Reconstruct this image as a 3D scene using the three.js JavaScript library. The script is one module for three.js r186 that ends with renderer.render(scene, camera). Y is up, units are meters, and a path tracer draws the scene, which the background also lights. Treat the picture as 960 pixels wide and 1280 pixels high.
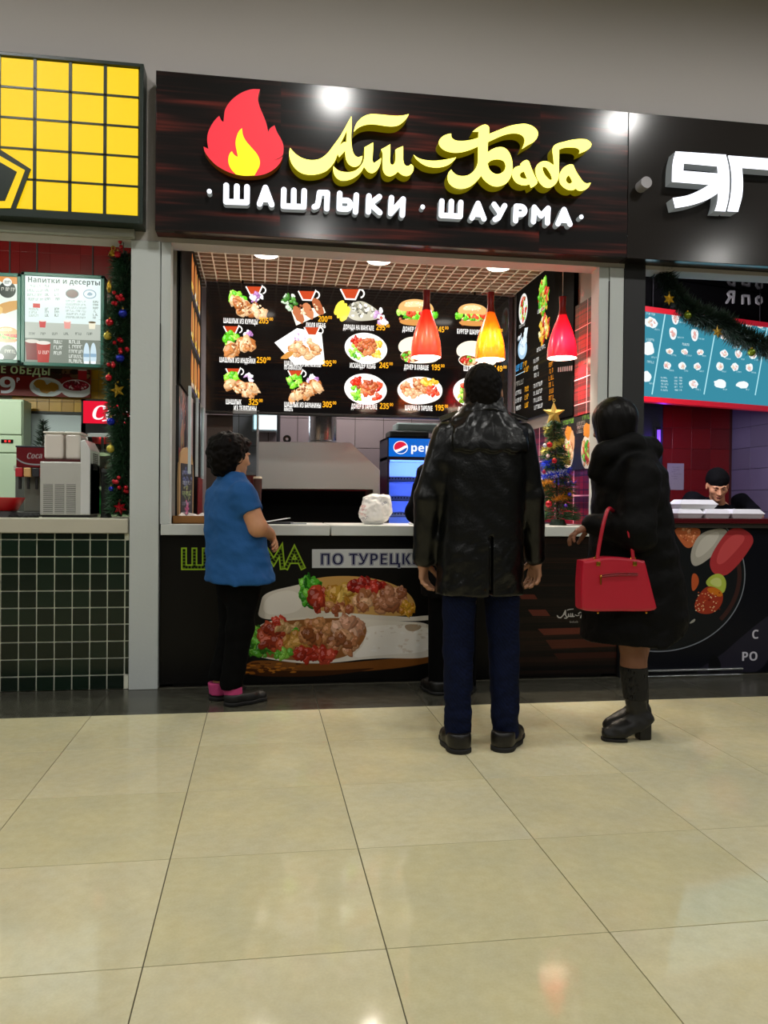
import * as THREE from 'three';
import { mergeGeometries, mergeVertices } from 'three/addons/utils/BufferGeometryUtils.js';
import { RoundedBoxGeometry } from 'three/addons/geometries/RoundedBoxGeometry.js';
import { ImprovedNoise } from 'three/addons/math/ImprovedNoise.js';
import { RectAreaLightUniformsLib } from 'three/addons/lights/RectAreaLightUniformsLib.js';

// ---------------------------------------------------------------- camera, lights, exposure
const scene = new THREE.Scene();
scene.background = new THREE.Color(0x000000);
const FOCAL = 1006.77, EYE = 1.1333;
const camera = new THREE.PerspectiveCamera(THREE.MathUtils.radToDeg(2 * Math.atan(640 / FOCAL)), 960 / 1280, 0.05, 60);
camera.position.set(0, EYE, 0);
camera.rotation.set(-0.0106, -0.15185, 0.00956, 'YXZ');
camera.updateMatrixWorld(true);
const renderer = new THREE.WebGLRenderer({ antialias: true });
renderer.toneMapping = THREE.LinearToneMapping;
renderer.toneMappingExposure = 1.0;
renderer.shadowMap.enabled = true;
renderer.shadowMap.type = THREE.PCFSoftShadowMap;
RectAreaLightUniformsLib.init();

const MALL = { rows: [[-2.25, [-7.75, -4.95, -2.15, 0.65, 3.45, 6.25, 9.05]], [1.62, [-5.4, 0.7, 6.8]], [5.2, [-7.75, -4.95, -2.15, 0.65, 3.45, 6.25, 9.05]]], height: 5.0, lamp: 13.6, warm: 0xfffdf8 };
const STALL = { down: 4.5, pendant: 1.7, menu: 1.4, left: 2.6, right: 0.5 };

function areaLight(name, color, intensity, w, h, pos, facing) {          // an area light of w x h metres at pos that shines towards facing
  const l = new THREE.RectAreaLight(color, intensity, w, h);
  l.name = name; l.position.copy(pos); l.lookAt(pos.clone().add(facing)); scene.add(l);
  return l;
}
function pointLight(name, color, intensity, pos, size = 2) {
  const l = new THREE.PointLight(color, intensity, 0, 2);
  l.name = name; l.position.copy(pos); l.castShadow = true; l.shadow.radius = size; l.shadow.mapSize.set(512, 512); l.shadow.bias = -0.002; scene.add(l);
  return l;
}
for (const [z, xs] of MALL.rows) for (const x of xs) {               // the mall's round ceiling lamps
  const l = new THREE.SpotLight(MALL.warm, MALL.lamp, 0, 1.49, 0.25, 2);
  l.name = 'mall_lamp'; l.position.set(x, MALL.height - 0.06, z); l.target.position.set(x, 0, z); l.castShadow = true; l.shadow.radius = 7; l.shadow.bias = -0.002; l.shadow.mapSize.set(512, 512);
  scene.add(l, l.target);
}

// ---------------------------------------------------------------- helpers
const V = (x, y, z) => new THREE.Vector3(x, y, z);
const clamp = THREE.MathUtils.clamp, lerp = THREE.MathUtils.lerp, smooth = THREE.MathUtils.smoothstep;
function random(seed) { let a = seed >>> 0; return () => { a = (a + 0x6d2b79f5) | 0; let t = Math.imul(a ^ (a >>> 15), 1 | a); t = (t + Math.imul(t ^ (t >>> 7), 61 | t)) ^ t; return ((t ^ (t >>> 14)) >>> 0) / 4294967296; }; }
const noise = new ImprovedNoise();
const fbm = (x, y, z) => noise.noise(x, y, z) + 0.5 * noise.noise(x * 2.1, y * 2.1, z * 2.1) + 0.25 * noise.noise(x * 4.3, y * 4.3, z * 4.3);
// survey: where the line of sight through a point of the photograph meets a plane of the place
function at(u, v, z) { const d = V((u - 480) / FOCAL, -(v - 640) / FOCAL, -1).applyQuaternion(camera.quaternion); return d.multiplyScalar(z / d.z).add(camera.position); }
function atX(u, v, x) { const d = V((u - 480) / FOCAL, -(v - 640) / FOCAL, -1).applyQuaternion(camera.quaternion); return d.multiplyScalar(x / d.x).add(camera.position); }

const taken = new Map();
function numbered(name) { const n = taken.get(name) ?? 0; taken.set(name, n + 1); return n ? `${name}_${String(n).padStart(3, '0')}` : name; }
function tag(o, label, category, group, kind) { if (label) o.userData.label = label; if (category) o.userData.category = category; if (group) o.userData.group = group; if (kind) o.userData.kind = kind; return o; }
function thing(name, label, category, pos, turn = 0, group) {           // a Group at the thing's base
  const o = new THREE.Group(); o.name = numbered(name); o.position.copy(pos); o.rotation.y = turn; scene.add(o);
  return tag(o, label, category, group);
}
function part(name, geo, material, parent = scene, label) {             // geometry in the parent's own coordinates
  const g = Array.isArray(geo) ? join(geo) : geo, m = new THREE.Mesh(g, material);
  m.name = numbered(name); m.castShadow = m.receiveShadow = true; if (label) m.userData.label = label; parent.add(m);
  return m;
}
function wpart(name, geo, material, o, label) {                         // geometry in world coordinates, o a group without turn
  let g = Array.isArray(geo) ? join(geo) : geo, p = V(0, 0, 0);
  for (let q = o; q && q !== scene; q = q.parent) p.add(q.position);
  return part(name, g.translate(-p.x, -p.y, -p.z), material, o, label);
}
function structure(name, geo, material) { return tag(part(name, geo, material), null, null, null, 'structure'); }
function lone(name, geo, material, label, category, group) {            // a thing of one mesh, geometry in world coordinates: moved to its own base
  const g = Array.isArray(geo) ? join(geo) : geo; g.computeBoundingBox();
  const b = g.boundingBox, p = V((b.min.x + b.max.x) / 2, b.min.y, (b.min.z + b.max.z) / 2);
  const m = part(name, g.translate(-p.x, -p.y, -p.z), material); m.position.copy(p);
  return tag(m, label, category, group);
}
function copyOf(o, pos, label) { const c = o.clone(); c.name = numbered(o.name.replace(/_\d{3}$/, '')); c.position.copy(pos); c.userData = { ...o.userData }; if (label) c.userData.label = label; scene.add(c); return c; }
function join(list) {
  const plain = list.map((g) => { const q = g.index ? g.toNonIndexed() : g; for (const k of Object.keys(q.attributes)) if (!['position', 'normal', 'uv'].includes(k)) q.deleteAttribute(k); if (!q.attributes.uv) q.setAttribute('uv', new THREE.BufferAttribute(new Float32Array(q.attributes.position.count * 2), 2)); return q; });
  return mergeGeometries(plain);
}
function box(x0, x1, y0, y1, z0, z1, r = 0) {
  const w = Math.abs(x1 - x0), h = Math.abs(y1 - y0), d = Math.abs(z1 - z0);
  const g = r ? new RoundedBoxGeometry(w, h, d, 2, Math.min(r, w / 2.1, h / 2.1, d / 2.1)) : new THREE.BoxGeometry(w, h, d);
  return g.translate((x0 + x1) / 2, (y0 + y1) / 2, (z0 + z1) / 2);
}
function uvMetres(g, s = 1, ox = 0, oy = 0) {                           // uv in metres, from the side that a face looks to
  const p = g.attributes.position, n = g.attributes.normal, uv = new Float32Array(p.count * 2);
  for (let i = 0; i < p.count; i++) {
    const ax = Math.abs(n.getX(i)), ay = Math.abs(n.getY(i)), az = Math.abs(n.getZ(i));
    const [a, b] = ay >= ax && ay >= az ? [p.getX(i), -p.getZ(i)] : ax >= az ? [-p.getZ(i), p.getY(i)] : [p.getX(i), p.getY(i)];
    uv[i * 2] = (a - ox) * s; uv[i * 2 + 1] = (b - oy) * s;
  }
  g.setAttribute('uv', new THREE.BufferAttribute(uv, 2));
  return g;
}
const cyl = (r0, r1, h, seg = 20) => new THREE.CylinderGeometry(r1, r0, h, seg).translate(0, h / 2, 0);   // r0 at the foot, r1 on top
function rod(a, b, r, seg = 8, r1 = r) { const d = b.clone().sub(a); return new THREE.CylinderGeometry(r1, r, d.length(), seg).applyQuaternion(new THREE.Quaternion().setFromUnitVectors(V(0, 1, 0), d.clone().normalize())).translate((a.x + b.x) / 2, (a.y + b.y) / 2, (a.z + b.z) / 2); }
function tube(points, r, seg = 24, sides = 8) { return new THREE.TubeGeometry(new THREE.CatmullRomCurve3(points), seg, r, sides, false); }
const lathe = (profile, seg = 28) => new THREE.LatheGeometry(profile.map(([r, y]) => new THREE.Vector2(r, y)), seg);
// outline with smooth runs between corners (third entry 1); returns Vector2s
function outline(pts, steps = 5) {
  const n = pts.length, corners = pts.map((p, i) => (p[2] ? i : -1)).filter((i) => i >= 0), out = [];
  const run = (list, closed) => { const c = new THREE.CatmullRomCurve3(list.map((p) => V(p[0], p[1], 0)), closed, 'centripetal'), k = (list.length - (closed ? 0 : 1)) * steps; for (let i = 0; i < k; i++) { const q = c.getPoint(i / k); out.push(new THREE.Vector2(q.x, q.y)); } };
  if (!corners.length) { run(pts, true); return out; }
  corners.forEach((c, k) => { const e = corners[(k + 1) % corners.length], list = []; for (let i = c; ; i = (i + 1) % n) { list.push(pts[i]); if (i === e && list.length > 1) break; } if (list.length === 2) out.push(new THREE.Vector2(list[0][0], list[0][1])); else run(list, false); });
  return out;
}
function extrude(pts, depth, bevel = 0, holes = []) {
  const s = new THREE.Shape(pts); for (const h of holes) s.holes.push(new THREE.Path(h));
  return new THREE.ExtrudeGeometry(s, { depth: depth - bevel * 2, bevelEnabled: bevel > 0, bevelSize: bevel, bevelThickness: bevel, bevelOffset: -bevel, bevelSegments: 2, curveSegments: 6 }).translate(0, 0, bevel);
}
// a flat rounded stroke along a polyline, as thick as depth
function stroke(points, r, depth, front) {
  const list = [];
  const cap = (p) => list.push(new THREE.CylinderGeometry(r, r, depth, 14).rotateX(Math.PI / 2).translate(p.x, p.y, front - depth / 2));
  points.forEach((p, i) => {
    cap(p);
    if (!i) return;
    const q = points[i - 1], d = Math.hypot(p.x - q.x, p.y - q.y);
    list.push(new THREE.BoxGeometry(d, 2 * r, depth).rotateZ(Math.atan2(p.y - q.y, p.x - q.x)).translate((p.x + q.x) / 2, (p.y + q.y) / 2, front - depth / 2));
  });
  return list;
}
// ---------------------------------------------------------------- materials and textures
function mat(color, roughness = 0.6, more = {}) { return new (more.clearcoat || more.transmission || more.sheen || more.anisotropy ? THREE.MeshPhysicalMaterial : THREE.MeshStandardMaterial)({ color, roughness, ...more }); }
const glow = (color, k, base = 0x111111) => mat(base, 0.5, { emissive: color, emissiveIntensity: k });
function canvas(w, h, draw) { const c = document.createElement('canvas'); c.width = w; c.height = h; draw(c.getContext('2d'), w, h); const t = new THREE.CanvasTexture(c); t.colorSpace = THREE.SRGBColorSpace; t.anisotropy = 8; return t; }
function dataTex(w, h, f, srgb = true) {                                // f(x, y) returns [r, g, b] in 0..255
  const d = new Uint8Array(w * h * 4);
  for (let y = 0; y < h; y++) for (let x = 0; x < w; x++) { const c = f(x, y), i = (y * w + x) * 4; d[i] = c[0]; d[i + 1] = c[1]; d[i + 2] = c[2]; d[i + 3] = 255; }
  const t = new THREE.DataTexture(d, w, h); t.wrapS = t.wrapT = THREE.RepeatWrapping; t.magFilter = t.minFilter = THREE.LinearFilter; if (srgb) t.colorSpace = THREE.SRGBColorSpace; t.needsUpdate = true;
  return t;
}
function wrapNoise(x, y, w, h, fx, fy, seed) { // tileable noise on a torus
  const a = (x / w) * 2 * Math.PI, b = (y / h) * 2 * Math.PI, rx = fx / (2 * Math.PI), ry = fy / (2 * Math.PI);
  return noise.noise(Math.cos(a) * rx + seed, Math.sin(a) * rx + Math.cos(b) * ry + seed * 1.7, Math.sin(b) * ry + seed * 0.3);
}
const grain = dataTex(256, 256, (x, y) => { const v = 128 + 90 * wrapNoise(x, y, 256, 256, 60, 60, 3) + 45 * wrapNoise(x, y, 256, 256, 130, 130, 9); return [v, v, v]; }, false);
// ---------------------------------------------------------------- smooth bodies: distance fields meshed by surface nets
function nets(f, lo, hi, cell) {
  const nx = Math.ceil((hi[0] - lo[0]) / cell) + 1, ny = Math.ceil((hi[1] - lo[1]) / cell) + 1, nz = Math.ceil((hi[2] - lo[2]) / cell) + 1;
  const v = new Float32Array(nx * ny * nz), id = (i, j, k) => (k * ny + j) * nx + i;
  for (let k = 0; k < nz; k++) for (let j = 0; j < ny; j++) for (let i = 0; i < nx;) {
    const d = f(lo[0] + i * cell, lo[1] + j * cell, lo[2] + k * cell), skip = Math.max(1, Math.min(nx - i, Math.floor((Math.abs(d) - 0.03) / cell / 1.6)));
    for (let s = 0; s < skip; s++) v[id(i + s, j, k)] = d;
    i += skip;
  }
  const at = new Int32Array(v.length).fill(-1), pos = [], index = [];
  for (let k = 0; k < nz - 1; k++) for (let j = 0; j < ny - 1; j++) for (let i = 0; i < nx - 1; i++) {
    let inside = 0; const c = [];
    for (let b = 0; b < 8; b++) { const w = v[id(i + (b & 1), j + ((b >> 1) & 1), k + (b >> 2))]; c.push(w); if (w < 0) inside++; }
    if (!inside || inside === 8) continue;
    let x = 0, y = 0, z = 0, n = 0;
    for (let a = 0; a < 8; a++) for (const m of [1, 2, 4]) { const b = a | m; if (b === a || c[a] < 0 === c[b] < 0) continue; const t = c[a] / (c[a] - c[b]); x += (a & 1) + (m === 1 ? t : 0); y += ((a >> 1) & 1) + (m === 2 ? t : 0); z += (a >> 2) + (m === 4 ? t : 0); n++; }
    at[id(i, j, k)] = pos.length / 3; pos.push(lo[0] + (i + x / n) * cell, lo[1] + (j + y / n) * cell, lo[2] + (k + z / n) * cell);
  }
  const quad = (a, b, c, d, flip) => { if (a < 0 || b < 0 || c < 0 || d < 0) return; if (flip) index.push(a, c, b, a, d, c); else index.push(a, b, c, a, c, d); };
  for (let k = 1; k < nz - 1; k++) for (let j = 1; j < ny - 1; j++) for (let i = 1; i < nx - 1; i++) {
    const s = v[id(i, j, k)] < 0;
    if (s !== v[id(i + 1, j, k)] < 0) quad(at[id(i, j - 1, k - 1)], at[id(i, j, k - 1)], at[id(i, j, k)], at[id(i, j - 1, k)], !s);
    if (s !== v[id(i, j + 1, k)] < 0) quad(at[id(i - 1, j, k - 1)], at[id(i - 1, j, k)], at[id(i, j, k)], at[id(i, j, k - 1)], !s);
    if (s !== v[id(i, j, k + 1)] < 0) quad(at[id(i - 1, j - 1, k)], at[id(i, j - 1, k)], at[id(i, j, k)], at[id(i - 1, j, k)], !s);
  }
  const g = new THREE.BufferGeometry();
  g.setAttribute('position', new THREE.Float32BufferAttribute(pos, 3)); g.setIndex(index); g.computeVertexNormals();
  const uv = new Float32Array(pos.length / 3 * 2); for (let i = 0; i < pos.length / 3; i++) { uv[i * 2] = (pos[i * 3] + pos[i * 3 + 2]) * 2; uv[i * 2 + 1] = pos[i * 3 + 1] * 2; }
  g.setAttribute('uv', new THREE.BufferAttribute(uv, 2));
  return g;
}
const smin = (a, b, k) => { const h = Math.max(k - Math.abs(a - b), 0) / k; return Math.min(a, b) - h * h * k * 0.25; };
const smax = (a, b, k) => -smin(-a, -b, k);
// bones: [a, b, ra, rb, flat?, dir?]; flat < 1 thins the limb along dir
function limbs(bones, k = 0.03) {
  const B = bones.map(([a, b, ra, rb, flat, dir]) => { const d = b.clone().sub(a); return { a, d, l: d.lengthSq() || 1e-9, ra, rb, flat, dir, c: a.clone().add(b).multiplyScalar(0.5), R: d.length() / 2 + Math.max(ra, rb) }; });
  return (x, y, z) => {
    let m = 1e9;
    for (const q of B) {
      const cx = x - q.c.x, cy = y - q.c.y, cz = z - q.c.z, far = Math.sqrt(cx * cx + cy * cy + cz * cz) - q.R;
      if (far > m + 0.08) continue;
      const px = x - q.a.x, py = y - q.a.y, pz = z - q.a.z, h = clamp((px * q.d.x + py * q.d.y + pz * q.d.z) / q.l, 0, 1);
      let ex = px - q.d.x * h, ey = py - q.d.y * h, ez = pz - q.d.z * h;
      const r = q.ra + (q.rb - q.ra) * h;
      let d;
      if (q.flat) { const t = ex * q.dir.x + ey * q.dir.y + ez * q.dir.z, s = t / q.flat - t; ex += q.dir.x * s; ey += q.dir.y * s; ez += q.dir.z * s; d = (Math.sqrt(ex * ex + ey * ey + ez * ez) - r) * lerp(q.flat, 1, 0.35); } else d = Math.sqrt(ex * ex + ey * ey + ez * ez) - r;
      m = m > 1e8 ? d : smin(m, d, k);
    }
    return m;
  };
}
const ellipsoid = (x, y, z, c, r) => { const a = (x - c.x) / r.x, b = (y - c.y) / r.y, e = (z - c.z) / r.z, k = Math.sqrt(a * a + b * b + e * e); return (k - 1) * Math.min(r.x, r.y, r.z) * (k > 1 ? 1.2 : 1); };
// ---------------------------------------------------------------- the setting
const FRONT = -5.0, SIGN = -4.87, TILE = 0.6, X0 = -0.8753, Z0 = -4.4124, HEAD = 2.69;
const wallPaint = mat(0xc0bbb8, 0.75, { bumpMap: grain, bumpScale: 0.0006 });
const pillarPaint = mat(0xbec4c2, 0.6, { bumpMap: grain, bumpScale: 0.0006 });
const grout = mat(0x5e5a4c, 0.9), darkGrout = mat(0x14140f, 0.9), whiteGrout = mat(0xeef0dc, 0.9);
const charcoal = mat(0x1a1b1d, 0.6), black = mat(0x060606, 0.55), blackGloss = mat(0x050505, 0.08);
// floor: cream porcelain tiles before a strip of dark ones
const cream = [0, 1, 2, 3].map((k) => dataTex(256, 256, (x, y) => {
  const q = k * 37.3, n = fbm(x / 70 + q, y / 70, q), m = fbm(x / 14, y / 17 + q, q), s = noise.noise(x / 2.6 + q, y / 2.6, q), v = 1 + 0.03 * n + 0.022 * m + 0.025 * s, w = 0.02 * n - 0.014 * m;
  return [211 * v, 204 * (v - w * 0.4), 169 * (v - w * 1.6)].map((c) => clamp(c, 0, 255));
}));
const creamTile = cream.map((t, k) => new THREE.MeshPhysicalMaterial({ color: [0xffffff, 0xfbfaf6, 0xffffff, 0xf8f8f2][k], roughness: 0.07, specularIntensity: 0.32, map: t }));

const graniteTex = dataTex(256, 256, (x, y) => { const v = 66 + 16 * fbm(x / 22, y / 22, 3) + 22 * noise.noise(x / 4, y / 4, 8) + 14 * noise.noise(x / 2, y / 2, 5); return [v + 2, v + 1, v - 8]; });
const granite = mat(0xffffff, 0.24, { map: graniteTex });
const floor = structure('floor', box(-9.6, 11.1, -0.2, -0.004, -9, 9.1), grout);
const tileShape = box(-0.2985, 0.2985, -0.012, 0, -0.2985, 0.2985, 0.0012), darkShape = box(-0.2982, 0.2982, -0.012, 0, -0.2982, 0.2982, 0.001);
{
  const r = random(11);
  for (let j = 0; j < 9; j++) for (let i = -7; i < 9; i++) { const t = part('tile', tileShape, creamTile[Math.floor(r() * 4)], floor); t.position.set(X0 + (i + 0.5) * TILE, 0, Z0 + (j + 0.5) * TILE); t.rotation.y = Math.floor(r() * 4) * Math.PI / 2; }
  for (let i = -7; i < 9; i++) { const t = part('tile', darkShape, granite, floor); t.position.set(X0 + (i + 0.5) * TILE, 0, Z0 - 0.5 * TILE); }
}
const mallCeiling = structure('ceiling', box(-9.6, 11.1, MALL.height, MALL.height + 0.2, -8.6, 9.1), mat(0x8d8b86, 0.85)), farPaint = mat(0x45433f, 0.85);
structure('wall_back', box(-9.6, 11.1, -0.2, 5.2, 9.0, 9.2), farPaint);
structure('wall_left', box(-9.8, -9.6, -0.2, 5.2, -5.0, 9.2), farPaint);
structure('wall_right', box(11.1, 11.3, -0.2, 5.2, -5.0, 9.2), farPaint);
structure('wall_front', box(-9.8, 11.3, HEAD, 5.2, FRONT - 0.15, FRONT), wallPaint);          // the bulkhead over the stalls
structure('wall_front_left', box(-9.8, -3.4, -0.2, HEAD, FRONT - 0.2, FRONT), wallPaint);
structure('wall_front_right', box(5.4, 11.3, -0.2, HEAD, FRONT - 0.2, FRONT), wallPaint);
// piers between the stalls
const pierL = structure('wall_pier_left', [uvMetres(box(-0.776, -0.606, 0, HEAD, -5.3, FRONT + 0.01, 0.004)), uvMetres(box(-0.602, -0.545, 0.996, HEAD, -5.12, FRONT + 0.004, 0.003))], pillarPaint);
const pierR = structure('wall_pier_right', [uvMetres(box(2.24, 2.338, 0.996, HEAD, -5.25, FRONT + 0.01, 0.004)), uvMetres(box(2.168, 2.236, 0.996, HEAD, -5.12, FRONT + 0.004, 0.003))], pillarPaint);
part('dark_slot', box(2.2365, 2.2395, 1.2, 2.6, -5.0, FRONT + 0.012), black, pierR);  // black strip put in for the shade of the slot by the jamb
part('dark_slot', box(-0.6045, -0.6025, 0.96, 2.2, -5.0, FRONT + 0.013), black, pierL);  // left slot, its shade likewise a black strip
// main stall shell
const stallWhite = mat(0x9c9790, 0.7), stallDark = mat(0x3d3632, 0.7);
structure('wall_stall_left', box(-0.775, -0.53, 0, 3.3, -8.6, -5.16), stallWhite);
structure('wall_stall_right', box(2.25, 2.335, 0, 3.3, -8.6, -5.16), stallWhite);
const backWall = structure('wall_stall_back', box(-0.53, 2.25, 0, 3.3, -8.6, -8.4), grout);
const stallPlenum = structure('ceiling_stall', box(-0.775, 2.33, 3.18, 3.3, -8.6, -5.16), mat(0xa08c80, 0.9));
{ // open grid ceiling of thin slats
  const slatM = [mat(0xbda697, 0.7), mat(0xfaf4ee, 0.45)], slat = (a, b) => mergeGeometries([a, b], true);   // web, and a lower lip coloured paler for the light it catches
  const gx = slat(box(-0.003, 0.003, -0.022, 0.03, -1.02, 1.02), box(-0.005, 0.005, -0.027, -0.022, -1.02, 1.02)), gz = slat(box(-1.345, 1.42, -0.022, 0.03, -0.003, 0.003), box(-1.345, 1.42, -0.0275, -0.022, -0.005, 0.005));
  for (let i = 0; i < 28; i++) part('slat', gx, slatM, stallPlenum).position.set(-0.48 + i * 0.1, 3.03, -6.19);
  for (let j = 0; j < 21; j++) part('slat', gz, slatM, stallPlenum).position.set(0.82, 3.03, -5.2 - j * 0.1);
}
{ // kitchen back wall: pale tiles with a red band
  const pale = [mat(0xb5aba9, 0.3), mat(0xaca2a2, 0.3)], red = mat(0x8f1218, 0.3), shape = box(-0.147, 0.147, -0.147, 0.147, 0, 0.01, 0.002), r = random(5);
  for (let j = 2; j < 11; j++) for (let i = 0; i < 9; i++) { const t = part('tile', shape, j < 5 ? red : pale[Math.floor(r() * 2)], backWall); t.position.set(-0.38 + i * 0.3, 0.06 + j * 0.3, -8.4); }
}
// left stall shell: red tiles over yellow ones
structure('wall_grill_side', box(-3.55, -3.4, 0, 3.6, -7.4, -5.16), stallWhite);
const grillBack = structure('wall_grill_back', box(-3.55, -0.776, 0, 3.6, -7.4, -7.2), mat(0x8d8a76, 0.8));
const grillCeil = structure('ceiling_grill', box(-3.55, -0.776, 3.62, 3.75, -7.4, -5.16), mat(0x2b2c28, 0.9));
{
  const redT = [mat(0x6e0a0a, 0.25), mat(0x640909, 0.25)], yel = [mat(0xb58709, 0.35), mat(0xa87b06, 0.35)], r = random(8);
  const big = box(-0.1225, 0.1225, -0.1225, 0.1225, 0, 0.01, 0.002), small = box(-0.0485, 0.0485, -0.0485, 0.0485, 0, 0.008, 0.0015);
  for (let j = 0; j < 4; j++) for (let i = 0; i < 8; i++) part('tile', big, redT[Math.floor(r() * 2)], grillBack).position.set(-0.9 - i * 0.245 - 0.02, 3.345 - j * 0.245, -7.2);
  for (let j = 0; j < 16; j++) for (let i = 0; i < 13; i++) part('tile', small, yel[Math.floor(r() * 2)], grillBack).position.set(-0.83 - i * 0.1, 2.42 - j * 0.1, -7.2);
  const slatM = mat(0x6f7068, 0.5, { metalness: 0.4 }), gx = box(-0.005, 0.005, -0.03, 0.03, -1.0, 1.0), gz = box(-1.3, 1.3, -0.03, 0.03, -0.005, 0.005);
  for (let i = 0; i < 16; i++) part('slat', gx, slatM, grillCeil).position.set(-0.86 - i * 0.16, 3.5, -6.2);
  for (let j = 0; j < 14; j++) part('slat', gz, slatM, grillCeil).position.set(-2.08, 3.5, -5.3 - j * 0.14);
}
// right stall shell: charcoal jamb, red back wall, lilac side wall, glossy black ceiling
structure('wall_sushi_left', box(2.345, 2.49, 0, 3.4, -7.4, FRONT + 0.005), charcoal);
const sushiBack = structure('wall_sushi_back', [box(2.49, 4.7, 0, 3.4, -7.4, -7.2)], mat(0x4b2226, 0.8));
const sushiSide = structure('wall_sushi_right', box(4.5, 4.7, 0, 3.4, -7.4, -5.16), mat(0x3f3950, 0.8));
structure('ceiling_sushi', box(2.3, 4.7, 2.955, 3.05, -7.4, -5.16), blackGloss);
{
  const red = [mat(0x7a0a0c, 0.28), mat(0x6c080a, 0.28)], lilac = [mat(0x6d667f, 0.35), mat(0x746c88, 0.35)], r = random(21), s = box(-0.098, 0.098, -0.098, 0.098, 0, 0.008, 0.0015), l = box(-0.008, 0, -0.097, 0.097, -0.147, 0.147, 0.0015);
  for (let j = 0; j < 12; j++) for (let i = 0; i < 10; i++) part('tile', s, red[Math.floor(r() * 2)], sushiBack).position.set(2.59 + i * 0.198, 0.2 + j * 0.198, -7.2);
  for (let j = 0; j < 14; j++) for (let i = 0; i < 7; i++) part('tile', l, lilac[Math.floor(r() * 2)], sushiSide).position.set(4.5, 0.2 + j * 0.198, -7.04 + i * 0.297);
}
// round ceiling lamps of the mall
const lampDisc = glow(0xfff6e6, 7), lampRing = mat(0xdddddd, 0.4);
{
  let first = null;
  MALL.rows.forEach(([z, xs], j) => xs.forEach((x, i) => {
    const p = V(x, MALL.height - 0.03, z), label = `round mall ceiling lamp, ${['row nearest the signs', 'middle row', 'rearmost row'][j]}, ${['first', 'second', 'third', 'fourth', 'fifth', 'sixth', 'seventh'][i]} from the left`;
    if (!first) { first = thing('ceiling_lamp', label, 'lamp', p); part('diffuser', cyl(0.15, 0.15, 0.012, 32).translate(0, -0.006, 0), lampDisc, first); part('trim', new THREE.TorusGeometry(0.16, 0.014, 10, 36).rotateX(Math.PI / 2), lampRing, first); part('housing', cyl(0.15, 0.15, 0.03, 32), lampRing, first); } else copyOf(first, p, label);
  }));
}
// ---------------------------------------------------------------- the shawarma stall's sign
const ebony = dataTex(1024, 512, (x, y) => {                            // long fine streaks, reddish on near black
  const a = noise.noise(x / 420, y / 17, 1.5), b = noise.noise(x / 230 + 9, y / 5.2, 4.5), c = noise.noise(x / 120, y / 2.1, 7.5), d = noise.noise(x / 300, y / 34, 2.2), q = clamp(0.4 + 0.8 * a + 0.42 * b + 0.2 * c + 0.45 * d, 0, 1), k = q * q;
  return [12 + 120 * k, 8 + 44 * k, 7 + 36 * k];
});
const tl = at(195, 88, SIGN), br = at(783.5, 318, SIGN);
const SX0 = tl.x, SX1 = br.x, SY0 = 2.718, SY1 = 3.645;
const sign = thing('sign', 'long dark ebony sign board with a red flame and glowing yellow and white Cyrillic letters', 'sign', V((SX0 + SX1) / 2, SY0, (SIGN + FRONT) / 2));
const lam = new THREE.MeshPhysicalMaterial({ color: 0xd8d0cc, roughness: 0.5, specularIntensity: 0.25, map: ebony, clearcoat: 0.45, clearcoatRoughness: 0.15, bumpMap: grain, bumpScale: 0.0004 });
wpart('board', uvMetres(box(SX0, SX1, SY0, SY1, FRONT, SIGN, 0.003), 0.62, 0.1, 0.3), lam, sign);
const px = (pts, crop, z) => { const [ox, oy, s] = crop; return pts.map(([u, v, c]) => { const p = at(ox + u / s, oy + v / s, z); return [p.x, p.y, c]; }); };
const yellowFace = glow(0xfff268, 2.6, 0x332f00), yellowSide = glow(0xb3a200, 0.2, 0x8c8400), whiteFace = glow(0xf2f4ff, 1.9, 0x333333), whiteSide = glow(0xdfe6ea, 0.16, 0x9aa3a3);
// front caps take the face, walls take the side material
function letter(name, pts, crop, front, depth, face, side, holes = [], parent = sign, label) {
  const g = extrude(outline(px(pts, crop, front), 6), depth, 0, holes.map((h) => outline(px(h, crop, front), 5))).translate(0, 0, front - depth);
  const p = V(0, 0, 0); for (let q = parent; q && q !== scene; q = q.parent) p.add(q.position);
  const m = part(name, g.translate(-p.x, -p.y, -p.z), [face, side], parent, label);
  return m;
}
const c1 = [350, 130, 9.6], c2 = [430, 130, 9.6], c3 = [505, 145, 8.727], c4 = [590, 145, 9.6], c5 = [660, 165, 10.667], c6 = [245, 100, 8], YF = SIGN + 0.088;
const yellow = (pts, c, holes, dz = 0) => letter('letter', pts, c, YF + dz, 0.088 + dz, yellowFace, yellowSide, holes);
yellow([[120, 525, 1], [180, 592], [260, 645], [370, 672], [470, 660], [560, 600], [640, 500], [720, 390], [800, 250], [858, 145, 1], [860, 250], [855, 400], [865, 530], [890, 605], [930, 637], [990, 622, 1], [983, 670], [953, 730], [898, 755], [838, 735], [798, 680], [783, 600], [782, 560, 1], [710, 640, 1], [692, 600, 1], [650, 700], [560, 800], [460, 840], [360, 850], [260, 830], [180, 770], [130, 690], [110, 600]], c1, [[[803, 318, 1], [795, 460, 1], [772, 455], [715, 497, 1]]]);
yellow([[-128, 745, 1], [-70, 795], [0, 815], [80, 815], [150, 790], [205, 735], [238, 665], [245, 560], [245, 520, 1], [300, 490], [350, 460, 1], [348, 560], [340, 670, 1], [355, 705], [390, 690], [447, 645, 1], [435, 720], [400, 790], [340, 830], [290, 815], [255, 775], [240, 755, 1], [200, 820], [130, 880], [40, 915], [-40, 915], [-95, 880], [-125, 820]], c2);
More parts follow.
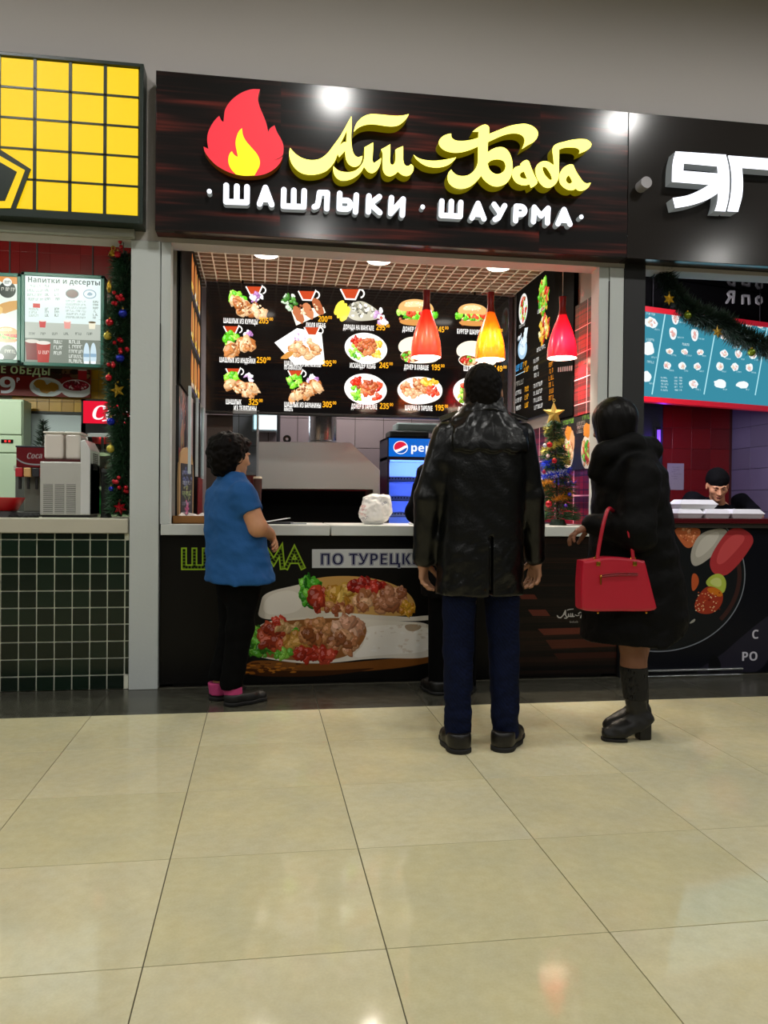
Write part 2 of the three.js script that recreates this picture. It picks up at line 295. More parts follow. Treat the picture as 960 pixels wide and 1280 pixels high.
yellow([[445, 545, 1], [500, 515], [555, 482, 1], [555, 600], [552, 690], [565, 725], [590, 728], [610, 700], [618, 640], [615, 550, 1], [660, 525], [710, 505, 1], [710, 600], [712, 680], [730, 730], [770, 745], [805, 720, 1], [833, 750], [830, 800], [800, 845], [750, 865], [695, 850], [645, 812, 1], [610, 845], [550, 868], [500, 850], [470, 800], [462, 700], [462, 590]], c2);
yellow([[118, 335, 1], [130, 280], [160, 220], [220, 160], [300, 125], [380, 122], [500, 132], [620, 142], [700, 138], [778, 120, 1], [755, 165], [700, 225], [640, 260], [570, 270], [480, 262], [380, 248], [300, 246], [220, 262], [160, 295]], c2);
yellow([[103, 420, 1], [150, 455], [220, 478], [330, 488], [430, 478], [500, 465], [570, 450, 1], [540, 490], [480, 535], [400, 560], [320, 562], [230, 540], [160, 495], [125, 460]], c3);
yellow([[-250, 211, 1], [-244, 258], [-200, 291], [-112, 299], [-24, 288], [64, 264], [205, 215], [330, 165], [450, 120], [560, 98], [650, 95], [740, 130], [790, 190], [785, 250], [740, 310], [670, 350], [597, 398, 1], [625, 330], [630, 280], [600, 235], [540, 212], [440, 215], [330, 250], [195, 312], [72, 366], [-24, 407], [-156, 440], [-266, 434], [-354, 396], [-396, 341], [-392, 291], [-354, 247], [-299, 220]], c4);
yellow([[5, 190, 1], [60, 145], [120, 112], [165, 103], [200, 125], [207, 170], [200, 250], [192, 320], [188, 440], [184, 570, 1], [150, 650], [108, 720, 1], [42, 797], [-35, 852], [-134, 874], [-222, 852], [-277, 803], [-293, 748], [-282, 682], [-250, 641, 1], [-233, 665], [-189, 704], [-123, 720], [-46, 709], [20, 660], [64, 583], [72, 480], [72, 350], [78, 190, 1]], c4, [], 0.0012);
yellow([[186, 437, 1], [240, 400], [310, 375], [380, 378], [435, 420], [470, 490], [487, 580], [480, 680], [450, 760], [400, 815], [320, 845], [250, 840], [180, 800], [130, 750], [108, 712, 1], [120, 600, 1]], c4, [[[187, 570, 1], [220, 540], [280, 522], [340, 525], [385, 550], [402, 595], [390, 650], [350, 685], [300, 698], [250, 680], [210, 640]]], 0.0006);
yellow([[580, 575, 1], [620, 540], [660, 528], [685, 545, 1], [720, 640], [760, 730], [785, 780], [780, 810], [740, 845], [705, 862, 1], [690, 820, 1], [640, 832], [580, 825], [520, 790], [482, 720], [485, 660], [520, 615], [585, 592, 1]], c4, [[[575, 705], [590, 680], [625, 668, 1], [645, 720], [660, 755, 1], [620, 750], [585, 735]]]);
yellow([[97, 510], [115, 450], [160, 405], [220, 388], [280, 400], [325, 430], [345, 440, 1], [335, 330], [325, 240], [340, 190], [390, 155], [480, 130], [580, 105], [700, 93], [790, 105], [845, 155], [830, 205], [770, 250], [680, 290, 1], [688, 250], [660, 220], [580, 207], [480, 212], [415, 235, 1], [415, 330], [413, 450], [412, 580], [395, 650], [350, 710], [280, 745], [210, 730], [150, 670], [110, 590]], c5, [[[195, 470], [230, 470], [280, 530], [310, 590], [318, 630], [300, 640], [260, 610], [215, 550]]]);
yellow([[415, 600], [430, 540], [470, 480], [530, 440], [580, 430], [605, 440, 1], [640, 520], [690, 600], [740, 665], [780, 685], [838, 675, 1], [810, 730], [760, 770], [700, 785], [660, 775], [635, 755, 1], [600, 775], [530, 770], [470, 735], [425, 680]], c5, [[[508, 640], [520, 600], [545, 578, 1], [570, 620], [590, 665, 1], [560, 688], [525, 675]]]);
const flameFace = glow(0xff2f40, 1.0, 0x550808), flameSide = glow(0x8a4a00, 0.12, 0x6b3a05), coreFace = glow(0xffef10, 1.25, 0x4a4000);
const flame = letter('flame', [[640, 92, 1], [620, 180], [635, 260], [680, 370], [705, 440], [722, 520, 1], [740, 485], [785, 452, 1], [810, 520], [850, 590], [875, 660], [865, 752], [820, 785], [770, 802, 1], [820, 790], [868, 765, 1], [840, 830], [770, 900], [690, 940], [600, 958], [500, 960], [400, 945], [300, 910], [200, 850], [130, 780], [90, 720], [75, 665, 1], [125, 690, 1], [112, 600], [120, 530], [150, 460], [190, 400], [232, 358, 1], [255, 405], [275, 420, 1], [280, 370], [290, 300], [330, 230], [390, 170], [470, 120], [560, 92]], c6, SIGN + 0.06, 0.06, flameFace, flameSide, [], sign, 'red flame');
letter('flame_core', [[460, 480, 1], [470, 550], [500, 610], [560, 680], [610, 740], [637, 800], [635, 860], [610, 910], [585, 955, 1], [480, 958], [400, 945, 1], [350, 890], [325, 830], [325, 770], [340, 730], [358, 712, 1], [385, 750], [420, 770, 1], [405, 700], [395, 630], [405, 570], [430, 510]], c6, SIGN + 0.066, 0.012, coreFace, flameSide, [], sign, 'yellow heart of the flame');
// the white line of rounded letters
const WF = SIGN + 0.055;
function whiteLetter(strokes, crop, r = 0.0165) {
  const fronts = [], sides = [];
  for (const s of strokes) { const pts = px(s, crop, WF).map(([x, y]) => V(x, y, 0)); sides.push(...stroke(pts, r, 0.052, WF - 0.003)); fronts.push(...stroke(pts, r * 0.97, 0.004, WF)); }
  const m = wpart('letter', sides, whiteSide, sign); wpart('letter_face', fronts, whiteFace, m);
}
const arc = (cx, cy, rx, ry, a0, a1, n = 8) => Array.from({ length: n + 1 }, (_, i) => { const a = lerp(a0, a1, i / n) * Math.PI / 180; return [cx + rx * Math.cos(a), cy + ry * Math.sin(a)]; });
const d1 = [250, 220, 3.692], d2 = [510, 235, 4.174];
whiteLetter([[[43, 70], [43.1, 70.1]]], d1, 0.014);
whiteLetter([[[121, 43], [120, 118], [216, 121], [217, 50]], [[170, 47], [169, 118]]], d1);
whiteLetter([[[275, 128], [302, 53], [331, 131]], [[288, 106], [318, 108]]], d1);
whiteLetter([[[387, 63], [385, 138], [479, 142], [481, 68]], [[433, 66], [432, 140]]], d1);
whiteLetter([[[528, 142], [541, 137], [547, 115], [552, 76], [588, 77], [585, 150]]], d1);
whiteLetter([[[645, 80], [643, 150], [672, 152], ...arc(676, 132, 18, 20, 80, -80), [646, 112]], [[722, 88], [718, 165]]], d1);
whiteLetter([[[780, 92], [777, 165]], [[828, 95], [785, 128], [830, 168]]], d1);
whiteLetter([[[884, 100], [880, 172], [938, 106], [934, 180]]], d1);
whiteLetter([[[77, 98], [77.1, 98.1]]], d2, 0.014);
whiteLetter([[[177, 68], [174, 142], [273, 147], [276, 75]], [[227, 70], [225, 144]]], d2);
whiteLetter([[[334, 155], [366, 80], [397, 160]], [[346, 135], [386, 138]]], d2);
whiteLetter([[[450, 85], [480, 128]], [[505, 92], [472, 155], [455, 163]]], d2);
whiteLetter([[[562, 170], [565, 95], [590, 96], ...arc(590, 117, 20, 20, -80, 80), [566, 137]]], d2);
whiteLetter([[[655, 175], [660, 100], [695, 145], [732, 105], [728, 182]]], d2);
whiteLetter([[[783, 186], [815, 112], [846, 188]], [[796, 166], [834, 169]]], d2);
whiteLetter([[[905, 150], [905.1, 150.1]]], d2, 0.014);
areaLight('sign_yellow_light', 0xffe95a, 1.2, 1.6, 0.35, V(1.15, 3.3, YF + 0.01), V(0, 0, 1));
areaLight('sign_white_light', 0xf2f4ff, 0.9, 1.9, 0.12, V(0.85, 2.98, WF + 0.01), V(0, 0, 1));
areaLight('sign_flame_light', 0xff4030, 0.8, 0.35, 0.4, V(-0.15, 3.3, SIGN + 0.08), V(0, 0, 1));
// ---------------------------------------------------------------- the right stall's sign
const JX0 = SX1 + 0.004, sushiSign = thing('sign', 'dark brown sign with tall glowing white Cyrillic letters beside the ebony sign', 'sign', V(3.6, SY0, (SIGN + FRONT) / 2));
wpart('board', box(JX0, 5.0, SY0, SY1, FRONT, SIGN - 0.004, 0.003), new THREE.MeshPhysicalMaterial({ color: 0x17110c, roughness: 0.5, specularIntensity: 0.2, clearcoat: 0.6, clearcoatRoughness: 0.15, bumpMap: grain, bumpScale: 0.0003 }), sushiSign);
const e1 = [760, 120, 4.8], JF = SIGN + 0.08, jSide = glow(0xdfe6ea, 0.1, 0x8c9292);
letter('letter', [[405, 332, 1], [708, 352, 1], [725, 430], [730, 520], [722, 620], [705, 693, 1], [640, 690, 1], [655, 640], [660, 583, 1], [600, 620], [500, 655], [403, 673, 1], [388, 612, 1], [480, 595], [560, 560], [605, 533, 1], [383, 515, 1], [385, 440], [390, 390]], e1, JF, 0.084, whiteFace, jSide, [[[455, 405, 1], [655, 423, 1], [658, 465, 1], [452, 448, 1]]], sushiSign);
letter('letter', [[720, 357, 1], [1060, 382, 1], [1060, 452, 1], [805, 432, 1], [810, 520], [805, 600], [780, 695, 1], [716, 692, 1], [735, 600], [742, 500], [735, 430]], e1, JF, 0.084, whiteFace, jSide, [], sushiSign);
{ const p = at(808.3, 227.7, JF); wpart('dot', new THREE.CylinderGeometry(0.036, 0.036, 0.084, 28).rotateX(Math.PI / 2).translate(p.x, p.y, JF - 0.042), mat(0xa9a6ab, 0.5), sushiSign, 'unlit round dot'); }
areaLight('sushi_sign_light', 0xf2f4ff, 0.9, 0.6, 0.3, V(3.35, 3.25, JF + 0.01), V(0, 0, 1));
// ---------------------------------------------------------------- the left stall's yellow light box
{
  const a = at(180, 81, SIGN), b = at(180, 281, SIGN), X1 = a.x, Y1 = a.y + 0.0, Y0 = b.y, g = mat(0x10231a, 0.35), pane = glow(0xffd400, 0.92, 0x6a5a00);
  const o = thing('sign', 'yellow light box sign of square panes in a dark green grid', 'sign', V(X1 - 1.2, Y0, (SIGN + FRONT) / 2));
  wpart('housing', box(X1 - 2.4, X1, Y0, Y1, FRONT, SIGN - 0.012, 0.003), g, o);
  const xr = at(174.3, 180, SIGN).x, top = at(174, 85, SIGN).y, bot = at(173, 270.5, SIGN).y, w = 0.1925, h = (top - bot) / 5;
  wpart('frame', [box(xr, X1, Y0, Y1, SIGN - 0.02, SIGN + 0.012, 0.003), box(X1 - 2.4, xr + 0.001, top, Y1, SIGN - 0.02, SIGN + 0.012, 0.003), box(X1 - 2.4, xr + 0.001, Y0, bot, SIGN - 0.02, SIGN + 0.012, 0.003)], g, o);
  const bar = [];
  const pg = box(-w / 2 + 0.009, w / 2 - 0.009, -h / 2 + 0.006, h / 2 - 0.006, -0.012, 0, 0.002), pos = o.position;
  for (let i = 0; i < 11; i++) {
    for (let j = 0; j < 5; j++) part('pane', pg, pane, o).position.set(xr - (i + 0.5) * w - pos.x, bot + (j + 0.5) * h - pos.y, SIGN - 0.002 - pos.z);
    if (i) bar.push(box(xr - i * w - 0.009, xr - i * w + 0.009, bot, top, SIGN - 0.012, SIGN + 0.003));
  }
  for (let j = 1; j < 5; j++) bar.push(box(X1 - 2.35, xr, bot + j * h - 0.006, bot + j * h + 0.006, SIGN - 0.012, SIGN + 0.003));
  wpart('grid', bar, g, o);
  const e0 = [0, 40, 4], F = SIGN + 0.016, flat = (pts) => px(pts, e0, F).map(([x, y]) => new THREE.Vector2(x, y));
  const poly = (name, pts, m, z, d) => wpart(name, extrude(flat(pts), d, 0.001).translate(0, 0, z - d), m, o);
  poly('emblem_border', [[0, 585], [152, 683], [75, 885], [-330, 885], [-330, 600], [-170, 470]], g, F - 0.004, 0.012);
  poly('emblem_ring', [[-5, 616], [124, 690], [52, 880], [-310, 880], [-310, 640], [-160, 520]], pane, F, 0.008);
  poly('emblem_heart', [[-10, 645], [85, 700], [25, 845], [-280, 845], [-280, 665], [-150, 565]], g, F + 0.004, 0.008);
  wpart('trim', box(X1 - 2.4, X1 - 0.06, Y0 - 0.05, Y0 - 0.001, FRONT, FRONT + 0.05, 0.004), mat(0x9b9d93, 0.5), o);
  areaLight('yellow_sign_light', 0xffd400, 0.5, 2.2, 0.85, V(X1 - 1.2, (Y0 + Y1) / 2, SIGN + 0.05), V(0, 0, 1));
}
// ---------------------------------------------------------------- flat prints: food photographs and menus
function blob(c, x, y, rx, ry, col, seed = 1, rough = 0.18, turn = 0) {
  const r = random(seed * 7919 + 13), n = 14; c.fillStyle = col; c.beginPath();
  const k = Array.from({ length: n }, () => 1 - rough + 2 * rough * r());
  for (let i = 0; i <= n; i++) { const a = (i / n) * 2 * Math.PI, q = k[i % n], ex = rx * q * Math.cos(a), ey = ry * q * Math.sin(a), X = x + ex * Math.cos(turn) - ey * Math.sin(turn), Y = y + ex * Math.sin(turn) + ey * Math.cos(turn); i ? c.lineTo(X, Y) : c.moveTo(X, Y); }
  c.fill();
}
const tint = (h, k) => { const c = new THREE.Color(h); return `#${c.multiplyScalar(k).lerp(new THREE.Color(0xffffff), k > 1 ? 0.12 : 0).getHexString()}`; };
function scatter(c, x, y, rx, ry, n, size, cols, seed) {                // a heap of morsels, each with a dark rim and a pale spot, as food looks in print
  const r = random(seed * 31 + 7);
  for (let i = 0; i < n; i++) { const a = r() * 6.283, d = Math.sqrt(r()), X = x + rx * d * Math.cos(a), Y = y + ry * d * Math.sin(a), w = size * (0.6 + 0.8 * r()), h = size * (0.4 + 0.6 * r()), t = r() * 3, col = cols[Math.floor(r() * cols.length)]; blob(c, X + w * 0.1, Y + h * 0.25, w * 1.02, h * 1.02, tint(col, 0.62), i + seed * 17, 0.25, t); blob(c, X, Y, w * 0.94, h * 0.9, col, i + seed * 17, 0.25, t); blob(c, X - w * 0.2, Y - h * 0.25, w * 0.45, h * 0.4, tint(col, 1.35), i + seed * 13, 0.3, t); if (size > 12) for (let k = 0; k < 3; k++) blob(c, X + w * (r() - 0.5), Y + h * (r() - 0.5), w * 0.14, h * 0.12, tint(col, r() < 0.5 ? 0.6 : 1.5), k + i, 0.3); }
}
function poly2(c, pts, col) { c.fillStyle = col; c.beginPath(); pts.forEach(([x, y], i) => (i ? c.lineTo(x, y) : c.moveTo(x, y))); c.closePath(); c.fill(); }
function smoothFill(c, pts, col) { c.fillStyle = col; c.beginPath(); const n = pts.length; c.moveTo((pts[0][0] + pts[n - 1][0]) / 2, (pts[0][1] + pts[n - 1][1]) / 2); for (let i = 0; i < n; i++) { const q = pts[(i + 1) % n]; c.quadraticCurveTo(pts[i][0], pts[i][1], (pts[i][0] + q[0]) / 2, (pts[i][1] + q[1]) / 2); } c.closePath(); c.fill(); }
const MEAT = ['#d99a62', '#c98148', '#e6b483', '#b56a35', '#f0c79a'], LEAF = ['#5fc322', '#8fe038', '#4aa51a', '#b6f060'], TOM = ['#d8331c', '#c22412', '#ee5a38'], ONION = ['#f3e8f3', '#caa0cc', '#ffffff', '#b07ab4'], FRY = ['#f2c33a', '#e8a922', '#ffd968'];
function sauce(c, x, y, s) { poly2(c, [[x - s, y - s * 0.45], [x + s * 0.8, y - s * 0.5], [x + s * 0.45, y + s * 0.5], [x - s * 0.5, y + s * 0.5]], '#b8401e'); c.strokeStyle = '#f4efe8'; c.lineWidth = s * 0.16; c.beginPath(); c.moveTo(x - s, y - s * 0.45); c.lineTo(x - s * 0.5, y + s * 0.5); c.lineTo(x + s * 0.45, y + s * 0.5); c.lineTo(x + s * 0.9, y - s * 0.55); c.arc(x + s * 0.9, y - s * 0.1, s * 0.4, -1.5, 1.4); c.stroke(); }
function dish(c, kind, x, y, s, seed) {                                 // s: half the width of the dish in canvas pixels
  if (kind === 'plate') { c.fillStyle = '#f7f4ee'; c.beginPath(); c.ellipse(x, y, s, s * 0.72, 0.08, 0, 7); c.fill(); c.strokeStyle = '#cfcac0'; c.lineWidth = s * 0.04; c.beginPath(); c.ellipse(x, y, s * 0.78, s * 0.55, 0.08, 0, 7); c.stroke(); scatter(c, x - s * 0.4, y + s * 0.15, s * 0.38, s * 0.34, 26, s * 0.1, LEAF, seed); scatter(c, x + s * 0.5, y + s * 0.05, s * 0.28, s * 0.4, 14, s * 0.12, seed % 2 ? FRY : TOM, seed + 1); scatter(c, x + s * 0.05, y - s * 0.12, s * 0.42, s * 0.34, 40, s * 0.13, ['#b4532c', '#c9693a', '#9c4023', '#d98a55'], seed + 2); scatter(c, x - s * 0.45, y - s * 0.32, s * 0.2, s * 0.14, 7, s * 0.12, TOM, seed + 3); }
  if (kind === 'flat') { smoothFill(c, [[x - s, y - s * 0.2], [x - s * 0.5, y - s * 0.55], [x + s * 0.3, y - s * 0.6], [x + s, y - s * 0.3], [x + s, y + s * 0.3], [x + s * 0.4, y + s * 0.6], [x - s * 0.5, y + s * 0.65], [x - s, y + s * 0.25]], '#f6f2ea'); scatter(c, x - s * 0.25, y - s * 0.1, s * 0.6, s * 0.34, 46, s * 0.13, ['#cf7c48', '#dd9a68', '#b65d33', '#e8b58a'], seed); scatter(c, x + s * 0.45, y - s * 0.35, s * 0.35, s * 0.16, 18, s * 0.1, FRY, seed + 1); scatter(c, x + s * 0.55, y, s * 0.25, s * 0.2, 12, s * 0.12, TOM, seed + 4); }
  if (kind === 'skewer') { sauce(c, x - s * 0.45 + (seed % 3) * s * 0.42, y - s * 0.62, s * 0.42); scatter(c, x - s * 0.5, y - s * 0.25, s * 0.36, s * 0.3, 20, s * 0.17, LEAF, seed); scatter(c, x + s * 0.45, y - s * 0.35, s * 0.25, s * 0.2, 10, s * 0.14, ONION, seed + 1); const up = seed % 2 ? -0.5 : 0.3, rr = random(seed + 5); for (let i = 0; i < 13; i++) { const t = rr() - 0.5, w = rr() - 0.5; scatter(c, x + t * s * 1.45 + s * 0.05, y + s * (0.24 + t * up + w * 0.5), s * 0.04, s * 0.03, 2, s * 0.27, MEAT, seed * 9 + i); } scatter(c, x + s * 0.05, y + s * 0.2, s * 0.75, s * 0.3, 26, s * 0.07, ['#8a4a22', '#f6d9ae', '#d99a62'], seed + 3); }
  if (kind === 'cloth') { poly2(c, [[x - s * 1.15, y - s * 0.1], [x - s * 0.2, y - s * 0.75], [x + s * 0.85, y - s * 0.6], [x + s, y + s * 0.75], [x - s * 0.3, y + s * 0.8]], '#fbfaf6'); poly2(c, [[x - s * 0.9, y - s * 0.05], [x - s * 0.3, y - s * 0.4], [x - s * 0.1, y + s * 0.5]], '#e6e2da'); sauce(c, x + s * 0.45, y - s * 0.65, s * 0.35); scatter(c, x + s * 0.1, y + s * 0.1, s * 0.6, s * 0.32, 30, s * 0.17, MEAT, seed); scatter(c, x - s * 0.1, y - s * 0.4, s * 0.25, s * 0.15, 12, s * 0.1, ONION, seed + 1); blob(c, x - s * 0.6, y + s * 0.42, s * 0.3, s * 0.12, '#c98a40', seed, 0.15, -0.5); }
  if (kind === 'boat') { poly2(c, [[x - s * 0.6, y + s * 0.1], [x + s * 0.9, y - s * 0.1], [x + s * 1.0, y + s * 0.15], [x - s * 0.35, y + s * 0.8]], '#f1ead8'); sauce(c, x + s * 0.15, y - s * 0.6, s * 0.42); scatter(c, x - s * 0.65, y - s * 0.3, s * 0.3, s * 0.3, 16, s * 0.13, ['#3f7a2c', '#e9efe0', '#58963c', '#c9dcc0'], seed); for (let i = 0; i < 3; i++) blob(c, x - s * 0.25 + i * s * 0.45, y + s * (0.3 - i * 0.2), s * 0.2, s * 0.42, ['#b56a44', '#c47a50', '#a85c38'][i], seed + i, 0.1, -0.5); scatter(c, x + s * 0.2, y + s * 0.05, s * 0.6, s * 0.3, 18, s * 0.06, ['#e8c49c', '#8a4a28'], seed); }
  if (kind === 'fish') { sauce(c, x - s * 0.4, y - s * 0.6, s * 0.4); smoothFill(c, [[x - s * 0.7, y + s * 0.1], [x - s * 0.1, y - s * 0.45], [x + s * 0.6, y - s * 0.1], [x + s * 0.9, y + s * 0.25], [x + s * 0.4, y + s * 0.4], [x - s * 0.3, y + s * 0.45]], '#b9b4a0'); scatter(c, x, y, s * 0.6, s * 0.3, 40, s * 0.07, ['#d8d4c4', '#8d8a78', '#efece0', '#5f5c50'], seed); for (let i = 0; i < 3; i++) blob(c, x - s * 0.85 + i * s * 0.12, y - s * 0.05 + i * s * 0.12, s * 0.14, s * 0.34, '#f2e04a', seed + i, 0.08, 0.5); scatter(c, x + s * 0.8, y + s * 0.2, s * 0.25, s * 0.3, 10, s * 0.13, [...ONION, '#c0432a'], seed + 2); }
  if (kind === 'burger') { scatter(c, x, y + s * 0.3, s * 0.75, s * 0.14, 22, s * 0.14, ['#c98148', '#a85a30', '#e6c08a'], seed); scatter(c, x, y + s * 0.08, s * 0.9, s * 0.13, 30, s * 0.15, LEAF, seed + 1); scatter(c, x + s * 0.15, y + s * 0.02, s * 0.6, s * 0.08, 8, s * 0.13, TOM, seed + 2); smoothFill(c, [[x - s * 0.85, y], [x - s * 0.7, y - s * 0.45], [x, y - s * 0.62], [x + s * 0.7, y - s * 0.45], [x + s * 0.85, y], [x, y - s * 0.06]], '#dca868'); smoothFill(c, [[x - s * 0.6, y - s * 0.2], [x - s * 0.4, y - s * 0.48], [x + s * 0.3, y - s * 0.5], [x + s * 0.5, y - s * 0.3], [x, y - s * 0.24]], '#efcf9c'); smoothFill(c, [[x - s * 0.8, y + s * 0.35], [x, y + s * 0.3], [x + s * 0.8, y + s * 0.35], [x + s * 0.6, y + s * 0.58], [x - s * 0.6, y + s * 0.58]], '#c98a48'); scatter(c, x, y - s * 0.35, s * 0.5, s * 0.14, 16, s * 0.025, ['#fff2d6'], seed + 3); }
  if (kind === 'wrap') { smoothFill(c, [[x - s, y - s * 0.25], [x - s * 0.3, y - s * 0.6], [x + s * 0.9, y - s * 0.3], [x + s, y + s * 0.1], [x, y + s * 0.1], [x - s * 0.9, y + s * 0.3]], '#efe3cb'); smoothFill(c, [[x - s * 0.9, y + s * 0.2], [x, y], [x + s, y + s * 0.2], [x + s * 0.85, y + s * 0.6], [x - s * 0.1, y + s * 0.7], [x - s * 0.8, y + s * 0.6]], '#f5ecd9'); blob(c, x - s * 0.4, y + s * 0.38, s * 0.45, s * 0.24, '#7c3f1f', seed, 0.1); scatter(c, x - s * 0.4, y + s * 0.38, s * 0.36, s * 0.18, 26, s * 0.09, [...MEAT, ...LEAF, ...TOM], seed); scatter(c, x + s * 0.25, y - s * 0.2, s * 0.3, s * 0.14, 16, s * 0.08, [...MEAT, ...LEAF], seed + 5); }
}
function words(c, text, x, y, h, col, squeeze = 0.7, align = 'center', font = 'sans-serif', turn = 0) { c.save(); c.translate(x, y); c.rotate(turn); c.scale(squeeze, 1); c.fillStyle = col; c.font = `bold ${h}px ${font}`; c.textAlign = align; c.textBaseline = 'middle'; c.fillText(text, 0, 0); c.restore(); }
function fit(c, text, x, y, h, col, width, turn = 0) { c.save(); c.font = `bold ${h}px sans-serif`; const w = c.measureText(text).width; c.restore(); words(c, text, x, y, h, col, width / w, 'left', 'sans-serif', turn); }
function price(c, text, x, y, h, turn = 0) { fit(c, text, x, y, h * 1.3, '#ffb01e', h * 1.55, turn); fit(c, '00', x + h * 1.62, y - h * 0.28, h * 0.7, '#ffb01e', h * 0.62, turn); }
function scribble(c, x, y, w, h, col, seed, turn = 0) {                 // print too small to be read in the photograph
  const r = random(seed * 101 + 3); c.save(); c.translate(x, y); c.rotate(turn); c.fillStyle = col;
  for (let t = 0; t < w;) { const k = h * (0.3 + 0.35 * r()); if (r() < 0.14) { t += h * 0.4; continue; } c.fillRect(t, -h / 2, h * 0.13, h); c.fillRect(t, r() < 0.5 ? -h / 2 : h / 2 - h * 0.15, k, h * 0.15); if (r() < 0.6) c.fillRect(t + k - h * 0.1, -h / 2, h * 0.13, h * (0.5 + 0.5 * r())); t += k + h * 0.14; }
  c.restore();
}
// a board whose face (0 +x, 1 -x, 4 +z) shows a canvas; lit = how bright a screen it is
function board(name, o, [x0, x1], [y0, y1], [z0, z1], face, tex, lit, rough = 0.12, edge = black) {
  const m = lit ? new THREE.MeshPhysicalMaterial({ color: 0x030303, roughness: rough, specularIntensity: face === 4 ? 0.8 : 1, ior: face === 4 ? 1.5 : 1.06, emissive: 0xffffff, emissiveMap: tex, emissiveIntensity: lit }) : new THREE.MeshPhysicalMaterial({ color: 0xffffff, roughness: rough, map: tex, specularIntensity: 0.4 });
  const ms = Array(6).fill(edge); ms[face] = m;
  return wpart(name, box(x0, x1, y0, y1, z0, z1), ms, o);
}
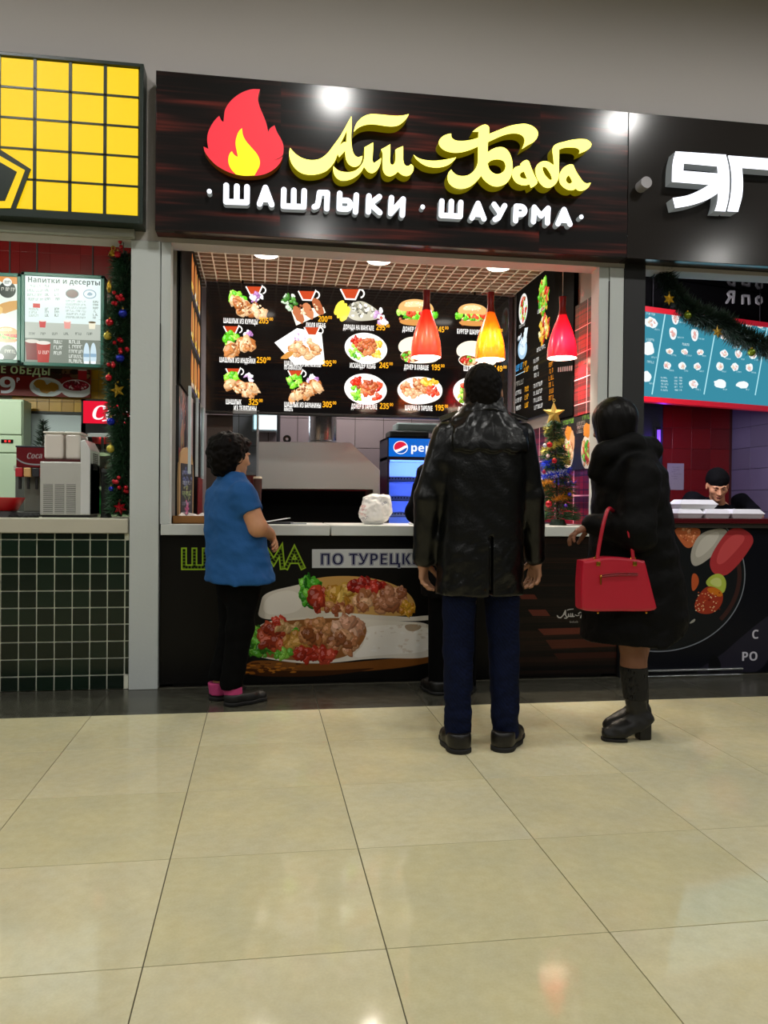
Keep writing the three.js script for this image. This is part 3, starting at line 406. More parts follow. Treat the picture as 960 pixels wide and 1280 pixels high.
// ---------------------------------------------------------------- the shawarma stall: counter
const cTop = 0.995, cLow = 0.93;
{
  const slab = mat(0xc9cdc9, 0.35), o = thing('counter', 'long counter with a white worktop in two slabs over a black printed front', 'counter', V(0.87, 0, -5.2));
  const xs = at(413, 660, FRONT).x;
  wpart('worktop', [box(-0.595, xs - 0.004, cLow, cTop, -5.14, FRONT + 0.012, 0.005), box(-0.525, xs - 0.004, cLow, cTop, -5.62, -5.13, 0.004)], slab, o);
  wpart('worktop', box(xs + 0.004, 2.236, cLow, cTop, -5.62, FRONT + 0.012, 0.005), slab, o);
  wpart('carcass', box(-0.525, 2.245, 0.05, cLow, -5.55, -5.05), black, o);
  wpart('plinth', box(-0.525, 2.245, 0, 0.08, -5.5, -5.06), black, o);
  const x0 = -0.6, x1 = 2.338, y0 = 0.02, y1 = cLow - 0.002, W = 2048, H = Math.round(2048 * (y1 - y0) / (x1 - x0)), Z = -5.03;
  const P = (u, v) => { const p = at(u, v, Z); return [(p.x - x0) / (x1 - x0) * W, (y1 - p.y) / (y1 - y0) * H]; }, S = W / (x1 - x0) * 5.03 / FOCAL;   // S: canvas pixels to a pixel of the photograph
  const tex = canvas(W, H, (c) => {
    c.fillStyle = '#0d0c0b'; c.fillRect(0, 0, W, H);
    // dark boards on the right half, with reddish planks that end in a slant
    const r = random(3), [bx] = P(640, 700);
    for (let i = 0; i < 60; i++) { const y = H * r(); c.fillStyle = ['#1a120e', '#120d0b', '#21150f', '#0f0b0a'][i % 4]; c.fillRect(bx + 40 * r(), y, W, H * 0.02 + H * 0.03 * r()); }
    const plank = (pts, col) => poly2(c, pts.map(([u, v]) => P(u, v)), col);
    plank([[648, 743], [668, 743], [672, 749], [652, 749]], '#55271c'); plank([[660, 762], [682, 762], [688, 770], [666, 770]], '#5c2b20'); plank([[672, 786], [850, 781], [850, 788], [680, 794]], '#5e2d20'); plank([[682, 800], [850, 795], [850, 805], [690, 811]], '#4a2418'); plank([[692, 817], [850, 812], [850, 820], [698, 824]], '#361a12');
    for (let i = 0; i < 260; i++) { c.fillStyle = `rgba(${90 + 60 * r()},${40 + 30 * r()},${25 + 20 * r()},0.10)`; c.fillRect(bx + (W - bx) * r(), H * r(), 60 + 240 * r(), 1.5); }
    // marquee word: green letters with a row of black dots
    const strokes = (list, draw) => list.forEach((l) => { c.beginPath(); l.forEach(([u, v], i) => { const [x, y] = P(u, v); i ? c.lineTo(x, y) : c.moveTo(x, y); }); draw(); });
    const word = [];
    const L = (x, pts) => pts.forEach((l) => word.push(l.map(([a, b]) => [x + a, 688 + b - (x - 230) * 0.004])));
    const sh = [[[0, 0], [0, 21], [26, 21], [26, 0]], [[13, 0], [13, 21]]], la = [[[0, 21], [10, 0], [20, 21]], [[5, 14], [15, 14]]];
    L(230, sh); L(262, la); L(287, [[[0, 0], [8, 13]], [[17, 0], [6, 21]]]); L(309, [[[0, 21], [0, 0], [14, 1], [15, 11], [0, 12]]]); L(331, [[[0, 21], [2, 0], [11, 15], [20, 0], [22, 21]]]); L(358, la);
    c.lineCap = 'square'; c.lineJoin = 'miter';
    strokes(word, () => { c.lineWidth = 7 * S; c.strokeStyle = '#9cc02c'; c.stroke(); });
    strokes(word, () => { c.lineWidth = 4.2 * S; c.strokeStyle = '#5f7d18'; c.stroke(); });
    c.lineCap = 'round'; strokes(word, () => { c.lineWidth = 3 * S; c.setLineDash([0.01, 3.9 * S]); c.strokeStyle = '#050505'; c.stroke(); c.setLineDash([]); });
    poly2(c, [[390, 686.5], [545, 686], [545, 709.5], [390, 710]].map(([u, v]) => P(u, v)), '#c3c5c6');
    { const [x, y] = P(399, 699), h = 20 * S; c.save(); c.translate(x, y); c.font = `bold ${h}px sans-serif`; c.scale(134 * S / c.measureText('ПО ТУРЕЦКИ').width, 1); c.textBaseline = 'middle'; c.lineJoin = 'round'; c.strokeStyle = c.fillStyle = '#191b45'; c.lineWidth = 1.4 * S; c.strokeText('ПО ТУРЕЦКИ', 0, 0); c.fillText('ПО ТУРЕЦКИ', 0, 0); c.strokeStyle = '#c3c5c6'; c.lineWidth = 0.55 * S; c.strokeText('ПО ТУРЕЦКИ', 0, 0); c.restore(); }
    // the picture of two wraps on a wooden board
    const q = (pts) => pts.map(([u, v]) => P(290 + u / 3.556, 680 + v / 3.556)), k = S / 3.556;
    smoothFill(c, q([[50, 540], [110, 510], [400, 540], [900, 490], [925, 520], [700, 560], [300, 580], [130, 588], [60, 575]]), '#7c4a1c'); smoothFill(c, q([[50, 548], [120, 560], [420, 565], [700, 545], [420, 590], [130, 590], [55, 575]]), '#3d2009');
    { const rr = random(77); for (let i = 0; i < 50; i++) { const [x, y] = P(290 + (60 + 240 * rr()) / 3.556, 680 + (530 + 50 * rr()) / 3.556); blob(c, x, y, 14 * k, 4 * k, ['#b5701f', '#4a260c', '#8f5317'][i % 3], i); } }
    smoothFill(c, q([[140, 215], [300, 180], [420, 150], [500, 280], [760, 330], [900, 312], [905, 340], [700, 345], [300, 330], [110, 340], [125, 270]]), '#ded6c8'); smoothFill(c, q([[150, 225], [290, 195], [330, 300], [130, 325]]), '#ebe4d8');
    smoothFill(c, q([[300, 190], [360, 150], [520, 138], [680, 160], [790, 215], [822, 280], [800, 315], [720, 322], [560, 310], [420, 300], [345, 290], [310, 240]]), '#c79a55');
    const fill = (list, seed) => list.forEach(([u, v, rx, ry, n, s, cols], i) => { const [x, y] = P(290 + u / 3.556, 680 + v / 3.556); scatter(c, x, y, rx * k, ry * k, n, s * k, cols, seed + i); });
    fill([[345, 210, 40, 60, 60, 20, ['#2f8a1c', '#4fae2a', '#1f6a12', '#77cc3c']], [395, 235, 50, 45, 26, 26, ['#a8321c', '#c2452a', '#8e2413']], [500, 225, 80, 40, 26, 30, ['#c99a3a', '#d8b155', '#b07a24']], [590, 185, 80, 22, 22, 22, ['#a8241a', '#c43426', '#861510']], [620, 250, 70, 35, 26, 28, ['#c28a60', '#a86a42', '#d6a67e']], [720, 240, 60, 50, 34, 26, ['#b87a58', '#cf9a76', '#9a5c3c']], [780, 285, 30, 28, 20, 16, ['#d09a2c', '#b8791c']], [470, 285, 60, 20, 14, 20, ['#9a5230', '#c48a5a']]], 300);
    smoothFill(c, q([[80, 490], [90, 420], [120, 350], [250, 330], [430, 320], [590, 335], [780, 345], [870, 350], [925, 400], [920, 460], [880, 512], [640, 505], [450, 530], [300, 532], [150, 510]]), '#e6decf'); smoothFill(c, q([[560, 360], [860, 360], [915, 410], [900, 480], [640, 495], [520, 510], [600, 440]]), '#f3ede2'); smoothFill(c, q([[760, 355], [850, 358], [830, 385], [780, 390]]), '#b09a80');
    smoothFill(c, q([[85, 485], [95, 410], [130, 355], [300, 335], [520, 325], [595, 350], [600, 410], [540, 490], [430, 520], [260, 518], [130, 500]]), '#8f5a2c');
    fill([[110, 430, 35, 70, 60, 18, ['#3d8a1c', '#6abf30', '#2a6a10', '#94d24a']], [160, 470, 60, 26, 26, 16, ['#4f9c24', '#2a6a10']], [180, 415, 55, 50, 32, 28, ['#a83a1e', '#c0502e', '#8c2a12']], [215, 342, 26, 14, 8, 20, ['#b82c1c', '#d0432c']], [240, 366, 60, 14, 12, 20, ['#c8a06a', '#b58a54']], [270, 390, 14, 12, 5, 14, ['#3ea51c']], [290, 425, 50, 30, 18, 24, ['#cf9c48', '#b88030']], [370, 385, 60, 50, 36, 28, ['#b06a38', '#c98a56', '#8a4a22']], [520, 380, 62, 44, 30, 32, ['#c99274', '#dcae92', '#b47a5a']], [490, 440, 50, 40, 24, 26, ['#b8784e', '#8f5430', '#d09a70']], [330, 490, 60, 22, 24, 22, ['#b8301c', '#9a2412']], [420, 490, 34, 24, 12, 24, ['#b02a18', '#c84830']], [230, 490, 40, 18, 16, 15, ['#5fae2c', '#8aca44']]], 500);
    { const rr = random(91); for (let i = 0; i < 60; i++) { const u = 590 + 320 * rr(), v = 360 + 120 * rr(); blob(c, ...P(290 + u / 3.556, 680 + v / 3.556), (4 + 10 * rr()) * k, (2 + 5 * rr()) * k, ['rgba(170,130,90,0.18)', 'rgba(255,255,250,0.3)', 'rgba(120,84,50,0.14)'][i % 3], i, 0.3); } }
    // script name under the place of the code on the right, then a small line
    const strok = (pts, w) => { c.beginPath(); pts.forEach(([u, v], i) => { const [x, y] = P(690 + u / 12.8, 690 + v / 12.8); i ? c.lineTo(x, y) : c.moveTo(x, y); }); c.lineWidth = w * S; c.strokeStyle = '#b9b6b0'; c.stroke(); };
    c.lineCap = 'round'; c.lineJoin = 'round';
    strok([[85, 1020], [105, 1048], [140, 1052], [180, 1010], [215, 935], [218, 1010], [235, 1040]], 1.6); strok([[195, 1000], [215, 992]], 1); strok([[200, 1058], [230, 1060], [262, 1030], [265, 990], [272, 1030], [290, 1030]], 1.3); strok([[300, 985], [302, 1035], [325, 1030], [328, 985], [334, 1035], [358, 1028]], 1.3); strok([[245, 930], [280, 918], [340, 912]], 1.2); strok([[370, 1005], [400, 1020], [435, 1010]], 1.1); strok([[425, 985], [450, 965], [490, 975], [470, 1010], [455, 1050], [500, 1045], [505, 1010], [475, 1005]], 1.3); strok([[530, 1010], [515, 1040], [545, 1040], [550, 1010], [560, 1042]], 1.2); strok([[600, 1010], [580, 1040], [605, 1042], [612, 985], [650, 978]], 1.2); strok([[650, 1010], [635, 1040], [660, 1040], [665, 1010], [680, 1042]], 1.2);
    { const [x, y] = P(712, 777.5); words(c, 'kebab', x, y, 3.6 * S, '#9a978f', 1.1, 'left'); }
  });
  board('front_print', o, [x0, x1], [y0, y1], [-5.05, Z], 4, tex, 0, 0.32);
}
// ---------------------------------------------------------------- the lit menu on the back
{
  const Z = -6.95, a = at(258, 352, Z), b = at(258.5, 513, Z), e = at(636, 372, Z), x0 = a.x, x1 = e.x, y1 = a.y, y0 = b.y - 0.0, W = 2048, H = Math.round(W * (y1 - y0) / (x1 - x0));
  const P = (u, v) => { const p = at(u, v, Z); return [(p.x - x0) / (x1 - x0) * W, (y1 - p.y) / (y1 - y0) * H]; }, S = W / (x1 - x0) * 6.95 / FOCAL;
  const tex = canvas(W, H, (c) => {
    c.fillStyle = '#0a0808'; c.fillRect(0, 0, W, H);
    const D = (kind, u, v, s, seed, lines, pu, pv, pr) => {
      const [x, y] = P(u, v), r = random(seed);
      for (let i = 0; i < 70; i++) { c.fillStyle = `rgba(${70 + 40 * r()},${34 + 20 * r()},12,0.07)`; const w = s * S * (0.8 + r()); c.fillRect(x - w + w * 0.6 * (r() - 0.5), y + s * S * (r() * 1.1 - 0.25), 2 * w, 2 + 3 * r()); }
      dish(c, kind, x, y - (kind === 'skewer' ? 2.5 : 0.5) * S, s * (kind === 'skewer' ? 0.92 : 1.04) * S, seed);
      lines.forEach(([t, tu, tv, h, w]) => { const [tx, ty] = P(tu, tv); fit(c, t, tx, ty, h * 1.34 * S, '#f4f1ec', w * S, 0.006); });
      if (pr) { const [X, Y] = P(pu, pv); price(c, pr, X, Y, 7.8 * S, 0.006); }
    };
    D('skewer', 308, 381, 27, 2, [['ШАШЛЫК ИЗ КУРИЦЫ', 279, 400.5, 6.6, 42]], 323.5, 400.5, '205');
    D('boat', 380, 386, 26, 5, [['ЛЮЛЯ КЕБАБ', 382, 406, 6.4, 25]], 397.5, 398.5, '200');
    D('fish', 451, 388, 31, 8, [['ДОРАДА НА МАНГАЛЕ', 429, 408.5, 6.6, 39]], 470, 409, '295');
    D('burger', 520, 391, 28, 11, [['ДОНЕР В БУЛКЕ', 503, 411, 6.6, 34]], 544, 411.5, '145');
    D('burger', 591, 394, 24, 14, [['БУРГЕР ШАУРМА', 571, 414, 6.6, 36]], 612, 414.5, '175');
    D('skewer', 300, 430, 25, 3, [['ШАШЛЫК ИЗ ИНДЕЙКИ', 274, 449.5, 6.6, 44]], 320.5, 450, '250');
    D('cloth', 377, 433, 28, 17, [['ШАШЛЫК ИЗ БАРАНИНЫ', 355, 454, 6.6, 46], ['ПО-КАВКАЗСКИ', 355, 459.5, 4.6, 22]], 403, 454, '295');
    D('plate', 457.5, 436, 26, 21, [['ИСКАНДЕР КЕБАБ', 437, 456.5, 6.6, 33]], 474, 456.5, '245');
    D('wrap', 524, 436, 27, 24, [['ДОНЕР В ЛАВАШЕ', 505, 458.5, 6.6, 32]], 539, 459, '195');
    D('wrap', 596, 441, 27, 27, [['ШАУРМА', 579, 460.5, 6.6, 30]], 617, 460.5, '149');
    D('skewer', 302, 482, 24, 30, [['ШАШЛЫК', 282, 502, 6.6, 19], ['ИЗ ТЕЛЯТИНЫ', 292, 510, 6.6, 28]], 310.5, 502.5, '325');
    D('skewer', 380, 485, 25, 33, [['ШАШЛЫК ИЗ БАРАНИНЫ', 355, 505.5, 6.6, 46], ['МЯКОТЬ', 355, 511.5, 4.6, 11]], 403, 505.5, '305');
    D('plate', 457, 487, 26, 36, [['ДОНЕР В ТАРЕЛКЕ', 439, 507.5, 6.6, 33]], 474.5, 507.5, '235');
    D('flat', 525, 488, 28, 39, [['ШАУРМА В ТАРЕЛКЕ', 506, 509.5, 6.6, 36]], 543.5, 509.5, '195');
    D('plate', 592, 491, 26, 42, [['ДОНЕР В БУЛКЕ', 572, 511.5, 6.6, 34]], 612, 511.5, '165');
  });
  const o = thing('menu_board', 'wide black lit menu with five columns of dishes and orange prices on the back', 'menu board', V((x0 + x1) / 2, y0, Z - 0.04));
  board('screen', o, [x0, x1], [y0, y1], [Z - 0.07, Z], 4, tex, 1.5, 0.09);
  wpart('hanger', [rod(V(x0 + 0.3, y1 - 0.02, Z - 0.04), V(x0 + 0.3, 3.06, Z - 0.04), 0.008)], black, o);
  wpart('hanger', rod(V(x1 - 0.3, y1 - 0.02, Z - 0.04), V(x1 - 0.3, 3.06, Z - 0.04), 0.008), black, o);
  wpart('rail', box(x0, x1, y0 - 0.02, y0, Z - 0.07, Z + 0.004, 0.004), black, o);
  areaLight('menu_light', 0xffe6c4, 0.55, x1 - x0, y1 - y0, V((x0 + x1) / 2, (y0 + y1) / 2, Z + 0.01), V(0, 0, 1));
}
// ---------------------------------------------------------------- right wall of the stall
const RX = 2.25;
{
  const z0 = atX(645, 430, RX - 0.03).z, z1 = atX(693, 430, RX - 0.03).z, y0 = 1.86, y1 = 3.0, W = 768, H = Math.round(W * (y1 - y0) / (z1 - z0)), X = RX - 0.03;
  const P = (u, v) => { const p = atX(u, v, X); return [(p.z - z0) / (z1 - z0) * W, (y1 - p.y) / (y1 - y0) * H]; };
  const tex = canvas(W, H, (c) => {
    c.fillStyle = '#090807'; c.fillRect(0, 0, W, H);
    const r = random(6); for (let i = 0; i < 24; i++) { c.fillStyle = `rgba(120,${60 + 50 * r()},20,0.10)`; c.fillRect(W * 0.3 + W * 0.3 * r(), H * 0.5 + H * 0.45 * r(), W * 0.5, 6 + 10 * r()); }
    const oval = (u, v, rx, ry, cols, n, s, seed) => { const [x, y] = P(u, v); scatter(c, x, y, rx, ry, n, s, cols, seed); };
    const [ax, ay] = P(654, 386); c.fillStyle = '#f2f0ea'; c.beginPath(); c.ellipse(ax, ay, 95, 105, 0, 0, 7); c.fill(); oval(654, 386, 70, 80, [...LEAF, ...TOM, '#e8e4dc'], 50, 16, 4);
    oval(679, 369, 85, 110, [...LEAF, ...LEAF, ...TOM, '#e0c040'], 80, 26, 5); oval(680, 411, 90, 80, [...FRY, '#fff0b0', ...TOM], 70, 22, 9);
    const [sx, sy] = P(653, 436); c.fillStyle = '#a8cce6'; c.beginPath(); c.ellipse(sx, sy, 100, 72, 0.2, 0, 7); c.fill(); c.fillStyle = '#dff0fb'; c.beginPath(); c.ellipse(sx, sy, 70, 46, 0.2, 0, 7); c.fill(); oval(653, 424, 110, 50, ['#dff0fb', '#b8dcf2', '#ffffff'], 36, 12, 12); poly2(c, [P(656, 410), P(660, 409), P(657, 430), P(653, 430)], '#e6f4fc');
    scribble(c, ...P(672, 390), 130, 26, '#f4f1ec', 1); scribble(c, ...P(671, 438), 150, 26, '#f4f1ec', 2); scribble(c, ...P(649, 409), 120, 24, '#e8e6e0', 8);
    scribble(c, ...P(643, 462), 190, 44, '#46a6e8', 3); scribble(c, ...P(654, 456), 90, 34, '#ffb01e', 4); scribble(c, ...P(655, 463), 90, 34, '#ffb01e', 5);
    c.fillStyle = '#bfe0f5'; c.fillRect(...P(643, 470), 230, 5);
    scribble(c, ...P(644, 481), 180, 34, '#9c978c', 6);
    for (let i = 0; i < 3; i++) { scribble(c, ...P(644.5, 492 + i * 9.5), 130, 30, '#e8e6e0', 20 + i); scribble(c, ...P(656, 487 + i * 10), 70, 34, '#ffb01e', 30 + i); }
    for (let i = 0; i < 7; i++) scribble(c, ...P(667, 452 + i * 9 + (i > 2 ? 4 : 0)), i < 3 ? 90 : 170, 28, '#efece6', 40 + i);
    for (let i = 0; i < 8; i++) scribble(c, ...P(686, 440 + i * 8.3), 70, 30, '#ff9c1e', 60 + i);
  });
  const o = thing('menu_board', 'tall black lit menu with salads and fries on the right side wall', 'menu board', V(X + 0.01, y0, (z0 + z1) / 2));
  board('screen', o, [X, RX - 0.021], [y0, y1], [z0, z1], 1, tex, 1.1, 0.5);
  areaLight('side_menu_light', 0xffe0b8, 0.3, z1 - z0, y1 - y0, V(X - 0.01, (y0 + y1) / 2, (z0 + z1) / 2), V(-1, 0, 0));
  // black vented panel and tartan boards
  const vz0 = z1 + 0.004, vz1 = atX(717.5, 430, RX - 0.03).z;
  const p = thing('panel', 'tall black wall panel with a row of small white vents beside the tartan board', 'panel', V(RX - 0.02, 1.78, (vz0 + vz1) / 2));
  wpart('sheet', box(RX - 0.035, RX, 1.78, 3.0, vz0, vz1, 0.004), new THREE.MeshPhysicalMaterial({ color: 0x040404, roughness: 0.6, ior: 1.1 }), p);
  const vm = glow(0xe8eef5, 0.5);
  for (let i = 0; i < 7; i++) { const q = atX(698.5 + i * 2.7, 462 - i * 0.3, RX - 0.036); wpart('vent', box(RX - 0.04, RX - 0.034, q.y - 0.017, q.y + 0.017, q.z - 0.008, q.z + 0.008), mat(0xa8a6a8, 0.5), p); }
  const tartan = (W, H, s) => canvas(W, H, (c) => {
    c.fillStyle = '#86121c'; c.fillRect(0, 0, W, H);
    const set = [[0, 0.30, '10,4,6', 0.62], [0.36, 0.06, '170,20,34', 0.6], [0.5, 0.3, '150,14,28', 0.5], [0.46, 0.03, '10,4,6', 0.8], [0.82, 0.03, '10,4,6', 0.8], [0.15, 0.012, '190,60,70', 0.8], [0.64, 0.014, '10,4,6', 0.7]];
    for (const dir of [0, 1]) for (let k = -1; k < (dir ? H : W) / s + 1; k++) for (const [o2, w, col, al] of set) { c.fillStyle = `rgba(${col},${al * 0.75})`; dir ? c.fillRect(0, (k + o2) * s, W, w * s) : c.fillRect((k + o2) * s, 0, w * s, H); }
    for (const dir of [0, 1]) for (let k = -1; k < (dir ? H : W) / s + 1; k++) { c.fillStyle = 'rgba(255,190,200,0.95)'; dir ? c.fillRect(0, (k + 0.96) * s, W, s * 0.034) : c.fillRect((k + 0.96) * s, 0, s * 0.034, H); }
  });
  const t1 = tartan(512, 1024, 232), up = thing('wall_panel', 'red tartan board high on the right side wall beside the grey pier', 'wall panel', V(RX - 0.02, 1.77, -5.25));
  board('tartan', up, [RX - 0.028, RX], [1.77, 2.56], [vz1 + 0.01, -5.02], 1, t1, 0, 0.3);
  const t2 = tartan(1024, 512, 190), lowp = thing('wall_panel', 'red tartan board low on the right side wall behind the small Christmas tree', 'wall panel', V(RX - 0.02, 1.0, -5.9));
  board('tartan', lowp, [RX - 0.02, RX], [1.0, 1.76], [-7.0, -5.02], 1, t2, 0, 0.35);
  const q = (u, v) => atX(u, v, RX - 0.05), Y0 = 1.385, Y1 = 1.755, Z0p = q(690, 540).z, Z1p = -5.03, W2 = 512, H2 = Math.round(W2 * (Y1 - Y0) / (Z1p - Z0p));
  const P2 = (u, v) => { const s = q(u, v); return [(s.z - Z0p) / (Z1p - Z0p) * W2, (Y1 - s.y) / (Y1 - Y0) * H2]; };
  const t3 = canvas(W2, H2, (c) => {
    c.fillStyle = '#0b0a09'; c.fillRect(0, 0, W2, H2); const r = random(4);
    for (let i = 0; i < 30; i++) { c.fillStyle = `rgba(${90 + 40 * r()},40,20,0.16)`; c.fillRect(W2 * r(), H2 * (0.15 + 0.5 * r()), 120, 8); }
    scribble(c, ...P2(707, 518), 150, 26, '#d8641e', 3); scribble(c, ...P2(704, 528), 110, 24, '#7fc23a', 5); scribble(c, ...P2(727, 522), 90, 24, '#7fc23a', 6);
    for (let i = 0; i < 3; i++) { scribble(c, ...P2(700, 538 + i * 5), 90, 13, '#c9a79a', 11 + i); scribble(c, ...P2(721, 530 + i * 5), 80, 13, '#cfc7c2', 21 + i); }
    for (const [u, v] of [[710, 560], [734, 558]]) { const [x, y] = P2(u, v); c.fillStyle = '#efeae2'; c.beginPath(); c.ellipse(x, y + 20, 62, 70, 0, 0, 7); c.fill(); scatter(c, x - 10, y + 24, 40, 46, 30, 15, [...MEAT, ...LEAF, ...TOM], u); blob(c, x, y - 62, 40, 30, '#e8912a', u); blob(c, x + 46, y - 20, 26, 46, '#e0b080', u + 1); scatter(c, x + 36, y + 20, 20, 40, 10, 13, MEAT, u + 2); }
  });
  const o3 = thing('menu_board', 'small black printed menu with two plates, low on the right side wall', 'menu board', V(RX - 0.04, Y0, (Z0p + Z1p) / 2));
  board('print', o3, [RX - 0.05, RX - 0.021], [Y0, Y1], [Z0p, Z1p], 1, t3, 0, 0.4);
  lone('corner_post', box(2.2, 2.24, 0, 3.0, -7.1, -7.04, 0.006), mat(0x8d8694, 0.35, { metalness: 0.5 }), 'slim grey metal post between the back menu and the right menu', 'post');
}
// ---------------------------------------------------------------- left wall of the stall
{
  const LX = -0.53, X = LX + 0.03, z1 = -5.18, z0 = -6.85, y0 = 1.87, y1 = 2.97, W = 1024, H = Math.round(W * (y1 - y0) / (z1 - z0));
  const P = (u, v) => { const p = atX(u, v, X); return [(z1 - p.z) / (z1 - z0) * W, (y1 - p.y) / (y1 - y0) * H]; };
  const tex = canvas(W, H, (c) => {
    c.fillStyle = '#070606'; c.fillRect(0, 0, W, H);
    for (let k = 0; k < 3; k++) for (let j = 0; j < 3; j++) { const x = W * (0.5 + j * 0.18), y = H * (0.17 + k * 0.31); for (let i = 0; i < 3; i++) blob(c, x - 40 + i * 40, y + i * 6, 34, H * 0.12, ['#c27038', '#d98c4c', '#b5602c', '#e0a050'][(i + k + j) % 4], k * 9 + i + j * 31, 0.12, 0.1); scatter(c, x, y + H * 0.1, 70, 18, 14, 14, ['#f2e6d0', '#9a4a24', ...FRY], k + j * 5); blob(c, x, y + H * 0.14, 80, 10, '#3c3a52', k + j, 0.1); }
  });
  const o = thing('menu_board', 'black lit picture board of grilled meat on the left side wall', 'menu board', V(X, y0, (z0 + z1) / 2));
  board('screen', o, [LX + 0.021, X], [y0, y1], [z0, z1], 0, tex, 0.9, 0.5);
  areaLight('left_menu_light', 0xffd0a0, 0.2, z1 - z0, y1 - y0, V(X + 0.01, (y0 + y1) / 2, (z0 + z1) / 2), V(1, 0, 0));
  // poster, white post and dark fridge below it
  const pz0 = atX(233, 580, LX + 0.02).z, pt = canvas(256, 512, (c) => { c.fillStyle = '#7a2f30'; c.fillRect(0, 0, 256, 512); c.fillStyle = '#23252c'; c.fillRect(0, 0, 256, 230); scatter(c, 128, 60, 120, 90, 40, 22, ['#5b2f36', '#384150', '#8a4a44'], 3); c.fillStyle = '#b8525a'; c.fillRect(0, 400, 256, 112); blob(c, 110, 230, 60, 110, '#8a5a36', 5); scatter(c, 120, 260, 60, 70, 30, 14, ['#6a7a2c', '#a8703c', '#452c1c'], 6); scatter(c, 140, 370, 80, 50, 30, 18, ['#171312', '#33221a', '#5a3a22'], 8); });
  const po = thing('poster', 'narrow red and dark food poster low on the left side wall of the stall', 'poster', V(LX + 0.01, 1.0, -5.6));
  board('print', po, [LX, LX + 0.02], [1.0, 1.86], [pz0, -5.18], 0, pt, 0, 0.5);
  const zz = atX(239, 580, LX + 0.04).z; lone('corner_post', box(LX, LX + 0.05, 0.0, 1.86, zz, pz0 - 0.01, 0.005), mat(0x9c8a8e, 0.5), 'pale pinkish post on the left side wall beside the food poster', 'post');
  const f0 = atX(253, 580, LX + 0.1).z, f = thing('fridge', 'dark fridge with a pale glass top half at the left side wall', 'fridge', V(LX + 0.15, 0, (f0 + zz) / 2));
  wpart('cabinet', box(LX + 0.021, LX + 0.1, 0, 1.84, f0, zz - 0.02, 0.01), mat(0x15100f, 0.3), f);
  wpart('glass', box(LX + 0.1, LX + 0.106, 1.32, 1.8, f0 + 0.08, zz - 0.1), mat(0x93a6aa, 0.08, { metalness: 0.2 }), f);
  wpart('red_panel', box(LX + 0.1, LX + 0.106, 1.0, 1.3, f0 + 0.05, f0 + 0.45), mat(0x70141a, 0.4), f);
  for (let i = 0; i < 3; i++) wpart('mullion', box(LX + 0.1, LX + 0.115, 1.3, 1.82, f0 + 0.06 + i * 0.55, f0 + 0.1 + i * 0.55), mat(0xb8c4c6, 0.4), f);
}
// ---------------------------------------------------------------- lamps of the stall
{
  const body = mat(0xe8e6e2, 0.4), disc = glow(0xfff6ea, 6); let first = null;
  [[0.026, 'leftmost of three over the menu'], [0.862, 'in the middle of three over the menu'], [1.79, 'rightmost of three over the menu']].forEach(([x, w]) => {
    const p = V(x, 2.955, -6.0), label = `round lamp in the stall's grid ceiling, ${w}`;
    if (!first) { first = thing('ceiling_lamp', label, 'lamp', p, 0); part('housing', cyl(0.1, 0.095, 0.05, 32), body, first); part('diffuser', cyl(0.085, 0.088, 0.012, 32).translate(0, -0.01, 0), disc, first); part('stem', cyl(0.02, 0.02, 0.06, 10).translate(0, 0.05, 0), body, first); } else copyOf(first, p, label);
    const l = new THREE.SpotLight(0xfff4e6, STALL.down, 0, 1.35, 0.5, 2); l.name = 'stall_lamp'; l.position.set(x, 2.93, -6.0); l.target.position.set(x, 0, -6.0); l.castShadow = true; l.shadow.radius = 4; l.shadow.bias = -0.002; scene.add(l, l.target);
  });
  const inner = mat(0xfff8f0, 0.9, { transmission: 0.22, side: THREE.DoubleSide });
  const pend = (u, vTop, vBot, color, neck, label, lightCol) => {
    const z = -5.4, t = at(u, vTop, z), b = at(u, vBot, z), h = t.y - b.y, s = z / -FOCAL * 1, R = 0.1035;
    const o = thing('pendant_lamp', label, 'lamp', V((t.x + b.x) / 2, b.y, z));
    const prof = [[1, 0], [1.005, 0.06], [0.985, 0.14], [0.93, 0.24], [0.83, 0.34], [0.7, 0.44], [0.55, 0.54], [0.41, 0.62], [0.3, 0.7], [0.235, 0.77], [0.21, 0.84], [0.23, 0.92], [0.245, 1]].map(([r, y]) => [r * R, y * h]);
    const k = 7;
    part('lamp_shade', lathe(prof.slice(0, k + 2), 40), mat(color, 0.25, { transmission: 0.34, side: THREE.DoubleSide, clearcoat: 0.5, clearcoatRoughness: 0.1 }), o);
    part('neck', [lathe(prof.slice(k + 1).map(([r, y]) => [r + 0.0004, y]), 32), cyl(0.02, 0.02, 0.004, 20).translate(0, h - 0.002, 0)], mat(neck, 0.25), o);
    part('lining', lathe(prof.slice(0, k + 2).map(([r, y]) => [r - 0.004, y + 0.001]), 40), inner, o);
    part('bulb', new THREE.SphereGeometry(0.034, 20, 14).translate(0, h * 0.27, 0), glow(0xfff2dc, 260), o);
    part('socket', cyl(0.016, 0.014, 0.07, 14).translate(0, h * 0.27 + 0.03, 0), mat(0xdddddd, 0.5), o);
    part('cord', rod(V(0, h, 0), V(0, 3.06 - b.y, 0), 0.003), mat(0xc8c4bc, 0.5), o);
    pointLight('pendant_light', lightCol, STALL.pendant, V(o.position.x, b.y + h * 0.27, z), 1.6);
  };
  pend(533, 363, 447, 0xff3220, 0x8a0808, 'red pendant lamp, leftmost of the three over the counter', 0xffe9cf);
  pend(613, 365.5, 450, 0xff7c0a, 0x8a1006, 'orange pendant lamp over the head of the man in leather', 0xffe9cf);
  pend(703, 371, 448, 0xe4122e, 0x8a0608, 'crimson pendant lamp in front of the tartan board', 0xffe9cf);
}
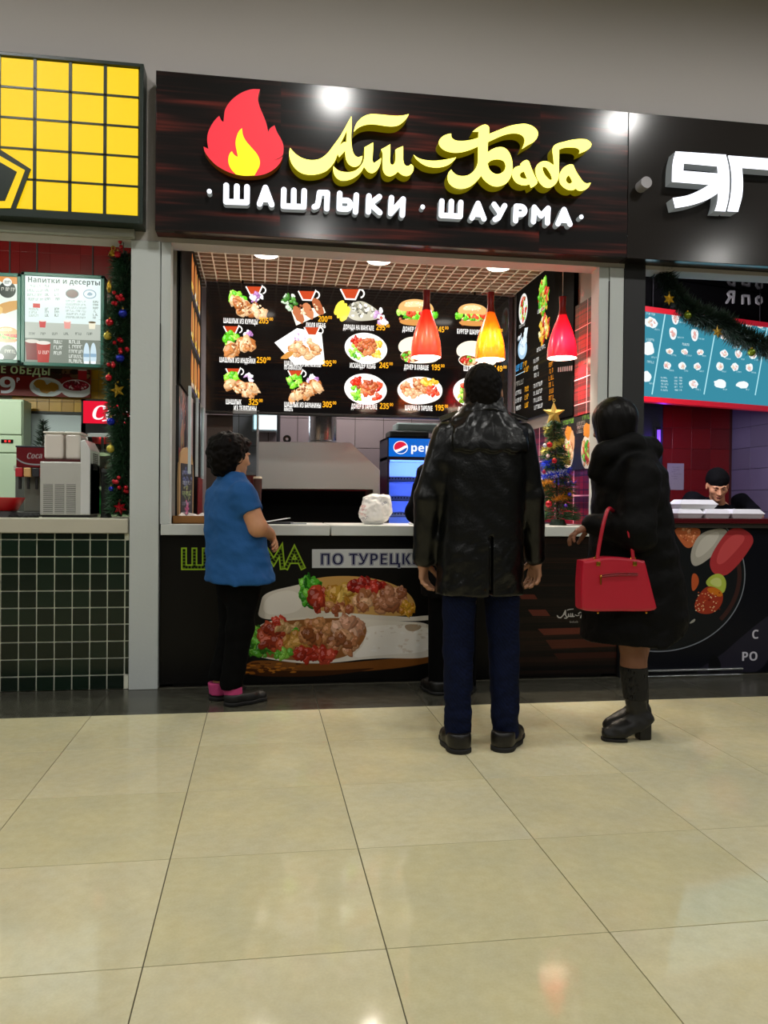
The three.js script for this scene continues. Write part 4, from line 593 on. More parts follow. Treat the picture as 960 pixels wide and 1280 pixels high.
// ---------------------------------------------------------------- behind the counter
const steel = mat(0xb9bbbd, 0.3, { metalness: 0.9 }), steelDull = mat(0x9da0a2, 0.42, { metalness: 0.85 }), chrome = mat(0xd8dadc, 0.12, { metalness: 1 });
{
  const Z = -7.3, q = (u, v) => { const p = at(u, v, Z); return new THREE.Vector2(p.x, p.y); };
  const front = [q(322, 552), q(438, 553), q(475, 588), q(475, 662), q(466, 662), q(466, 612), q(322, 611)];
  const o = thing('range_hood', 'stainless steel grill hood with a cut corner over a black hearth', 'hood', V(0.7, 0, Z - 0.3));
  const hoodM = mat(0xd6d4d0, 0.33, { metalness: 0.93});
  wpart('hood', uvMetres(extrude(front, 0.5, 0.004).translate(0, 0, Z - 0.5), 1.5), hoodM, o);
  const a = q(322, 611), b = q(466, 611), lo = 0.9;
  wpart('hearth_back', box(a.x, b.x, lo, a.y, Z - 0.56, Z - 0.51), mat(0x050505, 0.9), o);
  wpart('hearth_bed', box(a.x, q(475, 600).x, 0.0, lo, Z - 0.56, Z - 0.02, 0.006), mat(0x0a0a0a, 0.7), o);
  wpart('hearth_side', box(a.x - 0.02, a.x, lo, a.y, Z - 0.56, Z - 0.02), mat(0x0a0a0a, 0.8), o);
  const k = q(359, 551); wpart('knob', new THREE.TorusGeometry(0.025, 0.012, 8, 16).translate(k.x, k.y + 0.02, Z - 0.05), black, o, 'black ring handle');
  const c0 = at(386, 530, Z - 0.25), c1 = at(421, 530, Z - 0.25), r = (c1.x - c0.x) / 2, y = q(400, 552).y;
  const d = thing('duct', 'round shiny metal exhaust duct rising from the grill hood', 'duct', V((c0.x + c1.x) / 2, y, Z - 0.25));
  part('pipe', cyl(r, r, 3.16 - y, 36), mat(0xc9c9cb, 0.22, { metalness: 1 }), d); for (const h of [0.02, 0.3, 0.62]) part('seam', new THREE.TorusGeometry(r, 0.006, 6, 36).rotateX(Math.PI / 2).translate(0, h, 0), steelDull, d);
  lone('post', rod(V(at(348, 530, -8.2).x, 0.0, -8.2), V(at(348, 530, -8.2).x, 3.1, -8.2), 0.02, 10), mat(0x3a3a3c, 0.4), 'thin dark upright pipe on the kitchen wall left of the duct', 'pipe');
}
{ // bright kitchen lamp seen past the menu, and its light
  const p = at(335, 528, -8.25), o = thing('wall_lamp', 'bright bluish rectangular lamp on the kitchen wall under the menu', 'lamp', V(p.x, p.y, -8.3));
  part('housing', box(-0.16, 0.12, -0.09, 0.11, -0.09, 0.03, 0.006), mat(0xbfc6c8, 0.4), o); part('diffuser', box(-0.14, 0.1, -0.07, 0.09, 0.028, 0.036), glow(0xd8f0f4, 2.2), o);
  areaLight('kitchen_lamp', 0xe6f4ff, 8, 0.24, 0.16, V(p.x, p.y, -8.24), V(0, -0.1, 1));
  // unseen strip lamp, added behind the menu to brighten the kitchen
  const s = thing('added_strip_lamp', 'long strip lamp added to brighten the kitchen, unseen behind the lit menu', 'lamp', V(0.9, 2.98, -7.75));
  part('housing', box(-0.65, 0.65, 0, 0.05, -0.07, 0.07, 0.006), mat(0xdddddd, 0.5), s); part('diffuser', box(-0.62, 0.62, -0.012, 0.002, -0.05, 0.05, 0.004), glow(0xfff0f4, 4), s); part('stem', box(-0.02, 0.02, 0.05, 0.198, -0.02, 0.02), steelDull, s);
  areaLight('added_strip_light', 0xfff0f2, 50, 1.24, 0.1, V(0.9, 2.96, -7.75), V(0, -1, 0.0001));
}
{ // glass screen and steel rod with a tapered handle beside the worker's head
  const Z = -6.3, a = at(291, 520, Z), b = at(320, 612, Z), o = thing('glass_screen', 'glass screen with a steel edge post left of the grill hood', 'screen', V((a.x + b.x) / 2, 0.9, Z));
  wpart('glass', box(a.x, b.x, 0.9, 1.84, Z - 0.004, Z + 0.004), mat(0xdfeef0, 0.02, { transmission: 1, ior: 1.5 }), o);
  wpart('post', box(b.x, b.x + 0.018, 0.0, 1.84, Z - 0.01, Z + 0.01, 0.003), steelDull, o);
  wpart('rail', box(a.x, b.x + 0.018, 1.81, 1.84, Z - 0.01, Z + 0.01, 0.003), steelDull, o);
  wpart('shelf', box(a.x, b.x, 0.86, 0.9, Z - 0.2, Z + 0.1, 0.003), steelDull, o); wpart('leg', box(a.x, a.x + 0.03, 0, 0.86, Z - 0.01, Z + 0.02), steelDull, o);
  const Y = -5.9, t = at(322.5, 583, Y), f = at(320, 612, Y), s = thing('skewer', 'steel rod standing upright in a dark brown tapered handle with a pale cap', 'skewer', V(t.x, cTop, -5.58));
  part('handle', [cyl(0.019, 0.03, 0.3, 20).translate(0, 0.0, 0)], mat(0x3a1a10, 0.45), s); part('cap', cyl(0.031, 0.027, 0.014, 20).translate(0, 0.3, 0), mat(0xc9b9a0, 0.5), s); part('rod', cyl(0.006, 0.006, 0.42, 10).translate(0, 0.31, 0), steel, s);
}
{ // cola fridge with a lit blue sign
  const Z = -7.7, a = at(484.5, 546, Z), b = at(545, 572, Z), x0 = a.x, x1 = x0 + 0.62, y1 = a.y, yS = at(485, 570.5, Z).y, o = thing('fridge', 'drinks fridge with a glowing blue sign and blue-lit perforated shelves', 'fridge', V((x0 + x1) / 2, 0, Z - 0.25));
  const shell = mat(0x1a2440, 0.4);
  wpart('cabinet', [box(x0, x1, 0.05, y1, Z - 0.52, Z - 0.48), box(x0, x0 + 0.02, 0.05, y1, Z - 0.5, Z), box(x1 - 0.02, x1, 0.05, y1, Z - 0.5, Z), box(x0, x1, y1 - 0.02, y1, Z - 0.5, Z), box(x0, x1, 0, 0.1, Z - 0.5, Z), box(x0, x1, yS - 0.03, yS, Z - 0.5, Z - 0.01)], shell, o);
  const W = 768, H = 256, tex = canvas(W, H, (c) => {
    const g = c.createLinearGradient(0, 0, W, 0); c.fillStyle = '#0a62c8'; c.fillRect(0, 0, W, H);
    const R = 92, x = 150, y = 128; c.fillStyle = '#ffffff'; c.beginPath(); c.arc(x, y, R, 0, 7); c.fill();
    c.save(); c.beginPath(); c.arc(x, y, R * 0.9, 0, 7); c.clip(); c.fillStyle = '#d21f3c'; c.beginPath(); c.moveTo(x - R, y - R); c.lineTo(x + R, y - R); c.lineTo(x + R, y - 30); c.bezierCurveTo(x + 30, y - 40, x + 10, y + 30, x - R, y + 40); c.fill(); c.fillStyle = '#1556b0'; c.beginPath(); c.moveTo(x + R, y - 2); c.bezierCurveTo(x + 50, y, x + 10, y + 62, x - 60, y + 66); c.lineTo(x, y + R); c.lineTo(x + R, y + R); c.fill(); c.restore();
    fit(c, 'pepsi', 272, 128, 150, '#ffffff', 400);
  });
  board('lit_sign', o, [x0 + 0.012, x1 - 0.012], [yS, y1 - 0.012], [Z - 0.03, Z + 0.004], 4, tex, 1.15, 0.15);
  const holes = canvas(512, 64, (c) => { c.fillStyle = '#8fb0ff'; c.fillRect(0, 0, 512, 64); c.fillStyle = '#1a2c70'; for (let i = 0; i < 20; i++) c.fillRect(6 + i * 26, 14, 11, 18); c.fillStyle = '#3c58b0'; c.fillRect(0, 52, 512, 12); });
  wpart('back_panel', box(x0 + 0.02, x1 - 0.02, 0.1, yS - 0.03, Z - 0.48, Z - 0.46), mat(0x9fb8ff, 0.5), o);
  for (const v of [596, 620, 640]) { const y = at(500, v, Z - 0.1).y; areaLight('fridge_shelf_light', 0x9fbcff, 28, 0.5, 0.04, V((x0 + x1) / 2, y - 0.055, Z - 0.08), V(0, -0.5, -1)); board('shelf', o, [x0 + 0.02, x1 - 0.02], [y - 0.05, y], [Z - 0.45, Z - 0.06], 4, holes, 0, 0.5, mat(0x7f9ce0, 0.5)); }
  wpart('led_bar', box(x0 + 0.04, x1 - 0.04, yS - 0.045, yS - 0.032, Z - 0.08, Z - 0.04), glow(0x6f9cff, 3), o);
  areaLight('fridge_light', 0x9fbcff, 60, 0.5, 0.05, V((x0 + x1) / 2, yS - 0.05, Z - 0.1), V(0, -0.5, -1)); areaLight('fridge_sign_light', 0x2a80ff, 0.5, 0.6, 0.2, V((x0 + x1) / 2, (yS + y1) / 2, Z + 0.01), V(0, 0, 1));
  wpart('door_glass', box(x0 + 0.02, x1 - 0.02, 0.1, yS - 0.035, Z - 0.012, Z - 0.006), mat(0xf4f8ff, 0.02, { transmission: 1 }), o);
  const t = lone('tray', box(x0 + 0.03, x0 + 0.42, y1, y1 + 0.07, Z - 0.35, Z - 0.05, 0.02), mat(0x39443f, 0.4), 'dark green tray on top of the blue fridge', 'tray');
  lone('tub', [box(x0 + 0.1, x1 - 0.05, y1 + 0.07, y1 + 0.15, Z - 0.34, Z - 0.08, 0.02)], mat(0x9fb8b0, 0.4), 'pale green plastic tub on the dark tray above the blue fridge', 'tub');
}
// things on the counter
{
  const b = thing('carrier_bag', 'white plastic carrier bag standing on the worktop near the slab joint', 'bag', V(at(467, 655, -5.25).x, cTop, -5.25));
  const f = (x, y, z) => { let d = ellipsoid(x, y, z, V(0, 0.075, 0), V(0.105, 0.088, 0.075)); d = smin(d, ellipsoid(x, y, z, V(0.085, 0.14, 0.01), V(0.035, 0.06, 0.035)), 0.04); d = smin(d, ellipsoid(x, y, z, V(0.01, 0.165, 0), V(0.075, 0.035, 0.045)), 0.03); d += 0.010 * fbm(x * 16 + 3, y * 16, z * 16) + 0.004 * noise.noise(x * 50, y * 46, z * 50); return Math.max(d, -y); };
  const g = nets(f, [-0.16, -0.01, -0.12], [0.16, 0.24, 0.12], 0.006), p = g.attributes.position, uv = g.attributes.uv; for (let i = 0; i < p.count; i++) uv.setXY(i, (p.getX(i) + 0.15) / 0.3, p.getY(i) / 0.22);
  const tex = canvas(256, 192, (c) => { c.fillStyle = '#f1efec'; c.fillRect(0, 0, 256, 192); scribble(c, 36, 80, 40, 16, '#d88a86', 3, 0.3); scribble(c, 38, 104, 40, 14, '#d88a86', 4, 0.2); scribble(c, 36, 128, 40, 14, '#d9a09c', 6, 0.3); scribble(c, 54, 164, 32, 16, '#8f8d98', 8, -0.4); scribble(c, 168, 76, 30, 14, '#6f6d84', 5, -0.5); });
  part('film', g, mat(0xffffff, 0.4, { map: tex, transmission: 0.25, side: THREE.DoubleSide }), b); part('contents', new RoundedBoxGeometry(0.13, 0.07, 0.09, 2, 0.02).translate(0, 0.045, 0), mat(0xf2efe8, 0.7), b);
  const tr = thing('tray', 'low brown cardboard tray with white paper at the left end of the worktop', 'tray', V(at(240, 655, -5.2).x, cTop, -5.22));
  const card = mat(0x8a5c28, 0.8);
  part('carton', [box(-0.115, 0.115, 0, 0.006, -0.09, 0.09), box(-0.115, 0.115, 0, 0.05, 0.084, 0.09), box(-0.115, 0.115, 0, 0.05, -0.09, -0.084), box(-0.115, -0.109, 0, 0.05, -0.09, 0.09), box(0.109, 0.115, 0, 0.05, -0.09, 0.09)], card, tr);
  const pw = mat(0xe9e2dc, 0.8), r = random(9); for (let i = 0; i < 3; i++) lone('napkin', nets((x, y, z) => ellipsoid(x, y, z, V(0, 0.03, 0), V(0.034, 0.03, 0.04)) + 0.012 * fbm(x * 40 + i * 3, y * 40, z * 40), [-0.06, -0.01, -0.06], [0.06, 0.08, 0.06], 0.006).translate(tr.position.x - 0.07 + i * 0.068, cTop + 0.006, -5.2 - 0.02 * r()), pw, ['crumpled white napkin in the cardboard tray, nearest the pier', 'crumpled white napkin in the middle of the cardboard tray', 'crumpled white napkin in the cardboard tray, nearest the worker'][i], 'napkin');
  const l = at(350, 654, -5.2); lone('leaflet', box(-0.075, 0.075, 0, 0.004, -0.05, 0.05).rotateY(0.3).rotateZ(0.16).translate(l.x - 0.02, cTop + 0.024, -5.2), mat(0xdfe3e6, 0.6), 'white leaflet lying aslant in front of the worker', 'leaflet');
  lone('booklet', box(-0.08, 0.08, 0, 0.012, -0.06, 0.06, 0.003).rotateY(-0.2).translate(l.x, cTop + 0.001, -5.22), mat(0x22262c, 0.5), 'dark booklet under the white leaflet in front of the worker', 'booklet');
  lone('card', box(-0.05, 0.05, 0, 0.006, -0.035, 0.035).rotateY(0.1).translate(l.x + 0.115, cTop + 0.001, -5.2), mat(0x8c9299, 0.5), 'small grey card on the worktop right of the white leaflet', 'card');
  const nb = at(535, 655, -5.2); lone('notepad', box(-0.09, 0.09, 0, 0.014, -0.06, 0.06, 0.003).translate(nb.x - 0.03, cTop + 0.001, -5.2), mat(0xd5d9dc, 0.6), 'pale notepad on the worktop right of the carrier bag', 'notepad');
  const w = thing('chalkboard', 'small wooden board with a rounded top and chalk drawings against the pier', 'chalkboard', V(-0.485, cTop, -5.3), Math.PI / 2 - 0.25);
  const s = outline([[-0.13, 0, 1], [0.13, 0, 1], [0.13, 0.34], [0.1, 0.44], [0, 0.485], [-0.1, 0.44], [-0.13, 0.34]], 6), tex2 = canvas(256, 384, (c) => { c.fillStyle = '#23262e'; c.fillRect(0, 0, 256, 384); scatter(c, 128, 90, 110, 60, 30, 14, ['#3d4c80', '#2c3a68'], 2); scatter(c, 128, 200, 100, 50, 30, 10, ['#5f7a44', '#8a8c60'], 4); scatter(c, 128, 300, 60, 40, 12, 16, ['#c45a8c', '#a8447a'], 6); for (let i = 0; i < 5; i++) scribble(c, 30, 60 + i * 70, 190, 24, ['#8a90b0', '#b0b8c0', '#a8c080'][i % 3], i + 2); });
  part('frame', extrude(s, 0.014, 0.002), mat(0xb08e62, 0.6), w); part('slate', box(-0.11, 0.11, 0.02, 0.38, 0.0142, 0.0165), [black, black, black, black, mat(0xffffff, 0.7, { map: tex2 }), black], w);
}
{ const a = at(258, 560, -7.05), b = at(291, 560, -7.05); lone('partition', box(a.x, b.x, 0, 1.88, -7.09, -7.05, 0.004), mat(0x3a302b, 0.6), 'dark brown partition panel behind the worker in the blue tunic', 'partition'); }
// ---------------------------------------------------------------- left stall
const darkGreen = [mat(0x0c1f14, 0.18), mat(0x0a1a11, 0.18), mat(0x0e2217, 0.2)];
{
  const o = thing('counter', 'counter faced with square dark green tiles under a thick cream top', 'counter', V(-2.1, 0, -5.25)), top = 1.028, low = 0.938;
  wpart('worktop', box(-3.38, -0.784, low, top, -5.65, FRONT + 0.01, 0.008), mat(0xb9b5a4, 0.45), o);
  wpart('body', box(-3.38, -0.784, 0, low, -5.6, -5.03), whiteGrout, o);
  const x0 = at(156.3, 675, -5.02).x, w = (x0 - at(0.7, 675, -5.02).x) / 7, h = 0.1016, r = random(14), t = (lo, hi, hw = w / 2 - 0.0038) => box(-hw, hw, lo, hi, -0.006, 0.006, 0.0015), full = t(-h / 2 + 0.0038, h / 2 - 0.0038), foot = t(0, 0.08), head = t(0, 0.034), side = t(-h / 2 + 0.0038, h / 2 - 0.0038, 0.012);
  for (let i = 0; i < 16; i++) for (let j = 0; j < 10; j++) part('tile', j === 0 ? foot : j === 9 ? head : full, darkGreen[Math.floor(r() * 3)], o).position.set(x0 - (i + 0.5) * w + 2.1, j === 0 ? 0.003 : j === 9 ? 0.087 + 8 * h + 0.003 : 0.087 + (j - 0.5) * h, -5.026 + 5.25);
  for (let j = 1; j < 9; j++) part('tile', side, darkGreen[j % 3], o).position.set(x0 + 0.016 + 2.1, 0.087 + (j - 0.5) * h, -5.026 + 5.25);
}
{ // lit menus hung before the wall
  const Z = -6.6, frame = mat(0x0d4f46, 0.35), P0 = (u, v) => at(u, v, Z);
  const make = (label, u0, v0, u1, v1, draw) => {
    const a = P0(u0, v0), b = P0(u1, v1), x0 = a.x, x1 = b.x, y1 = a.y, y0 = b.y, t = 0.028, W = 640, H = Math.round(W * (y1 - y0 - 2 * t) / (x1 - x0 - 2 * t));
    const o = thing('menu_board', label, 'menu board', V((x0 + x1) / 2, y0, Z - 0.05));
    wpart('frame', [box(x0, x1, y1 - t, y1, Z - 0.12, Z + 0.006, 0.004), box(x0, x1, y0, y0 + t, Z - 0.12, Z + 0.006, 0.004), box(x0, x0 + t, y0, y1, Z - 0.12, Z + 0.006, 0.004), box(x1 - t, x1, y0, y1, Z - 0.12, Z + 0.006, 0.004)], frame, o);
    const tex = canvas(W, H, (c) => draw(c, W, H, (u, v) => { const p = P0(u, v); return [(p.x - x0 - t) / (x1 - x0 - 2 * t) * W, (y1 - t - p.y) / (y1 - y0 - 2 * t) * H]; }, W / (x1 - x0 - 2 * t) * 6.6 / FOCAL));
    board('screen', o, [x0 + t, x1 - t], [y0 + t, y1 - t], [Z - 0.1, Z - 0.004], 4, tex, 1.05, 0.28, frame);
    wpart('hanger', rod(V(x0 + 0.1, y1, Z - 0.06), V(x0 + 0.1, 3.6, Z - 0.06), 0.006), black, o); wpart('hanger', rod(V(x1 - 0.1, y1, Z - 0.06), V(x1 - 0.1, 3.6, Z - 0.06), 0.006), black, o);
    areaLight('grill_menu_light', 0xeafff2, 0.7, x1 - x0, y1 - y0, V((x0 + x1) / 2, (y0 + y1) / 2, Z + 0.02), V(0, 0, 1));
  };
  make('green framed lit menu of drinks with two red cups and water bottles', 26.5, 339.5, 130, 460, (c, W, H, P, S) => {
    c.fillStyle = '#dff0ee'; c.fillRect(0, 0, W, H); let [x, y] = P(30, 402); c.fillStyle = '#b9bfb4'; c.fillRect(0, y, W, H); [x, y] = P(30, 422); c.fillStyle = '#7c8378'; c.fillRect(0, y, W, H);
    fit(c, 'Напитки и десерты', ...P(34, 349), 9 * S, '#1f2a33', 83 * S);
    for (let i = 0; i < 4; i++) { scribble(c, ...P(34, 357 + i * 5.5), 16 * S, 3 * S, '#8d9a90', i); scribble(c, ...P(56, 357 + i * 5.5), 4 * S, 3 * S, '#59645e', i + 9); if (i) scribble(c, ...P(68, 357 + i * 5.5), 5 * S, 3 * S, '#59645e', i + 19); }
    let q = P(41, 379); c.fillStyle = '#c8242a'; c.fillRect(q[0], q[1], 8 * S, 5 * S); for (let i = 0; i < 3; i++) { scribble(c, ...P(36, 386 + i * 4), 10 * S, 2.6 * S, '#9aa89c', i + 30); scribble(c, ...P(56, 386 + i * 4), 4 * S, 3 * S, '#59645e', i + 33); scribble(c, ...P(68, 386 + i * 4), 4 * S, 3 * S, '#59645e', i + 36); }
    q = P(90, 367); c.fillStyle = '#6b4046'; c.beginPath(); c.ellipse(q[0], q[1], 7 * S, 5 * S, 0, 0, 7); c.fill(); c.strokeStyle = '#59606a'; c.lineWidth = 1 * S; c.stroke(); q = P(112, 367.5); c.strokeStyle = '#7f98ac'; c.beginPath(); c.ellipse(q[0], q[1], 7 * S, 5 * S, 0, 0, 7); c.stroke(); blob(c, q[0], q[1], 3 * S, 2 * S, '#8fa6b8', 3);
    for (let i = 0; i < 6; i++) { scribble(c, ...P(82, 376 + i * 4), 22 * S, 2.4 * S, '#8d9a96', i + 50); scribble(c, ...P(116, 377 + i * 4), 5 * S, 2.6 * S, '#59645e', i + 60); }
    const cup = (u, v, w, h, col, lid) => { const [X, Y] = P(u, v); poly2(c, [[X - w * S, Y - h * S], [X + w * S, Y - h * S], [X + w * 0.78 * S, Y + h * S], [X - w * 0.78 * S, Y + h * S]], col); c.fillStyle = lid; c.beginPath(); c.ellipse(X, Y - h * S, w * S, w * 0.28 * S, 0, 0, 7); c.fill(); };
    cup(53, 405, 4, 4, '#c8363a', '#e8e4dc'); cup(84, 406, 4, 4.5, '#e89a90', '#f2efe6'); cup(115, 407, 4.2, 4, '#efe9d0', '#5a4420');
    for (let i = 0; i < 6; i++) scribble(c, ...P(36 + i * 14.5, 417), 6 * S, 3 * S, '#4f5750', i + 70);
    cup(40, 438, 8, 11, '#7a2026', '#d9d3c8'); cup(54, 441, 8, 12, '#b02a26', '#e8e2d8'); scribble(c, ...P(48, 440), 11 * S, 4 * S, '#e8d0c8', 5);
    for (let i = 0; i < 3; i++) scribble(c, ...P(67, 427 + i * 7), 9 * S, 4 * S, '#eef2ea', i + 80); for (let i = 0; i < 5; i++) scribble(c, ...P(86, 427 + i * 6), 14 * S, 4 * S, '#eef2ea', i + 90);
    for (const u of [108, 116.5]) { const [X, Y] = P(u, 442); smoothFill(c, [[X - 3.6 * S, Y + 13 * S], [X - 3.6 * S, Y - 4 * S], [X - 1.4 * S, Y - 13 * S], [X + 1.4 * S, Y - 13 * S], [X + 3.6 * S, Y - 4 * S], [X + 3.6 * S, Y + 13 * S]], '#cfe4ee'); c.fillStyle = '#f6fbfd'; c.fillRect(X - 3 * S, Y + 9 * S, 6 * S, 3 * S); c.fillStyle = '#8fb0c8'; c.fillRect(X - 3.4 * S, Y, 6.8 * S, 4 * S); }
  });
  make('green framed lit menu with a burger and rolls, cut by the photo edge', -74, 337, 25.8, 454.5, (c, W, H, P, S) => {
    c.fillStyle = '#e4efe2'; c.fillRect(0, 0, W, H);
    let q = P(8, 346); blob(c, q[0], q[1], 14 * S, 8 * S, '#d88a36', 2, 0.15, 0.3); q = P(9, 384); blob(c, q[0], q[1], 18 * S, 6 * S, '#d09a4a', 5, 0.1, -0.3); blob(c, q[0] - 9 * S, q[1] + 4 * S, 4 * S, 5 * S, '#e8c070', 6, 0.1);
    q = P(9, 362); c.fillStyle = '#252b28'; c.beginPath(); c.arc(q[0], q[1], 9.5 * S, 0, 7); c.fill(); q = P(9, 352.5); c.fillStyle = '#eef2ea'; c.beginPath(); c.arc(q[0], q[1], 5 * S, 0, 7); c.fill(); scribble(c, q[0] - 3 * S, q[1], 6 * S, 3.5 * S, '#333c38', 2); scribble(c, ...P(1.5, 361), 14 * S, 4 * S, '#e6e4d8', 4);
    q = P(8, 418); dish(c, 'burger', q[0], q[1], 16 * S, 5); q = P(10, 441); c.fillStyle = '#252b28'; c.beginPath(); c.arc(q[0], q[1], 9.5 * S, 0, 7); c.fill(); scribble(c, ...P(4, 439), 12 * S, 4 * S, '#cfcdc0', 6); q = P(0, 446); c.fillStyle = '#eef2ea'; c.beginPath(); c.arc(q[0], q[1], 4 * S, 0, 7); c.fill();
    q = P(-40, 400); dish(c, 'burger', q[0], q[1], 22 * S, 9); q = P(-44, 360); scatter(c, q[0], q[1], 16 * S, 10 * S, 40, 4 * S, FRY, 4);
  });
}
{ // offer poster on the wall
  const Z = -7.14, a = at(-90, 454, Z), b = at(112.5, 497, Z), W = 1024, H = Math.round(W * (a.y - b.y) / (b.x - a.x)), S = W / (b.x - a.x) * 7.14 / FOCAL, P = (u, v) => { const p = at(u, v, Z); return [(p.x - a.x) / (b.x - a.x) * W, (a.y - p.y) / (a.y - b.y) * H]; };
  const tex = canvas(W, H, (c) => {
    c.fillStyle = '#7a1a18'; c.fillRect(0, 0, W, H); let q = P(-90, 466); c.fillStyle = '#4a1512'; c.fillRect(0, 0, W, q[1]);
    const r = random(3); for (let i = 0; i < 40; i++) { const [x, y] = P(58 + 54 * r(), 455 + 16 * r()); blob(c, x, y, 7 * S * r() + 4, 3 * S, ['#6b4a32', '#3a2418', '#8a6a4a', '#2a1a12'][i % 4], i); }
    fit(c, 'Е ОБЕДЫ', ...P(0, 461.5), 12.5 * S, '#cfe0b4', 57 * S, 0.02); fit(c, '9', ...P(-2, 481), 27 * S, '#dfe0f0', 20 * S, 0.02); words(c, 'P', ...P(22.5, 475), 8 * S, '#dfe0f0', 0.9);
    q = P(58, 484); c.fillStyle = '#c9ccd0'; c.beginPath(); c.ellipse(q[0], q[1], 19 * S, 11.5 * S, 0.05, 0, 7); c.fill(); c.fillStyle = '#aeb2b6'; c.beginPath(); c.ellipse(q[0], q[1], 15 * S, 8.5 * S, 0.05, 0, 7); c.fill(); for (const [u, v] of [[50, 480], [57, 486], [66, 484]]) blob(c, ...P(u, v), 7 * S, 5.5 * S, '#a3701f', u, 0.1);
    q = P(95, 486); c.fillStyle = '#d5d4d8'; c.beginPath(); c.ellipse(q[0], q[1], 18 * S, 11 * S, 0, 0, 7); c.fill(); q = P(95, 482); c.fillStyle = '#8a1226'; c.beginPath(); c.ellipse(q[0], q[1], 15 * S, 6 * S, 0, 0, 7); c.fill(); scatter(c, q[0], q[1], 13 * S, 5 * S, 26, 2 * S, ['#b42440', '#e8c8cc', '#6a0a1a'], 4); q = P(103, 466); c.fillStyle = '#b8242e'; c.fillRect(q[0] - 5 * S, q[1] - 3 * S, 10 * S, 11 * S); c.fillStyle = '#e6dcd8'; c.fillRect(q[0] - 5 * S, q[1] - 6 * S, 10 * S, 3.4 * S);
  });
  const o = thing('poster', 'red lunch offer poster with a cutlet plate and a bowl of beet soup', 'poster', V((a.x + b.x) / 2, b.y, Z)); board('print', o, [a.x, b.x], [b.y, a.y], [-7.19, Z], 4, tex, 0, 0.4, mat(0x7a1a18, 0.5));
}
{ // tall pale fridge at the photo's left edge
  const Z = -6.85, a = at(28.5, 499, Z), o = thing('fridge', 'tall pale green fridge with a small red digit display, at the left edge', 'fridge', V(a.x - 0.45, 0, Z - 0.2)), m = mat(0xb9c9b2, 0.4);
  wpart('cabinet', box(a.x - 0.9, a.x, 0.03, a.y, -7.1, Z - 0.02, 0.01), m, o);
  const y1 = at(10, 544, Z).y, y0 = at(10, 566, Z).y; wpart('door', box(a.x - 0.89, a.x - 0.008, y1 + 0.006, a.y - 0.012, Z - 0.02, Z, 0.008), m, o); wpart('control_panel', box(a.x - 0.89, a.x - 0.008, y0 + 0.004, y1, Z - 0.02, Z - 0.004, 0.004), m, o); wpart('door', box(a.x - 0.89, a.x - 0.008, 0.1, y0 - 0.006, Z - 0.02, Z, 0.008), m, o);
  const d = at(9, 551.5, Z); wpart('display', box(d.x - 0.045, d.x + 0.045, d.y - 0.014, d.y + 0.014, Z - 0.006, Z + 0.003), mat(0x101010, 0.2), o); for (let i = 0; i < 2; i++) wpart('digit', box(d.x - 0.02 + i * 0.03, d.x - 0.004 + i * 0.03, d.y - 0.008, d.y + 0.008, Z + 0.002, Z + 0.005), glow(0xff2020, 1.2), o);
}
{ // framed white board on the yellow tiles
  const Z = -7.13, a = at(39, 517, Z), b = at(103, 562, Z), o = thing('whiteboard', 'white notice board in a black frame on the yellow tiles', 'board', V((a.x + b.x) / 2, b.y, Z)), t = 0.022;
  wpart('panel', box(a.x, b.x, b.y, a.y, -7.19, Z), mat(0xa9b2b8, 0.4), o); wpart('frame', [box(a.x - t, a.x, b.y - t, a.y + t, -7.19, Z + 0.012), box(b.x, b.x + t, b.y - t, a.y + t, -7.19, Z + 0.012), box(a.x - t, b.x + t, a.y, a.y + t, -7.19, Z + 0.012), box(a.x - t, b.x + t, b.y - t, b.y, -7.19, Z + 0.012)], black, o);
}
const bladeShape = (() => { const s = new THREE.ConeGeometry(0.0035, 0.05, 3, 1); return s.translate(0, 0.025, 0); })();
function needles(name, count, place, color, parent, seed, scale = 1) {  // foliage nobody could count
  const m = new THREE.InstancedMesh(bladeShape, color, count), r = random(seed), q = new THREE.Quaternion(), M = new THREE.Matrix4(), up = V(0, 1, 0);
  for (let i = 0; i < count; i++) { const [p, d] = place(r, i); q.setFromUnitVectors(up, d.normalize()); const s = scale * (0.7 + 0.6 * r()); M.compose(p, q, V(s, s, s)); m.setMatrixAt(i, M); m.setColorAt(i, new THREE.Color().setScalar(0.55 + 0.75 * r())); }
  m.name = numbered(name); m.castShadow = m.receiveShadow = true; m.userData.kind = 'stuff'; parent.add(m); return m;
}
const fir = mat(0x123a1a, 0.6), firDark = mat(0x0c2614, 0.6);
{ // tiny tree in front of the board
  const Z = -6.9, b = at(54, 558, Z), t = at(60, 524, Z), o = thing('christmas_tree', 'tiny dark Christmas tree in front of the framed notice board', 'tree', V(b.x, 1.41, Z)), h = t.y - 1.41;
  part('stem', cyl(0.01, 0.004, h * 0.95, 8), mat(0x2a1a10, 0.8), o); part('pot', cyl(0.03, 0.04, 0.05, 16), mat(0x5a1414, 0.5), o);
  needles('foliage', 500, (r) => { const k = r(), a = r() * 6.28, w = 0.01 + 0.075 * (1 - k); return [V(Math.cos(a) * w * r(), 0.04 + k * (h - 0.05), Math.sin(a) * w * r()), V(Math.cos(a), 0.5, Math.sin(a))]; }, firDark, o, 5, 0.9);
}
